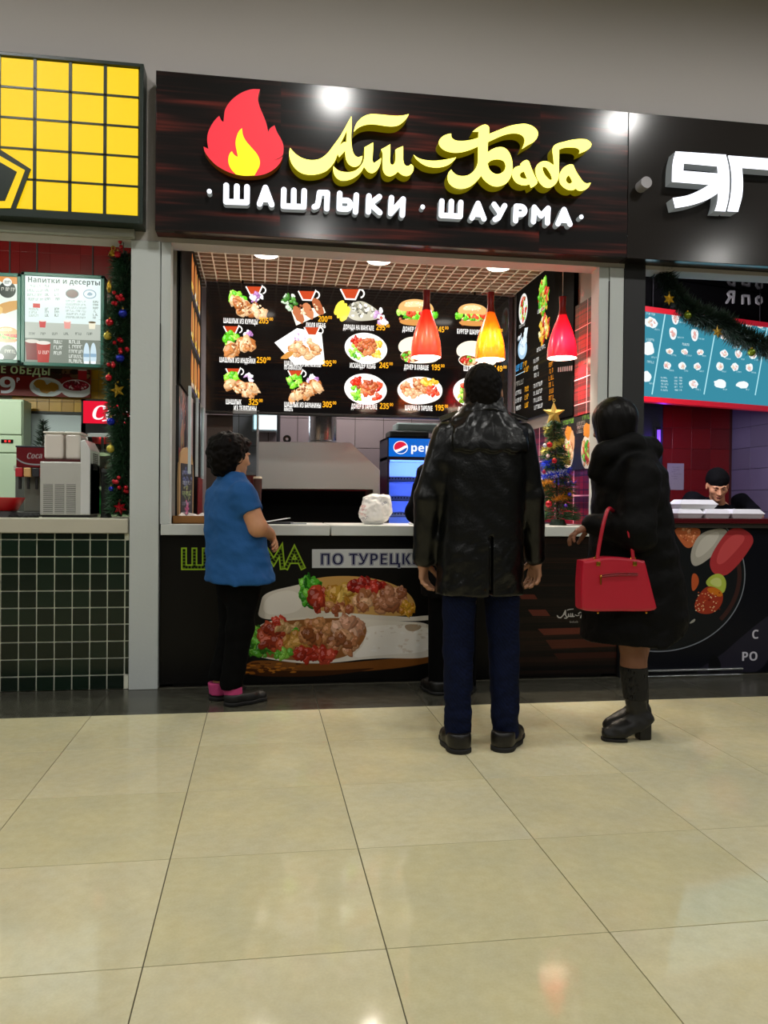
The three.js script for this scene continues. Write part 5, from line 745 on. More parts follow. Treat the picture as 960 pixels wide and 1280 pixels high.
// things on the left counter
const LT = 1.028;
{ // back shelf with the post-mix machine, tree and fridge standing behind the counter
  const sh = thing('back_counter', 'pale back counter along the yellow tiles behind the drinks machines', 'counter', V(-1.6, 0, -6.85)); wpart('worktop', box(-1.88, -1.32, 1.36, 1.4, -7.1, -6.55, 0.006), mat(0x9a9a92, 0.5), sh); wpart('carcass', box(-1.88, -1.34, 0, 1.36, -7.08, -6.6), mat(0x3c3c38, 0.6), sh);
}
{ // ice drink machine seen from its back
  const Z = -5.2, q = (u, v) => at(u, v, Z), a = q(50, 577), b = q(99.5, 645.5), c = q(114, 560), o = thing('drink_machine', 'stainless cold drink machine with vent grilles and two clear tanks on top', 'drink machine', V((a.x + c.x) / 2, LT, Z - 0.14)), x0 = a.x, x1 = b.x, x2 = c.x - 0.005, y1 = q(60, 577).y;
  const st = mat(0xcfcfca, 0.36, { metalness: 0.5 });
  wpart('body', box(x0, x2, LT + 0.015, y1, Z - 0.3, Z, 0.006), st, o);
  wpart('side_panel', extrude([[x1 + 0.004, 0], [x2, 0], [x2, 0.40], [x1 + 0.03, 0.46], [x1 + 0.004, 0.455]].map(([x, y]) => new THREE.Vector2(x, y)), 0.3, 0.004).translate(0, LT + 0.02, Z - 0.298), mat(0xeceeee, 0.28, { metalness: 0.35 }), o, 'side of the machine, coloured paler for its highlight');  // whiter colour puts the highlight into the side panel
  for (let k = 0; k < 3; k++) { const g0 = lerp(x0 + 0.02, x1 - 0.012, k / 3), g1 = lerp(x0 + 0.02, x1 - 0.012, (k + 1) / 3) - 0.012; const gr = wpart('grille', box(g0, g1, q(60, 642).y, q(60, 605).y, Z - 0.004, Z + 0.001), mat(0x6d6d68, 0.5, { metalness: 0.6 }), o); const n = 15, h = (q(60, 605).y - q(60, 642).y) / n; for (let i = 0; i < n; i++) wpart('slat', box(g0, g1, q(60, 642).y + (i + 0.2) * h, q(60, 642).y + (i + 0.75) * h, Z - 0.002, Z + 0.004), st, gr); }
  wpart('base', box(x0 + 0.01, x2 - 0.01, LT, LT + 0.016, Z - 0.29, Z - 0.01), black, o);
  wpart('band', box(x0 + 0.01, x1, y1, y1 + 0.016, Z - 0.28, Z - 0.02), mat(0x4a1212, 0.4), o, 'dark red band under the tanks');
  const tank = mat(0xf6f0ea, 0.15, { transmission: 0.3, thickness: 0 }), ty = q(60, 541).y;
  for (const [u0, u1] of [[53, 77], [80, 99]]) { const t0 = q(u0, 560).x, t1 = q(u1, 560).x; const t = wpart('tank', box(t0, t1, y1 + 0.016, ty, Z - 0.24, Z - 0.03, 0.018), tank, o); wpart('lid', box(t0 - 0.004, t1 + 0.004, ty, ty + 0.012, Z - 0.245, Z - 0.025, 0.005), mat(0xf4f0ea, 0.3, { transmission: 0.2 }), t); wpart('paddle', box((t0 + t1) / 2 - 0.008, (t0 + t1) / 2 + 0.008, y1 + 0.02, ty - 0.01, Z - 0.15, Z - 0.12), mat(0xd8cfc4, 0.5), t); }
  for (let i = 0; i < 9; i++) for (let j = 0; j < 3; j++) wpart('vent', box(x2 - 0.002, x2 + 0.002, LT + 0.3 + i * 0.012, LT + 0.307 + i * 0.012, Z - 0.22 + j * 0.05, Z - 0.19 + j * 0.05), black, o);
}
{ // post-mix drinks dispenser
  const Z = -5.45, q = (u, v) => at(u, v, Z), x0 = q(20.5, 560).x, x1 = q(62, 560).x, o = thing('drink_dispenser', 'soda dispenser with a red script front and taps behind the steel machine', 'drink dispenser', V((x0 + x1) / 2, LT, Z - 0.12));
  const tex = canvas(512, 300, (c) => { c.fillStyle = '#8e1420'; c.fillRect(0, 0, 512, 300); c.fillStyle = '#c9cac6'; c.beginPath(); c.moveTo(0, 150); c.bezierCurveTo(90, 230, 160, 260, 512, 240); c.lineTo(512, 300); c.lineTo(0, 300); c.fill(); c.fillStyle = '#8e1420'; c.beginPath(); c.moveTo(0, 180); c.bezierCurveTo(90, 250, 160, 285, 512, 262); c.lineTo(512, 300); c.lineTo(0, 300); c.fill(); c.save(); c.translate(150, 128); c.rotate(-0.04); c.font = 'italic bold 120px serif'; c.scale(0.86, 1); c.fillStyle = '#e6d8d0'; c.textBaseline = 'middle'; c.fillText('Coca', 0, 0); c.restore(); });
  const yT = q(30, 557).y, yM = q(30, 584).y; board('lit_front', o, [x0, x1], [yM, yT - 0.012], [Z - 0.14, Z], 4, tex, 0.25, 0.3, mat(0x2a2a2a, 0.5)); wpart('cap', box(x0 - 0.005, x1 + 0.005, yT - 0.012, yT, Z - 0.15, Z + 0.006, 0.004), mat(0x1b2230, 0.4), o);
  wpart('back', box(x0 + 0.02, x1, LT + 0.03, yM, Z - 0.16, Z - 0.1, 0.005), mat(0x77786f, 0.4, { metalness: 0.5 }), o); wpart('drip_tray', box(x0 - 0.03, x1, LT, LT + 0.03, Z - 0.16, Z + 0.05, 0.006), mat(0x262625, 0.5), o);
  [[24, 0xb0202c], [34.5, 0xc9a06a], [45, 0x22242a], [54, 0x7a1a20]].forEach(([u, col]) => { const p = q(u, 590), t = wpart('tap', [box(p.x - 0.022, p.x + 0.022, yM - 0.062, yM - 0.004, Z - 0.06, Z + 0.01, 0.006)], mat(col, 0.45), o); wpart('lever', [box(p.x - 0.008, p.x + 0.008, yM - 0.14, yM - 0.06, Z - 0.03, Z - 0.01, 0.003)], black, t); });
}
{ // red tray stack and black things at the left end
  const p = at(8, 640, -5.15), o = thing('serving_bowl', 'wide red bowl with a dark foot at the left edge of the counter', 'bowl', V(p.x - 0.03, LT, -5.2));
  part('bowl', lathe([[0.0, 0.05], [0.07, 0.05], [0.115, 0.118], [0.12, 0.12], [0.118, 0.112], [0.078, 0.04], [0.0, 0.035]]), mat(0xb01218, 0.35), o); part('foot', cyl(0.085, 0.07, 0.042, 28), mat(0x17100f, 0.5), o);
  lone('cloth', nets((x, y, z) => ellipsoid(x, y, z, V(0, 0.006, 0), V(0.085, 0.02, 0.06)) + 0.006 * fbm(x * 30, y * 30, z * 30), [-0.1, -0.01, -0.08], [0.1, 0.04, 0.08], 0.006).translate(at(31, 640, -5.15).x, LT + 0.004, -5.15), mat(0x1c1c1d, 0.8), 'dark folded cloth between the red bowl and the steel drink machine', 'cloth');
}
{ // cola fridge behind the garland
  const Z = -6.2, q = (u, v) => at(u, v, Z), x0 = q(101.5, 520).x, x1 = -0.82, yT = q(105, 498.5).y, yS = q(105, 529).y, o = thing('fridge', 'black drinks fridge with a glowing red script sign, behind the garland', 'fridge', V((x0 + x1) / 2, 0, Z - 0.25)), k = mat(0x0d0c0c, 0.35);
  wpart('cabinet', [box(x0, x0 + 0.03, 0, yT, Z - 0.5, Z), box(x1 - 0.03, x1, 0, yT, Z - 0.5, Z), box(x0, x1, 0, yT, Z - 0.52, Z - 0.49), box(x0, x1, yT - 0.02, yT, Z - 0.5, Z), box(x0, x1, yS - 0.07, yS, Z - 0.5, Z), box(x0, x1, 0, 0.2, Z - 0.5, Z)], k, o);
  const tex = canvas(512, 256, (c) => { c.fillStyle = '#e01030'; c.fillRect(0, 0, 512, 256); c.save(); c.translate(52, 132); c.font = 'italic bold 225px serif'; c.scale(0.72, 1); c.fillStyle = '#fff4f4'; c.textBaseline = 'middle'; c.fillText('Coca', 0, 0); c.restore(); c.strokeStyle = '#fff4f4'; c.lineWidth = 14; c.beginPath(); c.moveTo(150, 226); c.bezierCurveTo(250, 180, 330, 260, 470, 214); c.stroke(); });
  board('lit_sign', o, [x0 + 0.015, x1 - 0.015], [yS, yT - 0.015], [Z - 0.04, Z + 0.004], 4, tex, 1.1, 0.2, k);
  areaLight('cola_sign_light', 0xff3040, 0.4, 0.36, 0.15, V((x0 + x1) / 2, (yT + yS) / 2, Z + 0.012), V(0, 0, 1));
  const ys = [q(110, 565).y, q(110, 608).y, 1.03], inner = areaLight('cola_fridge_light', 0xf0fff4, 7, 0.3, 0.05, V((x0 + x1) / 2, yS - 0.085, Z - 0.1), V(0, -1, -0.5));
  wpart('liner', box(x0 + 0.03, x1 - 0.03, 0.2, yS - 0.07, Z - 0.489, Z - 0.47), mat(0xb8beb6, 0.5), o); wpart('lamp', box(x0 + 0.05, x1 - 0.05, yS - 0.082, yS - 0.07, Z - 0.12, Z - 0.06), glow(0xf0fff4, 2), o);
  for (const y of ys) wpart('shelf', box(x0 + 0.03, x1 - 0.03, y - 0.025, y, Z - 0.46, Z - 0.04), mat(0xc9c2ae, 0.4), o);
  wpart('door_frame', [box(x0 + 0.02, x0 + 0.05, 0.2, yS - 0.075, Z, Z + 0.02), box(x0 + 0.02, x1 - 0.02, yS - 0.1, yS - 0.075, Z, Z + 0.02)], mat(0xb4b8b8, 0.4, { metalness: 0.5 }), o);
  wpart('door_glass', box(x0 + 0.05, x1 - 0.03, 0.2, yS - 0.1, Z + 0.004, Z + 0.01), mat(0xf6fff8, 0.02, { transmission: 1 }), o);
  const bottle = (label, x, y, h, col, cap, lab) => { const b = thing('bottle', label, 'bottle', V(x, y, Z - 0.1), 0, 'bottles in the drinks fridge'); part('body', lathe([[0, 0], [0.029, 0.001], [0.032, 0.02], [0.032, h * 0.55], [0.029, h * 0.66], [0.014, h * 0.88], [0.012, h * 0.95], [0, h * 0.95]], 18), col, b); part('cap', cyl(0.014, 0.014, h * 0.06, 12).translate(0, h * 0.94, 0), cap, b); part('label', new THREE.CylinderGeometry(0.0325, 0.0325, h * 0.24, 18, 1, true).translate(0, h * 0.42, 0), lab, b); return b; };
  const cola = mat(0x1c0705, 0.1), redL = mat(0xc41c24, 0.4), green = mat(0x0fa03a, 0.1, { transmission: 0.4 }), gl = mat(0x2c6fb8, 0.4), clear = mat(0x6a4a3a, 0.1, { transmission: 0.4 });
  const w1 = ['first', 'second', 'third', 'fourth'];
  for (let i = 0; i < 4; i++) bottle(`dark cola bottle with a red label on the fridge's top shelf, ${w1[i]} from the left`, x0 + 0.09 + i * 0.085, ys[0], 0.22, cola, redL, redL);
  for (let i = 0; i < 4; i++) bottle(`brown bottle on the fridge's middle shelf, ${w1[i]} from the left`, x0 + 0.09 + i * 0.085, ys[1], 0.215, clear, mat(0x222222, 0.4), mat(0x4a2c20, 0.5));
  for (let i = 0; i < 3; i++) bottle(`green bottle with a blue cap on the fridge's bottom shelf, ${w1[i]} from the left`, x0 + 0.1 + i * 0.085, ys[2], 0.23, green, gl, mat(0x18b048, 0.4));
}
{ // black canister by the pier
  const p = at(132.5, 644, -5.2), o = thing('canister', 'tall black canister on the counter beside the garland', 'canister', V(p.x, LT, -5.2)), h = at(132, 586, -5.2).y - LT;
  part('body', cyl(0.031, 0.029, h - 0.02, 24), mat(0x0f1110, 0.3), o); part('lid', cyl(0.034, 0.03, 0.022, 24).translate(0, h - 0.022, 0), mat(0x090909, 0.4), o); part('base', cyl(0.035, 0.033, 0.012, 24), mat(0x090909, 0.4), o);
}
{ // garland up the pier, and what hangs in it
  const X = -0.845, Z = -5.12, top = 2.68, o = thing('garland', 'thick green fir garland running up the pier beside the yellow sign', 'garland', V(X, LT + 0.002, Z));
  const wob = (y) => V(0.018 * Math.sin(y * 5) - 0.006, y, 0.01 * Math.sin(y * 7)), L = top - LT - 0.01;
  part('stem', tube(Array.from({ length: 12 }, (_, i) => wob(0.01 + (i / 11) * (L - 0.02))), 0.012, 60, 8), firDark, o);
  needles('foliage', 9000, (r) => { const y = 0.03 + r() * (L - 0.07), a = r() * 6.28, b = Math.cos(a), c = Math.sin(a), s = 0.012 + 0.055 * r(); return [wob(y).add(V(b * s, 0, c * s)), V(b, (r() - 0.5) * 1.6, c)]; }, fir, o, 17, 1.0);
  const gl = (col, m = 0.7) => mat(col, 0.18, { metalness: m });
  const ball = (u, v, r, m, label) => { const p = at(u, v, Z + 0.075), b = thing('bauble', label, 'bauble', V(p.x, p.y - r, Z + 0.075)); part('globe', new THREE.SphereGeometry(r, 20, 14).translate(0, r, 0), m, b); part('cap', cyl(r * 0.28, r * 0.25, r * 0.3, 12).translate(0, r * 1.95, 0), gl(0xc9a84a), b); part('loop', new THREE.TorusGeometry(r * 0.2, r * 0.06, 6, 12).translate(0, r * 2.35, 0), gl(0xc9a84a), b); part('wire', rod(V(0, r * 2.5, 0), wob(p.y - LT).add(V(X - p.x, 0.02 - (p.y - LT) + r, -0.075)), 0.0015, 5), firDark, b); };
  const red = gl(0xb01020, 0.4), blue = gl(0x14249a, 0.5), gold = gl(0xc8a030), yellow = gl(0xb8a840, 0.4);
  ball(147, 318, 0.02, red, 'red bauble near the top of the garland, right of the gold bell'); ball(153.5, 392, 0.026, blue, 'upper blue bauble in the garland beside the drinks menu'); ball(137, 403, 0.022, red, 'red bauble hanging left of the upper blue bauble'); ball(134.5, 420, 0.024, yellow, 'pale gold bauble at the corner of the drinks menu'); ball(150, 448, 0.026, blue, 'lower blue bauble in the garland beside the drinks menu'); ball(136, 472, 0.02, red, 'red bauble just above the gold star of the garland'); ball(138.5, 527, 0.024, blue, 'blue bauble in front of the glowing red fridge sign'); ball(138, 561, 0.024, yellow, 'yellow bauble below the glowing red fridge sign'); ball(139, 611, 0.016, blue, 'small dark blue bauble among the red berries low in the garland');
  const berries = (u, v, label, n = 4) => { const p = at(u, v, Z + 0.07), b = thing('berry_sprig', label, 'berries', V(p.x, p.y - 0.04, Z + 0.07)), r = random(u * 7 + v); part('twig', tube([V(0, 0, -0.03), V(0, 0.03, -0.01), V(0, 0.06, 0)], 0.003, 8, 6), mat(0x3a2414, 0.7), b); for (let i = 0; i < n; i++) part('berry', new THREE.SphereGeometry(0.0125, 14, 10).translate((r() - 0.5) * 0.055, 0.02 + r() * 0.05, 0.005 + r() * 0.02), red, b); };
  berries(154, 307, 'red berry sprig at the very top of the garland', 3); berries(148, 373, 'red berry sprig beside the top corner of the drinks menu', 6); berries(142, 380, 'small red berry sprig left of the upper blue bauble', 3); berries(148, 428, 'red berry sprig between the two blue baubles', 4); berries(155, 437, 'red berry sprig to the right of the lower blue bauble', 4); berries(141, 459, 'red berry sprig under the lower blue bauble', 4); berries(148, 601, 'red berry sprig above the small dark blue bauble', 6); berries(153, 614, 'red berry sprig right of the small dark blue bauble', 4);
  const bell = thing('bell', 'small gold bell with a bow near the top of the garland', 'bell', at(140, 319, Z + 0.07)); part('cup', lathe([[0.0, 0.03], [0.01, 0.028], [0.016, 0.012], [0.022, 0], [0.018, 0.001], [0.0, 0.024]], 18), gold, bell); part('bow', new THREE.TorusGeometry(0.012, 0.004, 6, 14).rotateY(0.6).translate(0.008, 0.042, 0), gold, bell);
  const dp = at(136.5, 359, Z + 0.06); const drop = thing('ornament', 'flat gold drop ornament beside the drinks menu', 'ornament', dp); part('drop', new THREE.SphereGeometry(0.026, 16, 12).scale(0.55, 1.35, 0.4), gold, drop); part('cap', cyl(0.005, 0.004, 0.012, 8).translate(0, 0.034, 0), gold, drop);
  const star = (pos, R, m, label, points = 5, turn = 0, deep = 0.02) => { const s = thing('star', label, 'star', pos), pts = Array.from({ length: points * 2 }, (_, i) => { const a = Math.PI / 2 + turn + (i * Math.PI) / points, q = i % 2 ? R * (points === 5 ? 0.42 : 0.5) : R; return [q * Math.cos(a), q * Math.sin(a)]; }), pos2 = []; for (let i = 0; i < pts.length; i++) { const a = pts[i], b = pts[(i + 1) % pts.length]; pos2.push(0, 0, deep, a[0], a[1], 0, b[0], b[1], 0, 0, 0, -deep, b[0], b[1], 0, a[0], a[1], 0); } const g = new THREE.BufferGeometry(); g.setAttribute('position', new THREE.Float32BufferAttribute(pos2, 3)); g.computeVertexNormals(); part('rays', g, m, s); part('loop', new THREE.TorusGeometry(R * 0.1, R * 0.03, 6, 12).translate(0, R * 1.08, 0), m, s); return s; };
  globalThis.makeStar = star;
  star(at(147, 488, Z + 0.08), 0.046, gold, 'gold star ornament in the garland above the red fridge sign', 5, 0.3); star(at(150, 635, Z + 0.08), 0.042, red, 'red star bow at the foot of the garland', 6, 0.2, 0.03);
}
areaLight('grill_ceiling_light', 0xf2ffe8, 42, 0.6, 0.3, V(-1.9, 3.14, -5.4), V(0, -1, -0.55));
{ const o = thing('ceiling_lamp', 'flat square ceiling lamp of the left stall, hidden above its menus', 'lamp', V(-1.9, 3.16, -5.4)); part('housing', box(-0.32, 0.32, 0.008, 0.06, -0.17, 0.17, 0.006), mat(0xcccccc, 0.5), o); part('diffuser', box(-0.3, 0.3, 0, 0.01, -0.15, 0.15), glow(0xf2ffe8, 3), o); part('stem', box(-0.02, 0.02, 0.06, 0.46, -0.02, 0.02), black, o); }
{ // an unseen lamp, added to brighten the back of the left stall
  const o = thing('added_fill_lamp', 'added grey square lamp, out of view, that brightens the left stall', 'lamp', V(-2.5, 2.58, -5.32)), d = V(0.32, -0.42, -1).normalize();
  const turnTo = new THREE.Quaternion().setFromRotationMatrix(new THREE.Matrix4().lookAt(d, V(0, 0, 0), V(0, 1, 0))); part('housing', box(-0.22, 0.22, -0.12, 0.12, -0.06, -0.005, 0.006).applyQuaternion(turnTo), mat(0x8a8a88, 0.5), o); part('diffuser', box(-0.2, 0.2, -0.1, 0.1, -0.006, 0).applyQuaternion(turnTo), glow(0xf6ffee, 4), o); part('arm', rod(V(0, 0, 0.03), V(0, 0.14, 0.17), 0.012), black, o);
  areaLight('added_fill_light', 0xf6ffee, 78, 0.4, 0.2, o.position.clone().addScaledVector(d, 0.012), d);
}
// ---------------------------------------------------------------- small Christmas tree on the shawarma counter
{
  const Z = -5.32, b = at(699, 656, Z), s0 = at(692.5, 520, Z), o = thing('christmas_tree', 'small green Christmas tree with blue and gold tinsel on the right end of the worktop', 'tree', V(b.x - 0.01, cTop, Z)), h = s0.y - cTop - 0.03, cx = s0.x - o.position.x;
  const ax = (k) => V(cx * k, 0.06 + k * (h - 0.06), 0), wid = (k) => 0.02 + 0.12 * Math.pow(1 - k, 0.75) * (0.85 + 0.25 * Math.sin(k * 22));
  part('trunk', tube([V(0, 0.03, 0), ax(0.3), ax(0.7), ax(1)], 0.008, 20, 8), mat(0x2d2012, 0.8), o); part('stand', cyl(0.06, 0.045, 0.04, 24), mat(0x10301a, 0.5), o);
  needles('foliage', 2800, (r) => { const k = Math.pow(r(), 1.3), a = r() * 6.28, w = wid(k) * Math.sqrt(r()); return [ax(k).add(V(Math.cos(a) * w, -w * 0.2, Math.sin(a) * w)), V(Math.cos(a), 0.1 - 0.4 * r(), Math.sin(a))]; }, mat(0x1c4a20, 0.6), o, 31, 0.9);
  const tinsel = (name, label, k0, k1, turns, phase, col, n) => { const m = mat(col, 0.3, { metalness: 0.6 }), c = (t) => { const k = lerp(k0, k1, t), a = phase + t * turns * 6.283, w = wid(k) * 0.98 + 0.005; return ax(k).add(V(Math.cos(a) * w, 0, Math.sin(a) * w)); }; const g = thing(name, label, 'tinsel', o.position.clone()); part('core', tube(Array.from({ length: 24 }, (_, i) => c(i / 23)), 0.005, 60, 6), m, g); needles('fringe', n, (r) => { const a = r() * 6.28, e = r() * 6.28; return [c(r()), V(Math.cos(a), Math.sin(e), Math.sin(a))]; }, m, g, n, 0.8); };
  tinsel('tinsel', 'bright blue tinsel wound round the middle of the tree', 0.56, 0.34, 1.6, 2.6, 0x1c40e0, 1500); tinsel('tinsel', 'pale gold tinsel wound round the upper half of the tree', 0.92, 0.56, 1.7, 2.9, 0xd8c860, 1100); tinsel('tinsel', 'orange gold tinsel low on the tree', 0.36, 0.18, 1.0, 2.2, 0xd08a1c, 800); tinsel('tinsel', 'silver tinsel loop hanging on the middle of the tree', 0.46, 0.4, 0.6, 0.9, 0xd9dce6, 420);
  const ball = (u, v, r, col, label) => { const p = at(u, v, Z + 0.12), t = thing('bauble', label, 'bauble', V(p.x, p.y - r, Z + 0.12)); part('globe', new THREE.SphereGeometry(r, 18, 12).translate(0, r, 0), mat(col, 0.2, { metalness: 0.5 }), t); part('cap', cyl(r * 0.28, r * 0.24, r * 0.3, 10).translate(0, r * 1.92, 0), mat(0xc9a84a, 0.3, { metalness: 0.7 }), t); const k = clamp((p.y + r - cTop - 0.06) / (h - 0.06), 0, 1); part('wire', rod(V(0, r * 2.1, 0), ax(k).add(o.position).sub(t.position), 0.0015, 5), firDark, t); };
  ball(687, 556, 0.02, 0xb81824, 'red bauble high on the small Christmas tree'); ball(681, 557, 0.014, 0xd8d4e0, 'white bauble high on the small Christmas tree'); ball(693, 576, 0.018, 0xa81424, 'red bauble above the blue tinsel'); ball(685, 570, 0.013, 0xe8c8c8, 'pink bauble above the blue tinsel'); ball(710.5, 605, 0.017, 0x2a1440, 'dark violet bauble on the right side of the small tree'); ball(686, 630, 0.024, 0xb01c28, 'large red bauble low on the left of the small tree'); ball(712, 618, 0.015, 0x3a2a8c, 'violet bauble on the lower right of the small tree'); ball(707, 632, 0.014, 0x54309c, 'lilac bauble at the bottom right of the small tree'); ball(680, 590, 0.014, 0xa02858, 'crimson bauble on the left edge of the small tree');
  const st = at(692.3, 517, Z + 0.03); makeStar(st, 0.084, mat(0xc8a850, 0.45, { metalness: 0.35 }), 'large pale gold star on top of the small Christmas tree', 5, 0.02, 0.02);
  lone('star_holder', rod(V(s0.x, cTop + h - 0.01, Z), V(st.x, st.y - 0.03, Z + 0.012), 0.008), mat(0xd8c070, 0.4), 'short gold holder between the tree top and its star', 'holder');
}
// ---------------------------------------------------------------- the right stall
{ // slanted lit menu with a red frame
  const p0 = at(806, 440, -5.95), p1 = at(985, 440, -6.35), dir = p1.clone().sub(p0).setY(0).normalize(), a = p0.clone().addScaledVector(dir, -0.3), Wm = 1.86, turn = -Math.atan2(dir.z, dir.x), yT = at(806, 383, -5.95).y, yB = at(806, 502, -5.95).y;
  const o = thing('menu_board', 'teal lit menu in a red frame under the garland of the right stall', 'menu board', V(a.x, yB, a.z), turn), H = yT - yB, t = 0.04, W = 1280, HH = Math.round(W * (H - 2 * t) / Wm);
  const P = (u, v) => { let k = (u - 806) / 179, p; for (let i = 0; i < 4; i++) { p = at(u, v, lerp(p0.z, p1.z, k)); k = (p.x - p0.x) / (p1.x - p0.x); } const s = Math.hypot(p.x - a.x, p.z - a.z); return [s / Wm * W, (yT - t - p.y) / (H - 2 * t) * HH]; }, S = W / Wm * 6.1 / FOCAL;
  const tex = canvas(W, HH, (c) => {
    c.fillStyle = '#388aa0'; c.fillRect(0, 0, W, HH);
    const line = (u0, v0, u1, v1) => { c.strokeStyle = '#aee6f0'; c.lineWidth = 2 * S; c.beginPath(); c.moveTo(...P(u0, v0)); c.lineTo(...P(u1, v1)); c.stroke(); };
    line(832.5, 386, 815, 493); line(899, 386, 880, 493); line(963, 388, 944, 494);
    const w = '#f4fafb', item = (u, v, rx, ry, seed, pink) => { const [x, y] = P(u, v); blob(c, x, y, rx * S, ry * S, w, seed, 0.14); if (pink) scatter(c, x, y, rx * 0.6 * S, ry * 0.6 * S, 10, 1.6 * S, ['#f0c8c4', '#e8b0a8', '#f0dcc0'], seed); scribble(c, x + rx * 0.5 * S, y + ry * 1.15 * S, 8 * S, 2 * S, '#d8eef2', seed); };
    const box2 = (u, v, s) => { const [x, y] = P(u, v); smoothFill(c, [[x - 7 * S, y - 6 * S], [x, y - 9 * S], [x + 8 * S, y - 6 * S], [x + 5 * S, y + 8 * S], [x - 4 * S, y + 8 * S]], w); scatter(c, x, y, 3 * S, 4 * S, 10, 2 * S, ['#e8a8a0', '#f0c0b8'], s); scribble(c, x + 7 * S, y + 4 * S, 11 * S, 2 * S, '#d8eef2', s); };
    item(814, 403, 11, 7, 1, 1); item(811, 436, 9, 9, 2, 0); item(808, 471, 8, 7, 3, 0); scribble(c, ...P(808, 392), 14 * S, 3 * S, '#d8eef2', 4); scribble(c, ...P(808, 424), 12 * S, 3 * S, '#d8eef2', 5); scribble(c, ...P(808, 452), 12 * S, 3 * S, '#d8eef2', 6);
    box2(844, 398, 1); box2(870, 401, 2); box2(841, 417, 3); box2(868, 419, 4); scribble(c, ...P(853, 430), 12 * S, 3.2 * S, w, 9);
    for (let i = 0; i < 3; i++) { item(837 + i * 19, 439 + i * 0.6, 6, 4, 20 + i, 1); item(834 + i * 19, 457 + i * 0.6, 6.5, 5, 30 + i, 1); }
    for (let i = 0; i < 5; i++) { scribble(c, ...P(826, 472 + i * 3.8), 11 * S, 2.2 * S, w, 40 + i); scribble(c, ...P(843, 472 + i * 3.8), 5 * S, 2.2 * S, w, 50 + i); scribble(c, ...P(849, 472 + i * 3.8), 5 * S, 2.2 * S, w, 60 + i); } item(867, 480, 8, 6, 70, 1);
    scribble(c, ...P(921, 396), 28 * S, 3.4 * S, w, 71); for (let i = 0; i < 4; i++) item(908 + i * 14, 404 + i, 6, 4, 72 + i, 1); for (let i = 0; i < 3; i++) item(905 + i * 16, 421 + i, 8, 3.5, 80 + i, 1); scribble(c, ...P(917, 434), 14 * S, 3.2 * S, w, 12);
    for (let i = 0; i < 3; i++) { item(905 + i * 18, 442 + i * 0.8, 7, 5.5, 84 + i, 1); item(900 + i * 18.5, 458 + i * 0.8, 7, 5.5, 90 + i, 1); } item(900, 480, 11, 6, 96, 0); item(928, 481, 12, 5, 97, 0); for (let i = 0; i < 4; i++) item(970 + (i % 2) * 16, 410 + i * 18, 7, 6, 100 + i, 1);
  });
  const ms = (m) => [black, black, black, black, m, black];
  part('screen', box(0, Wm, t, H - t, -0.05, 0), ms(new THREE.MeshPhysicalMaterial({ color: 0x030303, roughness: 0.5, ior: 1.2, emissive: 0xffffff, emissiveMap: tex, emissiveIntensity: 1.05 })), o);
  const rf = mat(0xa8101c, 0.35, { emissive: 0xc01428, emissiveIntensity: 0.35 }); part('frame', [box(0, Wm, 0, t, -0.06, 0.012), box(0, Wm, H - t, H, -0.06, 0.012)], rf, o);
  for (const x of [0.4, Wm - 0.3]) part('hanger', rod(V(x, H, -0.03), V(x, 2.95 - yB, -0.03), 0.006), black, o);
  const hd = thing('sign', 'dim grey Cyrillic letters on the black header over the teal menu', 'sign', V(a.x, yT + 0.004, a.z), turn);
  part('header', box(0, Wm, 0, 2.95 - yT - 0.004, -0.09, -0.04), new THREE.MeshPhysicalMaterial({ color: 0x030303, roughness: 0.75, ior: 1.15 }), hd);
  const q = (u, v) => { const [x, y] = P(u, v); return V(x / W * Wm, yT - t - y / HH * (H - 2 * t) - yT - 0.004, 0); }, lm = mat(0xa8a8a4, 0.5);
  for (const list of [[[[920.5, 377], [921.5, 363.5], [916, 363.5], [914, 366], [916, 370], [921, 370.5]], [[916, 371], [912.5, 377]]], [[[932.5, 378], [932.5, 368.5], [940, 368.8], [940.5, 378.5]]], [[[952, 369.5], [955.5, 371.5], [956, 376], [953, 379], [950, 377], [949.5, 372], [952, 369.5]]]]) part('letter', list.flatMap((k) => stroke(k.map(([u, v]) => q(u, v)), 0.009, 0.015, -0.027)), lm, hd);
  const n = V(Math.sin(turn), 0, Math.cos(turn)), m = V(Wm / 2 * Math.cos(turn) + a.x, (yT + yB) / 2, a.z - Wm / 2 * Math.sin(turn)).addScaledVector(n, 0.02);
  areaLight('sushi_menu_light', 0x9fe0f0, 0.7, Wm, H, m, n);
}
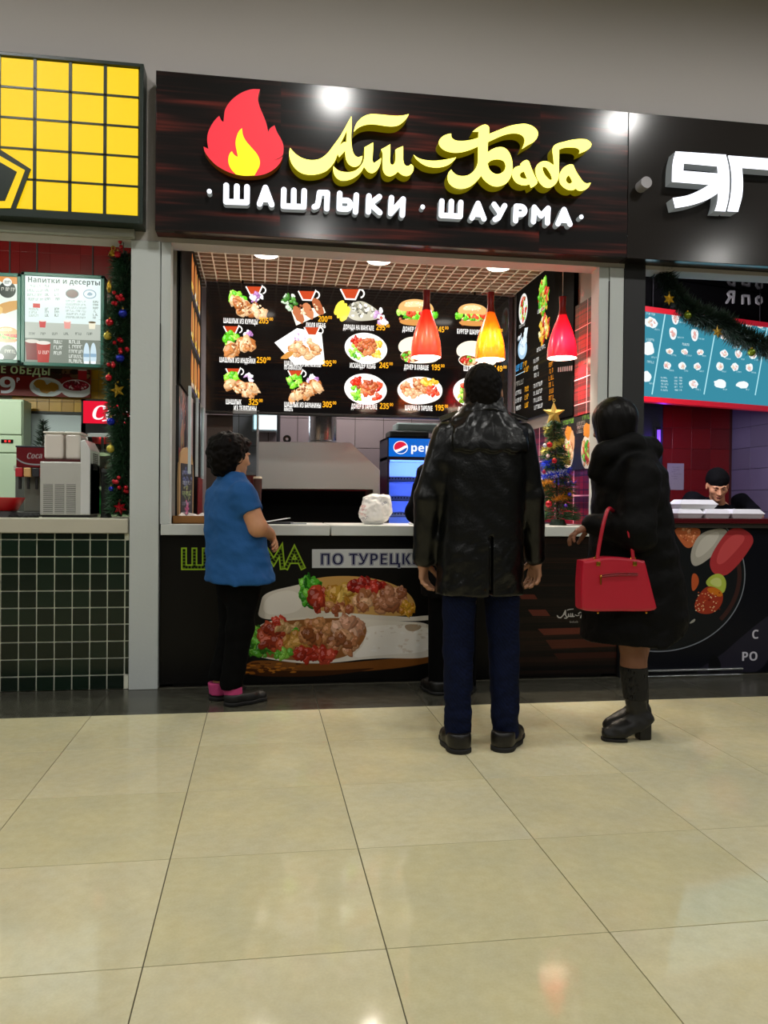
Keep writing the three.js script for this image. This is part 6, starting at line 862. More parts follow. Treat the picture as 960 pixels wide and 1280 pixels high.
{ // dim letters on the black header, a rail, notice and lamp
  const lintelY = at(900, 337, FRONT).y; lone('lintel', box(2.494, 4.48, lintelY, 2.7165, -5.158, FRONT + 0.012, 0.003), mat(0x070707, 0.4), 'narrow black lintel under the dark brown sign of the right stall', 'lintel');
  const nz = -7.19, n0 = at(834, 579, nz), n1 = at(854.5, 612.5, nz), nt = canvas(128, 200, (c) => { c.fillStyle = '#a49aa6'; c.fillRect(0, 0, 128, 200); for (let i = 0; i < 6; i++) scribble(c, 34 + (i % 2) * 14, 30 + i * 17, 60 - (i % 3) * 16, 6, '#6f6674', i); });
  lone('notice', box(n0.x, n1.x, n1.y, n0.y, -7.192, -7.188), [black, black, black, black, mat(0xffffff, 0.7, { map: nt }), black], 'white paper notice on the red tiles of the right stall', 'notice');
  const c0 = at(790, 560, -7.17), c1 = at(825, 560, -7.17), cm = mat(0x22252b, 0.5); lone('column', box(c0.x, c1.x, 0, 2.9, -7.189, -7.12, 0.004), cm, 'dark slate column at the left end of the red tiled wall', 'column');
  const p = at(823.5, 548, -7.08), lp = thing('insect_lamp', 'small violet glowing lamp on the slate column of the right stall', 'lamp', V(p.x, p.y - 0.09, -7.08)); part('case', box(-0.03, 0.03, -0.02, 0.2, -0.04, -0.012, 0.006), black, lp); part('tube', cyl(0.016, 0.016, 0.17, 14), glow(0x8a50ff, 1.3), lp); pointLight('violet_light', 0x7a40ff, 0.1, V(p.x + 0.02, p.y, -7.04), 1);
}
{ // garland over the opening, with two stars and two balls
  const Z = -5.08, pts = [[822, 332], [840, 362], [862, 388], [886, 399], [905, 405], [922, 418], [945, 428], [975, 440]].map(([u, v]) => at(u, v, Z)), c = new THREE.CatmullRomCurve3(pts), o = thing('garland', 'dark green fir garland slung across the front of the teal menu', 'garland', pts[0].clone());
  wpart('stem', new THREE.TubeGeometry(c, 60, 0.012, 7), firDark, o);
  const off = o.position; needles('foliage', 5200, (r) => { const t = r(), a = r() * 6.28, s = 0.01 + 0.045 * r(), d = V((r() - 0.5) * 0.8, Math.cos(a), Math.sin(a)); return [c.getPoint(t).sub(off).addScaledVector(d, s), d]; }, firDark, o, 41, 1.1);
  wpart('hook', rod(pts[0], V(pts[0].x, 2.7, Z), 0.004), black, o);
  const gold = mat(0xc89a20, 0.25, { metalness: 0.6 }), g2 = mat(0xa88830, 0.35, { metalness: 0.5 }), s1 = at(836.5, 374, Z + 0.06), s2 = at(897, 415, Z + 0.06);
  const nearest = (q) => { let b = null; for (let i = 0; i <= 60; i++) { const e = c.getPoint(i / 60); if (!b || e.distanceTo(q) < b.distanceTo(q)) b = e; } return b; }, hung = (m, h) => part('wire', rod(V(0, h, 0), nearest(m.position.clone().setY(m.position.y + h)).sub(m.position), 0.0015, 5), firDark, m);
  hung(makeStar(s1, 0.042, gold, 'bright gold star hanging at the upper end of the garland, over the teal menu', 6, 0, 0.014), 0.045); hung(makeStar(s2, 0.04, g2, 'dull gold star hanging below the middle of the garland, over the teal menu', 6, 0.1, 0.014), 0.043);
  const gb = (u, v, label) => { const p = at(u, v, Z + 0.05), t = thing('bauble', label, 'bauble', V(p.x, p.y - 0.026, Z + 0.05)); part('globe', new THREE.SphereGeometry(0.026, 20, 14).translate(0, 0.026, 0), mat(0x6a7a18, 0.2, { metalness: 0.5 }), t); part('cap', cyl(0.007, 0.006, 0.008, 10).translate(0, 0.051, 0), gold, t); hung(t, 0.056); };
  gb(859.5, 394.5, 'olive green bauble in the upper part of the garland before the teal menu'); gb(939.5, 440.5, 'olive green bauble hanging under the right end of the garland');
}
{ // counter with the plate poster
  const yT = 1.02, o = thing('counter', 'counter of the right stall with a sushi plate poster and steel foot rails', 'counter', V(3.6, 0, -5.2)), red = mat(0x4a0a12, 0.2);
  wpart('worktop', box(2.495, 4.48, yT, yT + 0.035, -5.6, FRONT + 0.02, 0.004), red, o); wpart('edge_strip', box(2.495, 4.48, yT - 0.03, yT, -5.5, FRONT + 0.005, 0.003), mat(0x3a3632, 0.35, { metalness: 0.5 }), o); wpart('carcass', box(2.5, 4.48, 0, yT - 0.03, -5.5, -5.04), black, o);
  for (const v of [837.5, 845]) { const y = at(860, v, -5.02).y; wpart('foot_rail', box(2.36, 3.24, y - 0.006, y + 0.006, -5.035, -5.015, 0.003), mat(0xaeb2b6, 0.25, { metalness: 0.8 }), o); }
  const Z = -5.03, x0 = 2.36, x1 = 4.48, y0 = 0.01, y1 = yT - 0.03, W = 1536, H = Math.round(W * (y1 - y0) / (x1 - x0)), S = W / (x1 - x0) * 5.03 / FOCAL, P = (u, v) => { const p = at(u, v, Z); return [(p.x - x0) / (x1 - x0) * W, (y1 - p.y) / (y1 - y0) * H]; }, q = (pts) => pts.map(([u, v]) => P(780 + u / 4.92, 640 + v / 4.92));
  const tex = canvas(W, H, (c) => {
    c.fillStyle = '#0a0c14'; c.fillRect(0, 0, W, H); smoothFill(c, q([[880, 640], [720, 770], [600, 880], [480, 950], [420, 1010], [900, 1010], [900, 640]]), '#23222e'); smoothFill(c, q([[520, 900], [560, 870], [600, 930], [590, 1000], [520, 1000]]), '#07080c');
    const [x, y] = P(826, 720); c.fillStyle = '#14171a'; c.beginPath(); c.ellipse(x, y, 122 * S, 100 * S, 0.0, 0, 7); c.fill(); c.strokeStyle = '#7a8088'; c.lineWidth = 1.6 * S; c.beginPath(); c.ellipse(x, y, 122 * S, 101 * S, 0, 0, 7); c.stroke(); c.strokeStyle = '#3a2320'; c.lineWidth = 6 * S; c.beginPath(); c.ellipse(x, y, 114 * S, 92 * S, 0, -0.5, 0.7); c.stroke();
    smoothFill(c, q([[300, 90], [480, 90], [460, 170], [395, 240], [330, 160]]), '#b8623a'); scatter(c, ...P(780 + 400 / 4.92, 640 + 140 / 4.92), 14 * S, 10 * S, 30, 2.4 * S, ['#c8764a', '#a8502c', '#d89a70'], 4);
    smoothFill(c, q([[470, 120], [640, 90], [630, 180], [560, 260], [450, 340], [410, 320], [410, 230]]), '#a8a49a'); smoothFill(c, q([[480, 150], [600, 110], [560, 200], [460, 290], [430, 260]]), '#c0bcb2');
    smoothFill(c, q([[600, 160], [660, 95], [740, 100], [810, 165], [760, 250], [690, 340], [620, 400], [540, 380], [520, 290]]), '#a83438'); smoothFill(c, q([[600, 200], [680, 130], [760, 150], [690, 240], [600, 330], [560, 310]]), '#c04a4c');
    smoothFill(c, q([[415, 375], [450, 380], [465, 430], [440, 480], [415, 490]]), '#b8542c');
    smoothFill(c, q([[490, 440], [540, 385], [600, 375], [635, 430], [615, 510], [560, 480]]), '#a8b848'); smoothFill(c, q([[520, 430], [560, 400], [600, 410], [600, 460], [560, 460]]), '#c2cc78'); smoothFill(c, q([[440, 540], [500, 455], [560, 460], [615, 500], [600, 580], [540, 630], [460, 625], [430, 590]]), '#9a3420'); smoothFill(c, q([[500, 470], [560, 460], [612, 500], [600, 525], [540, 510]]), '#c8701c');
    const r = random(8); for (let i = 0; i < 60; i++) blob(c, ...P(780 + (440 + 150 * r()) / 4.92, 640 + (490 + 120 * r()) / 4.92), 1.1 * S, 0.9 * S, ['#e0b080', '#c85a34', '#7a2012', '#e8c8a0'][i % 4], i); smoothFill(c, q([[395, 690], [430, 655], [442, 660], [430, 680]]), '#9a9a90');
    words(c, 'С', ...P(944, 793), 17 * S, '#c4c2cc', 1.0, 'center'); words(c, 'РО', ...P(937, 820.5), 17 * S, '#c4c2cc', 1.1, 'center');
  });
  board('poster', o, [x0, x1], [y0, y1], [-5.04, Z], 4, tex, 0, 0.28);
  // takeaway boxes
  const white = mat(0xd9d9dc, 0.45), first = thing('takeout_box', 'white foam takeout box on top of another at the left of the sushi counter', 'box', V(0, 0, 0)), W2 = 0.12, D2 = 0.08;
  const frustum = (w0, w1, d0, d1, y, h) => { const g = box(-0.5, 0.5, y, y + h, -0.5, 0.5), p = g.attributes.position; for (let i = 0; i < p.count; i++) { const k = (p.getY(i) - y) / h; p.setX(i, p.getX(i) * 2 * lerp(w0, w1, k)); p.setZ(i, p.getZ(i) * 2 * lerp(d0, d1, k)); } g.computeVertexNormals(); return g; };
  part('base', frustum(W2 * 0.86, W2, D2 * 0.82, D2, 0, 0.03), white, first); part('lid', frustum(W2 * 1.03, W2 * 0.8, D2 * 1.03, D2 * 0.75, 0.03, 0.032), white, first);
  const put = (u, dy, dz, s, label, o2) => { const p = at(u, 650, -5.2 + dz), k = o2 ?? copyOf(first, p, label); k.position.set(p.x, yT + 0.035 + dy, -5.2 + dz); k.scale.set(s, 1, 1); return k; };
  put(866, 0.063, -0.02, 1.15, '', first); put(856, 0, 0, 0.8, 'white foam takeout box under the stacked one on the sushi counter'); put(890, 0, 0.02, 0.8, 'white foam takeout box in front of the bending worker'); put(927, 0.001, 0.04, 1.0, 'white foam takeout box beside the dark tub, nearest the right photo edge');
  const tb = at(925, 640, -5.35); lone('tub', lathe([[0, 0], [0.05, 0], [0.058, 0.035], [0.061, 0.035], [0.061, 0.04], [0, 0.04]], 20).translate(tb.x, yT + 0.0352, -5.36), mat(0x3a3c44, 0.4), 'low dark grey tub behind the rightmost takeout box', 'tub');
}
areaLight('sushi_ceiling_light', 0xf4ecff, 36, 0.4, 0.3, V(3.3, 2.88, -5.35), V(0, -1, -0.5));
{ const o = thing('ceiling_lamp', 'flat ceiling lamp of the right stall, hidden behind its sign', 'lamp', V(3.3, 2.892, -5.35)); part('housing', box(-0.22, 0.22, 0.008, 0.06, -0.17, 0.17, 0.006), black, o); part('diffuser', box(-0.2, 0.2, 0, 0.01, -0.15, 0.15), glow(0xf0e8ff, 1.2), o); }
{ // an unseen lamp added behind the jamb to brighten the right stall
  const o = thing('added_fill_lamp', 'added grey lamp, unseen behind the charcoal jamb, that brightens the right stall', 'lamp', V(2.514, 1.95, -5.15)), d = V(0.62, -0.12, -1).normalize();
  const turnTo = new THREE.Quaternion().setFromRotationMatrix(new THREE.Matrix4().lookAt(d, V(0, 0, 0), V(0, 1, 0))); part('housing', box(-0.018, 0.018, -0.16, 0.16, -0.022, -0.005, 0.003).applyQuaternion(turnTo), mat(0x2a2a2a, 0.5), o); part('diffuser', box(-0.015, 0.015, -0.15, 0.15, -0.006, 0).applyQuaternion(turnTo), glow(0xf4eeff, 3), o); part('arm', rod(V(0, 0, 0.01), V(-0.023, 0, 0.01), 0.008), black, o);
  areaLight('added_fill_light', 0xf4eeff, 900, 0.03, 0.3, o.position.clone().addScaledVector(d, 0.012), d);
}
// ---------------------------------------------------------------- people
const fabric = (color, roughness = 0.85, more = {}) => new THREE.MeshPhysicalMaterial({ color, roughness, specularIntensity: 0.2, ...more });
const skinWarm = mat(0xc08a66, 0.55), skinDim = mat(0xa87a5c, 0.55), hairDark = fabric(0x070403, 0.6), hairBrown = fabric(0x0a0705, 0.6);
// head: eye level at the origin, face towards +z, neck below
const headField = (() => {
  const neck = limbs([[V(0, -0.06, -0.02), V(0, -0.2, -0.04), 0.05, 0.056]]), nose = limbs([[V(0, 0.008, 0.086), V(0, -0.034, 0.104), 0.008, 0.0125], [V(-0.012, -0.038, 0.092), V(0.012, -0.038, 0.092), 0.008, 0.008]], 0.012), lip = limbs([[V(-0.02, -0.064, 0.079), V(0.02, -0.064, 0.079), 0.0055, 0.0055], [V(-0.016, -0.073, 0.078), V(0.016, -0.073, 0.078), 0.006, 0.006]], 0.004);
  return (x, y, z) => {
    let d = ellipsoid(x, y, z, V(0, 0.03, -0.012), V(0.076, 0.092, 0.094));
    d = smin(d, ellipsoid(x, y, z, V(0, -0.035, 0.022), V(0.06, 0.075, 0.066)), 0.03); d = smin(d, ellipsoid(x, y, z, V(0, -0.095, 0.06), V(0.026, 0.02, 0.024)), 0.025);
    d = smin(d, ellipsoid(Math.abs(x), y, z, V(0.042, -0.022, 0.052), V(0.024, 0.022, 0.024)), 0.02); d = smin(d, ellipsoid(Math.abs(x), y, z, V(0.026, 0.02, 0.078), V(0.026, 0.008, 0.014)), 0.014);
    d = smax(d, -ellipsoid(Math.abs(x), y, z, V(0.031, 0.001, 0.096), V(0.018, 0.011, 0.016)), 0.012); d = Math.min(d, ellipsoid(Math.abs(x), y, z, V(0.031, 0.0, 0.073), V(0.0125, 0.0115, 0.0125)));
    d = smin(d, nose(x, y, z), 0.012); d = smin(d, lip(x, y, z), 0.005); d = smin(d, neck(x, y, z), 0.03);
    let e = ellipsoid(Math.abs(x), y, z, V(0.08, -0.008, -0.012), V(0.009, 0.032, 0.02)); e = smax(e, -ellipsoid(Math.abs(x), y, z, V(0.09, -0.004, -0.008), V(0.008, 0.02, 0.011)), 0.006);
    return smin(d, e, 0.01);
  };
})();
const headGeo = nets(headField, [-0.108, -0.21, -0.13], [0.108, 0.14, 0.14], 0.0042);
function turned(g, pos, yaw, pitch = 0, roll = 0, s = 1) { return g.clone().applyMatrix4(new THREE.Matrix4().compose(pos, new THREE.Quaternion().setFromEuler(new THREE.Euler(pitch, yaw, roll, 'YXZ')), V(s, s, s))); }
// hand: wrist at the origin, fingers towards -y, palm towards +z, thumb on the side of x = s
function handGeo(s, curl = 0.35) {
  const B = []; let x, y, z;
  for (let i = 0; i < 4; i++) B.push([V(s * (-0.009 + 0.007 * i) * 1, -0.012, 0), V(s * (-0.03 + 0.02 * i), -0.088 + (i === 0 ? 0.008 : i === 3 ? 0.003 : 0), 0), 0.016, 0.0115]);
  const palm = limbs(B, 0.016), F = [], len = [0.056, 0.072, 0.078, 0.07];
  len.forEach((L, i) => { let p = V(s * (-0.03 + 0.02 * i), -0.088 + (i === 0 ? 0.008 : 0), 0), a = 0.1 + curl * 0.5; [0.45, 0.31, 0.24].forEach((k, j) => { const q = p.clone().add(V(s * (i - 1.5) * 0.002, -Math.cos(a) * L * k, Math.sin(a) * L * k)); F.push([p, q, 0.0095 - j * 0.0009, 0.0087 - j * 0.0009]); p = q; a += curl * (0.9 + 0.15 * (3 - i)); }); });
  { let p = V(s * 0.018, -0.026, 0.006), d = V(s * 0.62, -0.66, 0.42).normalize(); [0.046, 0.033, 0.026].forEach((L, j) => { const q = p.clone().addScaledVector(d, L); F.push([p, q, 0.0135 - j * 0.002, 0.0115 - j * 0.0015]); p = q; d = d.clone().add(V(-s * 0.3, -0.15, 0.1)).normalize(); }); }
  const fs = [0, 1, 2, 3, 4].map((i) => limbs(F.slice(i * 3, i * 3 + 3), 0.006)), wrist = limbs([[V(0, 0.05, 0), V(0, -0.02, 0), 0.027, 0.025]]);
  return nets((a, b, c) => { let d = smin(palm(a, b, c), wrist(a, b, c), 0.02); for (const f of fs) d = smin(d, f(a, b, c), 0.005); return d; }, [-0.085, -0.2, -0.05], [0.085, 0.06, 0.11], 0.0034);
}
function handAt(g, pos, dir, palm) { const y = dir.clone().normalize().negate(), z = palm.clone().addScaledVector(y, -palm.dot(y)).normalize(), x = y.clone().cross(z); return g.clone().applyMatrix4(new THREE.Matrix4().makeBasis(x, y, z).setPosition(pos)); }
const hands = { r: handGeo(-1, 0.42), l: handGeo(1, 0.42) };
// a garment's trunk: rows of [height, x, z, half width, half depth] from foot to top, seen in the wearer's own axes
function column(rows, yaw, p = 2.4) {
  const s = Math.sin(yaw), c = Math.cos(yaw), R = rows;
  return (x, y, z) => {
    let i = 0; while (i < R.length - 2 && y > R[i + 1][0]) i++;
    const a = R[i], b = R[i + 1], t0 = clamp((y - a[0]) / (b[0] - a[0]), 0, 1), t = t0 * t0 * (3 - 2 * t0) * 0.5 + t0 * 0.5, m = (k) => a[k] + (b[k] - a[k]) * t;
    const dx = x - m(1), dz = z - m(2), u = Math.abs(dx * c - dz * s), v = Math.abs(dx * s + dz * c), w = m(3), d = m(4), k = Math.pow(Math.pow(u / w, p) + Math.pow(v / d, p), 1 / p);
    return Math.max((k - 1) * Math.min(w, d), R[0][0] - y, y - R[R.length - 1][0]);
  };
}
const rowsAt = (list, z) => list.map(([u, v, w, d, dz = 0]) => { const p = at(u, v, z + dz); return [p.y, p.x, p.z, w, d]; }).sort((a, b) => a[0] - b[0]);
function bounds(list, pad) { const lo = [1e9, 1e9, 1e9], hi = [-1e9, -1e9, -1e9]; for (const p of list) p.toArray().forEach((q, i) => { lo[i] = Math.min(lo[i], q - pad); hi[i] = Math.max(hi[i], q + pad); }); return [lo, hi]; }
const bb = (z, u0, v0, u1, v1, near, far, pad = 0.03) => bounds([near, far].flatMap((d) => [at(u0, v0, z + d), at(u1, v1, z + d), at(u0, v1, z + d), at(u1, v0, z + d)]), pad);
const fold = (x, y, z, a, f, g = f) => a * noise.noise(x * f, y * g, z * f);
const near = (d, f) => (Math.abs(d) < 0.03 ? d + f() : d);
// shoe: sole on the floor from heel to toe
function shoeGeo(heel, toe, w = 0.042, high = 0.085, cell = 0.005) {
  const d = toe.clone().sub(heel).setY(0).normalize(), L = heel.distanceTo(toe), P = (t, y) => heel.clone().addScaledVector(d, t * L).setY(y), S = d.clone().cross(V(0, 1, 0));
  const f = limbs([[P(0.1, 0.035), P(0.1, high), w * 0.92, w], [P(0.1, 0.035), P(0.5, 0.034), w * 0.92, w * 0.98], [P(0.5, 0.03), P(0.87, 0.026), w * 0.98, w * 0.8], [P(0.12, high), P(0.55, 0.045), w * 0.9, w * 0.8]], 0.03), [lo, hi] = bounds([heel, toe], 0.075); lo[1] = -0.01; hi[1] = high + 0.07;
  const body = nets((x, y, z) => smax(smax(f(x, y, z), 0.018 - y, 0.006), y - high - 0.02, 0.006), lo, hi, cell);
  const sole = nets((x, y, z) => Math.max(f(x, Math.max(y, 0.03), z) - 0.003, -y, y - 0.022), lo, hi, cell);
  return [body, sole];
}
{ // ------------------------------------------------ man in the black leather coat, from behind
  const Z = -3.62, base = at(603, 920, Z).setY(0), o = thing('person', 'tall man in a black leather coat and dark blue jeans, seen from behind', 'person', V(base.x, 0, Z));
  const J = (u, v, dz = 0) => at(u, v, Z + dz), head = J(603, 492, -0.01);
  const arms = (k) => [[J(557, 545), J(534, 622, -0.01), 0.064 * k, 0.06 * k], [J(534, 622, -0.01), J(530, 696, -0.06), 0.06 * k, 0.052 * k], [J(651, 545), J(664, 622, -0.01), 0.064 * k, 0.06 * k], [J(664, 622, -0.01), J(668, 694, -0.06), 0.06 * k, 0.052 * k]];
  const trunk = limbs([[J(603, 688), J(603, 620), 0.11, 0.11, 0.8, V(0, 0, 1)], [J(603, 620), J(603, 548), 0.12, 0.14, 0.7, V(0, 0, 1)], [J(603, 545), J(603, 515), 0.1, 0.05], ...arms(0.5), [J(580, 725), J(574, 815), 0.07, 0.05], [J(574, 815), J(573, 905), 0.05, 0.04], [J(625, 725), J(629, 815), 0.07, 0.05], [J(629, 815), J(631, 907), 0.05, 0.04]], 0.05);
  const [lo, hi] = bounds([J(500, 940), J(700, 500)], 0.1);
  const hl = J(529, 699, -0.065), hr = J(670, 697, -0.065);
  wpart('body', [nets(trunk, lo, hi, 0.02), turned(headGeo, head, Math.PI - 0.14, 0.05, 0, 1.06), handAt(hands.l, hl, V(0.05, -1, -0.12), V(0.8, 0, 0.5)), handAt(hands.r, hr, V(-0.05, -1, -0.12), V(-0.8, 0, 0.5))], skinDim, o);
  const hair = nets((x, y, z) => { let d = ellipsoid(x, y, z, V(0, 0.034, -0.016), V(0.083, 0.096, 0.1)); d = smin(d, ellipsoid(x, y, z, V(0, -0.03, -0.06), V(0.062, 0.06, 0.045)), 0.03); d = Math.max(d, z - 0.02 - Math.max(0, y - 0.03) * 1.6, -0.085 - y); d = Math.max(d, -ellipsoid(Math.abs(x), y, z, V(0.088, -0.012, 0.0), V(0.02, 0.042, 0.028))); return near(d, () => fold(x, y, z, 0.004, 70, 50) + fold(x, y, z, 0.002, 170, 120)); }, [-0.11, -0.11, -0.14], [0.11, 0.15, 0.13], 0.0045);
  wpart('hair', turned(hair, head, Math.PI - 0.14, 0.05, 0, 1.06), hairBrown, o);
  // coat with collar, yoke flap, back vent and creases
  const R = rowsAt([[599, 742, 0.2, 0.152], [600, 700, 0.2, 0.15], [602, 640, 0.192, 0.142], [603, 585, 0.2, 0.138], [604, 556, 0.2, 0.132], [604, 539, 0.185, 0.118], [604, 526, 0.14, 0.1], [604, 515, 0.098, 0.085], [604, 503, 0.07, 0.07]], Z), col = column(R, 0), sl = limbs(arms(1), 0.018), yYoke = J(600, 566).y, vTop = J(600, 668).y, hem = R[0][0];
  const coat = (x, y, z) => {
    let d = smin(col(x, y, z), sl(x, y, z), 0.035); d = Math.max(d, hem - y);
    const flap = Math.max(col(x, y, z) - 0.016, yYoke + 0.006 * Math.sin(x * 60) - y, Math.abs(x - base.x) - 0.178, Z - z); d = Math.min(d, flap);
    if (Math.abs(d) > 0.03) return d;
    const vx = x - (base.x - 0.008); if (y < vTop && z > Z) d = Math.max(d, 0.012 - Math.hypot(vx * 1.6, Math.max(0, 0.012 - Math.abs(d)) * 0.3));
    const up = smooth(y, yYoke - 0.02, yYoke + 0.15), lowb = smooth(vTop + 0.15 - y, 0, 0.4);
    d += up * 0.008 * noise.noise((x - base.x) * 30 + (y - yYoke) * (x > base.x ? 12 : -12), y * 7, z * 20) + 0.0035 * noise.noise(x * 9, y * 14 + x * 9, z * 12) + lowb * 0.004 * noise.noise(x * 22, y * 26 - x * 14, z * 20) + 0.0008 * noise.noise(x * 60, y * 50, z * 60);
    return d;
  };
  const [cl, ch] = bounds([J(505, 748), J(692, 500)], 0.05); cl[2] = Z - 0.22; ch[2] = Z + 0.2;
  const leather = new THREE.MeshPhysicalMaterial({ color: 0x030404, roughness: 0.31, specularIntensity: 0.75, bumpMap: grain, bumpScale: 0.0008 });
  const coatMesh = wpart('leather_coat', nets(coat, cl, ch, 0.0075), leather, o);
  const nk = J(604, 508); wpart('collar', nets((x, y, z) => { const dx = x - nk.x, dz = z - nk.z, r = Math.hypot(dx, dz * 1.05), yy = y - nk.y - 0.01 * Math.cos(dx * 18), R0 = 0.076 + (yy < 0 ? -yy * 0.9 : 0); return Math.max(Math.abs(r - R0) - 0.009, Math.abs(yy) - 0.036) - 0.003 + fold(x, y, z, 0.003, 40); }, [nk.x - 0.15, nk.y - 0.06, nk.z - 0.15], [nk.x + 0.15, nk.y + 0.06, nk.z + 0.15], 0.006), leather, coatMesh);
  for (const s of [-1, 1]) { const a = J(604 + s * 30, 519.5, 0.01), b = J(604 + s * 54, 531, 0.0); a.y += 0.012; b.y += 0.022; wpart('epaulette', new RoundedBoxGeometry(a.distanceTo(b), 0.012, 0.045, 2, 0.005).applyQuaternion(new THREE.Quaternion().setFromUnitVectors(V(1, 0, 0), b.clone().sub(a).normalize())).translate((a.x + b.x) / 2, (a.y + b.y) / 2, (a.z + b.z) / 2), leather, coatMesh); }
  // jeans
  const legs = limbs([[J(577, 700), J(574, 745), 0.08, 0.079], [J(574, 745), J(573, 815), 0.079, 0.069], [J(573, 815), J(572.5, 912), 0.069, 0.062], [J(626, 700), J(627, 745), 0.082, 0.081], [J(627, 745), J(630, 815), 0.081, 0.072], [J(630, 815), J(632, 914), 0.072, 0.063]], 0.012);
  const [jl, jh] = bounds([J(540, 920), J(665, 700)], 0.05); jl[1] = 0.035; jl[2] = Z - 0.14; jh[2] = Z + 0.14;
  const denimTex = dataTex(128, 128, (x, y) => { const v = 1 + 0.25 * wrapNoise(x, y, 128, 128, 50, 40, 3) + 0.12 * Math.sin((x + y) * 1.2); return [13 * v, 20 * v, 44 * v]; });
  const floorCut = 0.05; wpart('jeans', nets((x, y, z) => { let d = Math.max(legs(x, y, z), floorCut - y); return near(d, () => fold(x, y, z, 0.006, 13, 16) + (y < 0.28 ? fold(x, y, z, 0.007, 16, 34) : 0)); }, jl, jh, 0.0085), fabric(0xffffff, 0.85, { map: denimTex }), o);
  const shoeM = mat(0x0d0b09, 0.4), soleM = mat(0x070707, 0.7);
  [[J(576, 930, 0.06), J(557, 912, -0.19)], [J(626, 932, 0.06), J(648, 912, -0.19)]].forEach(([h, t]) => { h.setY(0); t.setY(0); const [b, s] = shoeGeo(h, t, 0.05, 0.07, 0.006); const m = wpart('shoe', b, shoeM, o); wpart('sole', s, soleM, m); });
}
{ // ------------------------------------------------ woman in the blue tunic
  const Z = -4.64, base = at(291, 875, Z).setY(0), o = thing('person', 'woman in a blue short-sleeved tunic and black trousers waiting at the counter', 'person', V(base.x, 0, Z));
  const J = (u, v, dz = 0) => at(u, v, Z + dz), yaw = 2.2, F = V(Math.sin(yaw), 0, Math.cos(yaw)), Rt = V(-F.z, 0, F.x), head = J(292, 571, -0.02);
  const sR = J(304, 617, 0.14), eR = J(322, 659, 0.16), wR = J(337, 667, -0.02), sL = J(288, 617, -0.16), eL = J(318, 657, -0.26), wL = J(336, 666, -0.14);
  const armF = limbs([[sR, eR, 0.06, 0.052], [eR, wR, 0.052, 0.033], [sL, eL, 0.055, 0.046], [eL, wL, 0.045, 0.031]], 0.02);
  const trunk = limbs([[J(297, 708), J(292, 650), 0.1, 0.1], [J(292, 650), J(290, 622), 0.1, 0.085], [J(291, 610), J(292, 590, -0.01), 0.045, 0.045], [J(305, 735, 0.05), J(299, 785, 0.05), 0.07, 0.05], [J(299, 785, 0.05), J(291, 866, 0.07), 0.045, 0.034], [J(290, 735, -0.07), J(290, 790, -0.07), 0.07, 0.05], [J(290, 790, -0.07), J(271, 862, -0.06), 0.045, 0.034]], 0.04);
  const [lo, hi] = bb(Z, 255, 880, 345, 585, 0.25, -0.32, 0.04); lo[1] = 0.02;
  wpart('body', [nets((x, y, z) => smin(trunk(x, y, z), armF(x, y, z), 0.02), lo, hi, 0.011), turned(headGeo, head, yaw, 0.02, 0, 0.96), handAt(hands.r, wR, V(0.35, -0.5, -0.75), V(-0.5, -0.5, -0.5)), handAt(hands.l, wL, V(0.4, -0.5, 0.7), V(-0.5, -0.6, 0.4))], skinWarm, o);
  const hair = nets((x, y, z) => { let d = ellipsoid(x, y, z, V(0, 0.04, -0.045), V(0.108, 0.105, 0.125)); d = smin(d, ellipsoid(x, y, z, V(0, -0.035, -0.075), V(0.095, 0.095, 0.08)), 0.05); d = smin(d, ellipsoid(x, y, z, V(0.02, 0.078, 0.05), V(0.075, 0.045, 0.06)), 0.04); d = Math.max(d, -ellipsoid(x, y, z, V(0, -0.05, 0.075), V(0.115, 0.09, 0.085))); return near(d, () => fold(x, y, z, 0.013, 26) + fold(x, y, z, 0.007, 60)); }, [-0.14, -0.15, -0.2], [0.14, 0.17, 0.15], 0.006);
  wpart('hair', turned(hair, head, yaw, 0.02, 0, 0.96), hairDark, o);
  const R = rowsAt([[300, 728, 0.222, 0.176], [297, 692, 0.2, 0.158], [291, 650, 0.186, 0.142], [290, 630, 0.188, 0.13], [289, 615, 0.18, 0.112], [289.5, 606, 0.13, 0.09], [290, 597, 0.085, 0.08], [290.5, 590, 0.068, 0.07]], Z), col = column(R, yaw, 2.2);
  const slv = limbs([[sR, sR.clone().lerp(eR, 0.5), 0.075, 0.07], [sL, sL.clone().lerp(eL, 0.5), 0.075, 0.07]], 0.02), cutR = [sR.clone().lerp(eR, 0.55), eR.clone().sub(sR).normalize()], cutL = [sL.clone().lerp(eL, 0.55), eL.clone().sub(sL).normalize()], plane = (c, x, y, z) => (x - c[0].x) * c[1].x + (y - c[0].y) * c[1].y + (z - c[0].z) * c[1].z, hem = R[0][0];
  const blue = mat(0x034c88, 0.8, { bumpMap: grain, bumpScale: 0.001 });
  const [tl2, th] = bb(Z, 250, 734, 348, 586, 0.3, -0.34);
  const tunic = wpart('tunic', nets((x, y, z) => { const s = Math.max(slv(x, y, z), z > Z ? plane(cutR, x, y, z) : plane(cutL, x, y, z)); let d = Math.max(smin(col(x, y, z), s, 0.035), hem + 0.012 * Math.sin(x * 14) - y); return near(d, () => fold(x, y, z, 0.009, 9, 12) + fold(x + y * 0.6, y, z, 0.004, 26)); }, tl2, th, 0.009), blue, o);
  const frontPt = (u, v, k) => { const c = at(u, v, Z), r = R.find((q) => q[0] >= c.y) ?? R[R.length - 1]; return V(r[1], c.y, r[2]).addScaledVector(F, r[4] * k).addScaledVector(Rt, 0.075); };
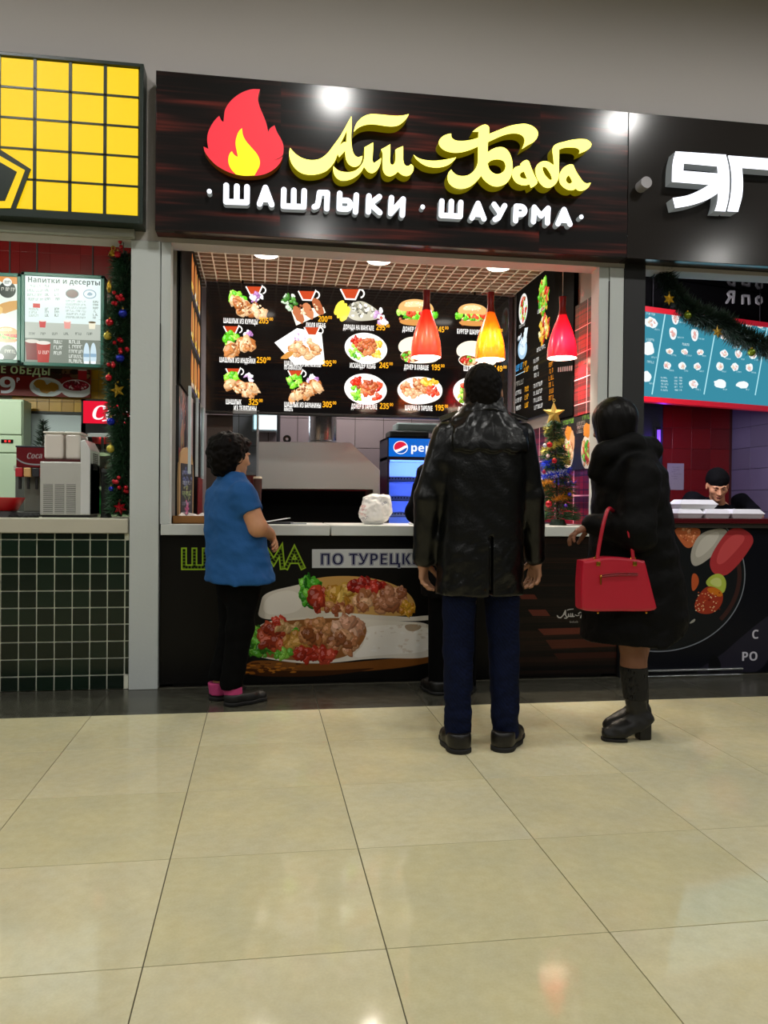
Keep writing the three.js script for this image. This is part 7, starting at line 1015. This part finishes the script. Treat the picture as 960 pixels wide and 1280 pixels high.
  wpart('piping', tube([frontPt(0, 600, 0.78), frontPt(0, 609, 0.95), frontPt(0, 622, 1.0), frontPt(0, 645, 1.0), frontPt(0, 680, 1.0), frontPt(0, 726, 1.0)], 0.007, 40, 8), mat(0xb9c9d6, 0.6), tunic, 'pale edge along the front');
  const bt = at(293, 673, -4.44); wpart('button', new THREE.SphereGeometry(0.008, 10, 8).translate(bt.x, bt.y, -4.475), mat(0x8fa8b8, 0.4), tunic);
  const legs = limbs([[J(298, 712), J(299, 736), 0.14, 0.12], [J(306, 722, 0.06), J(300, 785, 0.06), 0.1, 0.074], [J(300, 785, 0.06), J(289, 858, 0.07), 0.072, 0.064], [J(291, 722, -0.07), J(291, 788, -0.07), 0.1, 0.072], [J(291, 788, -0.07), J(273, 852, -0.06), 0.07, 0.064]], 0.03), [pl, ph] = bb(Z, 255, 868, 340, 716, 0.2, -0.22);
  wpart('trousers', nets((x, y, z) => { let d = Math.max(legs(x, y, z), (z > Z ? at(0, 864, Z).y : at(0, 858, Z).y) - y); return near(d, () => fold(x, y, z, 0.006, 14, 18)); }, pl, ph, 0.01), fabric(0x030303), o);
  const pink = mat(0xb83a72, 0.8), sm = mat(0x0f0f0f, 0.55);
  [[J(290, 866, 0.07), [J(287, 878, 0.09), J(331, 878, -0.02)]], [J(271, 862, -0.06), [J(269, 874, -0.05), J(304, 872, -0.2)]]].forEach(([s, [h, t]]) => { const top = s.y + 0.045; wpart('sock', nets((x, y, z) => Math.max(Math.hypot(x - s.x - (top - y) * 0.15, z - s.z) - 0.052 + fold(x, y, z, 0.003, 60), y - top, 0.03 - y), [s.x - 0.09, 0.02, s.z - 0.09], [s.x + 0.09, top + 0.02, s.z + 0.09], 0.007), pink, o); h.setY(0); t.setY(0); const [b, so] = shoeGeo(h, t, 0.045, 0.045, 0.006), m = wpart('shoe', b, sm, o); wpart('sole', so, mat(0x060606, 0.7), m); });
}
{ // ------------------------------------------------ woman in the long black coat
  const Z = -3.72, base = at(790, 920, Z).setY(0), o = thing('person', 'woman in a long black padded coat and knee boots leaning to the counter', 'person', V(base.x, 0, Z));
  const J = (u, v, dz = 0) => at(u, v, Z + dz), yaw = -Math.PI / 2 - 0.3, head = J(765, 531, 0.0);
  const sN = J(800, 592, 0.2), eN = J(797, 668, 0.25), wN = J(743, 655, 0.12), hN = J(738, 656, 0.12), sF = J(785, 590, -0.2), eF = J(770, 665, -0.28), wF = J(764, 700, -0.2);
  const trunk = limbs([[J(795, 730), J(790, 640), 0.14, 0.12], [J(790, 640), J(782, 585), 0.12, 0.13], [J(780, 575), J(772, 550), 0.07, 0.05], [sN, eN, 0.04, 0.035], [eN, wN, 0.035, 0.026], [sF, eF, 0.04, 0.035], [eF, wF, 0.035, 0.026], [J(792, 740, 0.07), J(790, 805, 0.05), 0.075, 0.056], [J(790, 805, 0.05), J(792, 830, 0.05), 0.056, 0.056], [J(792, 830, 0.05), J(797, 905, 0.05), 0.055, 0.036], [J(793, 740, -0.1), J(797, 805, -0.09), 0.075, 0.054], [J(797, 805, -0.09), J(795, 890, -0.09), 0.054, 0.035]], 0.035);
  const [lo, hi] = bb(Z, 722, 935, 850, 540, 0.3, -0.38, 0.04); lo[1] = 0.02;
  wpart('body', [nets(trunk, lo, hi, 0.012), turned(headGeo, head, yaw - 0.75, 0.12, 0, 0.97), handAt(hands.l, wN, V(-0.85, -0.42, -0.35), V(0.1, -1, 0)), handAt(hands.r, wF, V(0, -1, 0.05), V(0.3, 0, 1))], mat(0x80543c, 0.6), o);
  const hair = nets((x, y, z) => { let d = ellipsoid(x, y, z, V(0, 0.03, -0.02), V(0.1, 0.108, 0.118)); d = smin(d, ellipsoid(x, y, z, V(0, -0.06, -0.02), V(0.094, 0.1, 0.095)), 0.05); d = Math.max(d, -ellipsoid(x, y, z, V(0, -0.05, 0.11), V(0.06, 0.1, 0.06)), -0.15 - y); return near(d, () => fold(x, y, z, 0.003, 120, 12)); }, [-0.13, -0.18, -0.16], [0.13, 0.16, 0.13], 0.0055);
  wpart('hair', turned(hair, head, yaw - 0.75, 0.12, 0, 0.97), fabric(0x040303, 0.4, { specularIntensity: 0.35 }), o);
  const R = rowsAt([[790, 801, 0.27, 0.25], [793, 768, 0.26, 0.248], [793, 740, 0.25, 0.238], [791, 700, 0.235, 0.215], [789, 660, 0.225, 0.195], [787, 620, 0.225, 0.18], [786, 592, 0.215, 0.178], [782, 572, 0.16, 0.14], [776, 556, 0.09, 0.09], [774, 548, 0.07, 0.07]], Z), col = column(R, yaw, 2.3);
  const sl = limbs([[sN, eN, 0.088, 0.08], [eN, wN, 0.078, 0.055], [sF, eF, 0.085, 0.078], [eF, wF, 0.075, 0.055]], 0.03), hood = limbs([[J(746, 590, 0.08), J(756, 567, 0.11), 0.045, 0.05], [J(756, 567, 0.11), J(790, 556, 0.1), 0.05, 0.056], [J(790, 556, 0.1), J(812, 562, 0.0), 0.056, 0.06], [J(812, 562, 0), J(790, 560, -0.12), 0.056, 0.05], [J(790, 560, -0.12), J(755, 575, -0.12), 0.05, 0.045]], 0.03), x0 = R[0][1], y0 = R[0][0];
  const [cl, ch] = bb(Z, 715, 808, 868, 536, 0.36, -0.38);
  const coatM = new THREE.MeshPhysicalMaterial({ color: 0x020202, roughness: 0.62, specularIntensity: 0.25, bumpMap: grain, bumpScale: 0.001 });
  wpart('padded_coat', nets((x, y, z) => { let d = smin(smin(col(x, y, z), sl(x, y, z), 0.04), hood(x, y, z), 0.03); d = Math.max(d, y0 + 0.01 + Math.max(0, x - x0 - 0.03) * 0.36 - y); return near(d, () => 0.0016 * Math.sin((y + 0.05 * Math.sin(x * 5)) * 62) + fold(x, y, z, 0.008, 9, 12) + fold(x, y, z, 0.003, 34)); }, cl, ch, 0.0095), coatM, o);
  // boots
  const boot = mat(0x060504, 0.5), shaftM = mat(0x0f0e0a, 0.85);
  [[0.05, 794, 833, 905, 752, 926, 803], [-0.1, 795, 838, 890, 753, 912, 800]].forEach(([dz, us, vt, va, ut, vf, uh]) => {
    const t = J(us - 2, vt, dz), a = J(us + 3, va, dz), toe = J(ut + 9, vf, dz).setY(0.03), ball = J(ut + 22, vf, dz).setY(0.04), heel = J(uh, vf, dz).setY(0.09);
    const sh = limbs([[t, a, 0.06, 0.045]], 0.02), ft = limbs([[a, heel, 0.05, 0.044], [heel, ball, 0.05, 0.045], [ball, toe, 0.045, 0.036], [a, ball, 0.045, 0.04]], 0.03), [bl, bh] = bounds([t, toe, heel], 0.08); bl[1] = -0.01;
    const m = wpart('boot', nets((x, y, z) => { let d = smin(Math.max(sh(x, y, z), y - t.y), ft(x, y, z), 0.025); d = smax(d, 0.014 + Math.max(0, (x - ball.x) * 0.45) * (x < heel.x + 0.1 ? 1 : 1) - y, 0.008); return near(d, () => fold(x, y, z, 0.004, 20, y < 0.25 ? 46 : 20)); }, bl, bh, 0.007), boot, o);
    wpart('heel', box(heel.x - 0.028, heel.x + 0.034, 0, 0.1, heel.z - 0.03, heel.z + 0.03, 0.008), mat(0x0a0908, 0.5), m); wpart('sole', nets((x, y, z) => Math.max(ft(x, Math.max(y, 0.03), z) - 0.002, -y, y - 0.016, x - ball.x - 0.02), bl, bh, 0.006), mat(0x0a0908, 0.6), m);
    wpart('shaft_cuff', nets((x, y, z) => Math.max(Math.abs(sh(x, y, z) - 0.003) - 0.004, y - t.y - 0.005, t.y - 0.16 - y), bl, bh, 0.007), shaftM, m);
  });
  // red handbag hanging from her forearm
  const BZ = Z + 0.3, B = (u, v, dz = 0) => at(u, v, BZ + dz), c = B(773, 762), bag = thing('handbag', 'red leather handbag with gold ring fittings hanging from the forearm of the woman in black', 'handbag', V(c.x, c.y, BZ - 0.05));
  const sh = [[729, 701, 1], [745, 699], [758, 696.5], [790, 698], [807, 701, 1], [813, 725], [822, 760, 1], [819, 763], [775, 764.5], [730, 763], [727, 760, 1], [727, 730]].map(([u, v, k]) => { const p = B(u, v); return [p.x, p.y, k]; }), red = mat(0xb00e2a, 0.4, { clearcoat: 0.2, clearcoatRoughness: 0.3, bumpMap: grain, bumpScale: 0.0008 }), redD = mat(0x7a0a14, 0.45), goldM = mat(0xd0a040, 0.22, { metalness: 1 });
  wpart('body', extrude(outline(sh, 6), 0.085, 0.012).translate(0, 0, BZ - 0.085), red, bag);
  const zp = [B(752, 721, 0.002), B(772, 719, 0.004), B(797, 719, 0.002)]; wpart('zip', tube(zp, 0.004, 20, 8), redD, bag); wpart('pocket_edge', tube(zp.map((p) => p.clone().add(V(0, 0.008, 0))), 0.0025, 20, 6), redD, bag);
  const zpull = B(751, 720, 0.005); wpart('zip_pull', [new THREE.SphereGeometry(0.006, 10, 8).translate(zpull.x, zpull.y, zpull.z), rod(zpull, B(751, 731, 0.006), 0.0035)], goldM, bag, 'gold zip pull');
  for (const dz of [-0.015, -0.07]) {
    wpart('handle', tube([B(746, 702, dz), B(749, 682, dz), B(755, 652, dz * 0.7), B(760, 637, dz * 0.6 - 0.02), B(768, 640, dz * 0.5 - 0.13), B(779, 648, dz * 0.6 - 0.12), B(785, 662, dz * 0.7), B(790, 684, dz), B(791.5, 702, dz)], 0.0085, 60, 10), red, bag);
    for (const u of [746, 791.5]) { const p = B(u, 700, dz); wpart('buckle', [new THREE.TorusGeometry(0.011, 0.0035, 8, 16).translate(p.x, p.y + 0.004, p.z), new RoundedBoxGeometry(0.02, 0.02, 0.012, 2, 0.003).translate(p.x, p.y - 0.016, p.z + (dz > -0.05 ? 0.014 : -0.012))], goldM, bag, 'gold ring and plate'); }
  }
  for (const u of [744, 804]) { const p = B(u, 764.5, -0.05); wpart('stud', new THREE.SphereGeometry(0.006, 10, 8).translate(p.x, p.y, p.z + 0.03), goldM, bag); }
}
{ // ------------------------------------------------ customer in black, almost hidden by the man
  const Z = -4.72, base = at(562, 870, Z).setY(0), o = thing('person', 'customer in black standing close to the counter, mostly hidden behind the leather coat', 'person', V(base.x, 0, Z));
  const J = (u, v, dz = 0) => at(u, v, Z + dz), head = J(566, 545, -0.02), arms = (k) => [[J(536, 592), J(520, 640, -0.02), 0.07 * k, 0.06 * k], [J(520, 640, -0.02), J(537, 665, -0.2), 0.058 * k, 0.046 * k], [J(594, 592), J(606, 640, -0.02), 0.07 * k, 0.06 * k], [J(606, 640, -0.02), J(590, 662, -0.2), 0.058 * k, 0.046 * k]];
  const trunk = limbs([[J(566, 720), J(566, 610), 0.12, 0.12], [J(566, 600), J(566, 568), 0.07, 0.05], ...arms(0.5), [J(553, 730), J(550, 862), 0.07, 0.04], [J(579, 730), J(580, 862), 0.07, 0.04]], 0.04), [lo, hi] = bb(Z, 505, 872, 620, 556, 0.15, -0.35, 0.04); lo[1] = 0.02;
  wpart('body', [nets(trunk, lo, hi, 0.018), turned(headGeo, head, Math.PI, 0.1, 0, 0.95), handAt(hands.l, J(539, 664, -0.21), V(0.5, -0.1, -0.8), V(0, -1, 0)), handAt(hands.r, J(588, 661, -0.21), V(-0.5, -0.1, -0.8), V(0, -1, 0))], skinDim, o);
  wpart('hair', turned(nets((x, y, z) => Math.max(ellipsoid(x, y, z, V(0, 0.03, -0.025), V(0.09, 0.1, 0.11)), z - 0.03 - Math.max(0, y)), [-0.12, -0.1, -0.16], [0.12, 0.15, 0.12], 0.007), head, Math.PI, 0.1, 0, 0.95), hairDark, o);
  const R = rowsAt([[566, 745, 0.19, 0.14], [566, 680, 0.19, 0.14], [566, 610, 0.19, 0.13], [566, 588, 0.18, 0.115], [566, 576, 0.12, 0.09], [566, 566, 0.06, 0.06]], Z), col = column(R, 0), sl = limbs(arms(1), 0.04), cloth = fabric(0x020203);
  wpart('jacket', nets((x, y, z) => near(Math.max(smin(col(x, y, z), sl(x, y, z), 0.05), R[0][0] - y), () => fold(x, y, z, 0.008, 14)), lo, [hi[0], hi[1], Z + 0.2], 0.014), cloth, o);
  const legs = limbs([[J(553, 725), J(548, 855), 0.085, 0.062], [J(579, 725), J(582, 855), 0.085, 0.062]], 0.02); wpart('trousers', nets((x, y, z) => Math.max(legs(x, y, z), 0.04 - y), [lo[0], 0.03, Z - 0.15], [hi[0], J(0, 715).y, Z + 0.15], 0.014), cloth, o);
  [[J(550, 866, 0.05), J(530, 862, -0.15)], [J(580, 866, 0.05), J(588, 862, -0.17)]].forEach(([h, t]) => { h.setY(0); t.setY(0); const [b, s] = shoeGeo(h, t, 0.046, 0.06, 0.008), m = wpart('shoe', b, mat(0x0a0a0a, 0.45), o); wpart('sole', s, mat(0x050505, 0.7), m); });
}
{ // ------------------------------------------------ worker bending behind the sushi counter
  const Z = -5.72, base = at(898, 850, Z).setY(0), o = thing('person', 'smiling worker in a black cap and T-shirt bending behind the sushi counter', 'person', V(base.x, 0, Z - 0.15));
  const J = (u, v, dz = 0) => at(u, v, Z + dz), head = J(897, 607, 0.02), yaw = -0.32, pitch = 0.42;
  const sL = J(926, 628, -0.1), eL = J(946, 646, 0.0), wL = J(950, 660, 0.12), sR = J(866, 626, -0.1), eR = J(850, 650, 0.02), wR = J(868, 664, 0.16);
  const trunk = limbs([[V(base.x, 0.95, Z - 0.38), J(897, 640, -0.16), 0.1, 0.1], [J(897, 640, -0.12), J(897, 618, -0.02), 0.06, 0.05], [sL, eL, 0.05, 0.043], [eL, wL, 0.042, 0.03], [sR, eR, 0.05, 0.043], [eR, wR, 0.042, 0.03], [V(base.x - 0.1, 0.92, Z - 0.38), V(base.x - 0.1, 0.05, Z - 0.34), 0.08, 0.045], [V(base.x + 0.1, 0.92, Z - 0.38), V(base.x + 0.1, 0.05, Z - 0.34), 0.08, 0.045]], 0.04), [lo, hi] = bounds([V(base.x - 0.36, 0.02, Z - 0.5), V(base.x + 0.36, J(0, 606).y, Z + 0.2)], 0.05); lo[1] = 0;
  wpart('body', [nets(trunk, lo, hi, 0.013), turned(headGeo, head, yaw, pitch, 0.05, 0.95), handAt(hands.l, wL, V(-0.2, -0.6, 0.7), V(-0.3, -0.6, -0.5)), handAt(hands.r, wR, V(0.3, -0.5, 0.7), V(0.3, -0.6, -0.5))], skinWarm, o);
  const hp = (g) => turned(g, head, yaw, pitch, 0.05, 0.95), dark = mat(0x140b08, 0.4);
  for (const s of [-1, 1]) { wpart('eye', hp(new THREE.SphereGeometry(0.006, 10, 8).scale(1.4, 0.7, 0.5).translate(s * 0.031, -0.001, 0.0855)), dark, o); wpart('eyebrow', hp(tube([V(s * 0.016, 0.018, 0.094), V(s * 0.032, 0.023, 0.089), V(s * 0.046, 0.018, 0.076)], 0.0032, 10, 6)), dark, o); }
  wpart('mouth', hp(tube([V(-0.027, -0.062, 0.074), V(-0.012, -0.071, 0.084), V(0, -0.073, 0.087), V(0.012, -0.071, 0.084), V(0.027, -0.062, 0.074)], 0.0042, 16, 8)), mat(0x5a1e1a, 0.5), o, 'smiling mouth');
  const cap = nets((x, y, z) => { let d = ellipsoid(x, y, z, V(0, 0.045, -0.02), V(0.09, 0.096, 0.108)); d = Math.max(d, 0.03 + Math.max(0, -z) * 0.55 * -1 - y + 0.0); return near(d, () => fold(x, y, z, 0.004, 30)); }, [-0.12, -0.09, -0.16], [0.12, 0.16, 0.12], 0.006);
  wpart('cap', hp(cap), fabric(0x040405), o);
  const R = [[0.88, base.x, Z - 0.38, 0.2, 0.14], [1.1, base.x, Z - 0.3, 0.19, 0.14], [J(0, 640).y, J(897, 640).x, Z - 0.16, 0.2, 0.14], [J(0, 626).y, J(897, 626).x, Z - 0.13, 0.18, 0.12], [J(0, 617).y, J(897, 617).x, Z - 0.12, 0.1, 0.09], [J(0, 611).y, J(897, 611).x, Z - 0.11, 0.06, 0.06]], col = column(R, 0), slv = limbs([[sL, sL.clone().lerp(eL, 0.7), 0.075, 0.066], [sR, sR.clone().lerp(eR, 0.7), 0.075, 0.066]], 0.03), neckHole = limbs([[J(897, 606, 0.06), J(896, 634, 0.06), 0.05, 0.025]]);
  wpart('shirt', nets((x, y, z) => { let d = smin(col(x, y, z), slv(x, y, z), 0.05); d = smax(d, -neckHole(x, y, z), 0.01); return near(d, () => fold(x, y, z, 0.008, 14)); }, lo, hi, 0.0105), fabric(0x05050a), o);
  wpart('trousers', nets((x, y, z) => { const d = Math.min(Math.hypot(x - base.x - 0.1, z - Z + 0.36) - 0.085, Math.hypot(x - base.x + 0.1, z - Z + 0.36) - 0.085); return Math.max(d, y - 0.92, 0.04 - y); }, [base.x - 0.25, 0.02, Z - 0.55], [base.x + 0.25, 0.95, Z - 0.15], 0.016), fabric(0x060608), o);
  for (const s of [-0.1, 0.1]) { const h = V(base.x + s, 0, Z - 0.4), t = V(base.x + s * 1.2, 0, Z - 0.16), [b, so] = shoeGeo(h, t, 0.045, 0.06, 0.008), m = wpart('shoe', b, mat(0x0a0a0a, 0.5), o); wpart('sole', so, black, m); }
}
renderer.render(scene, camera);
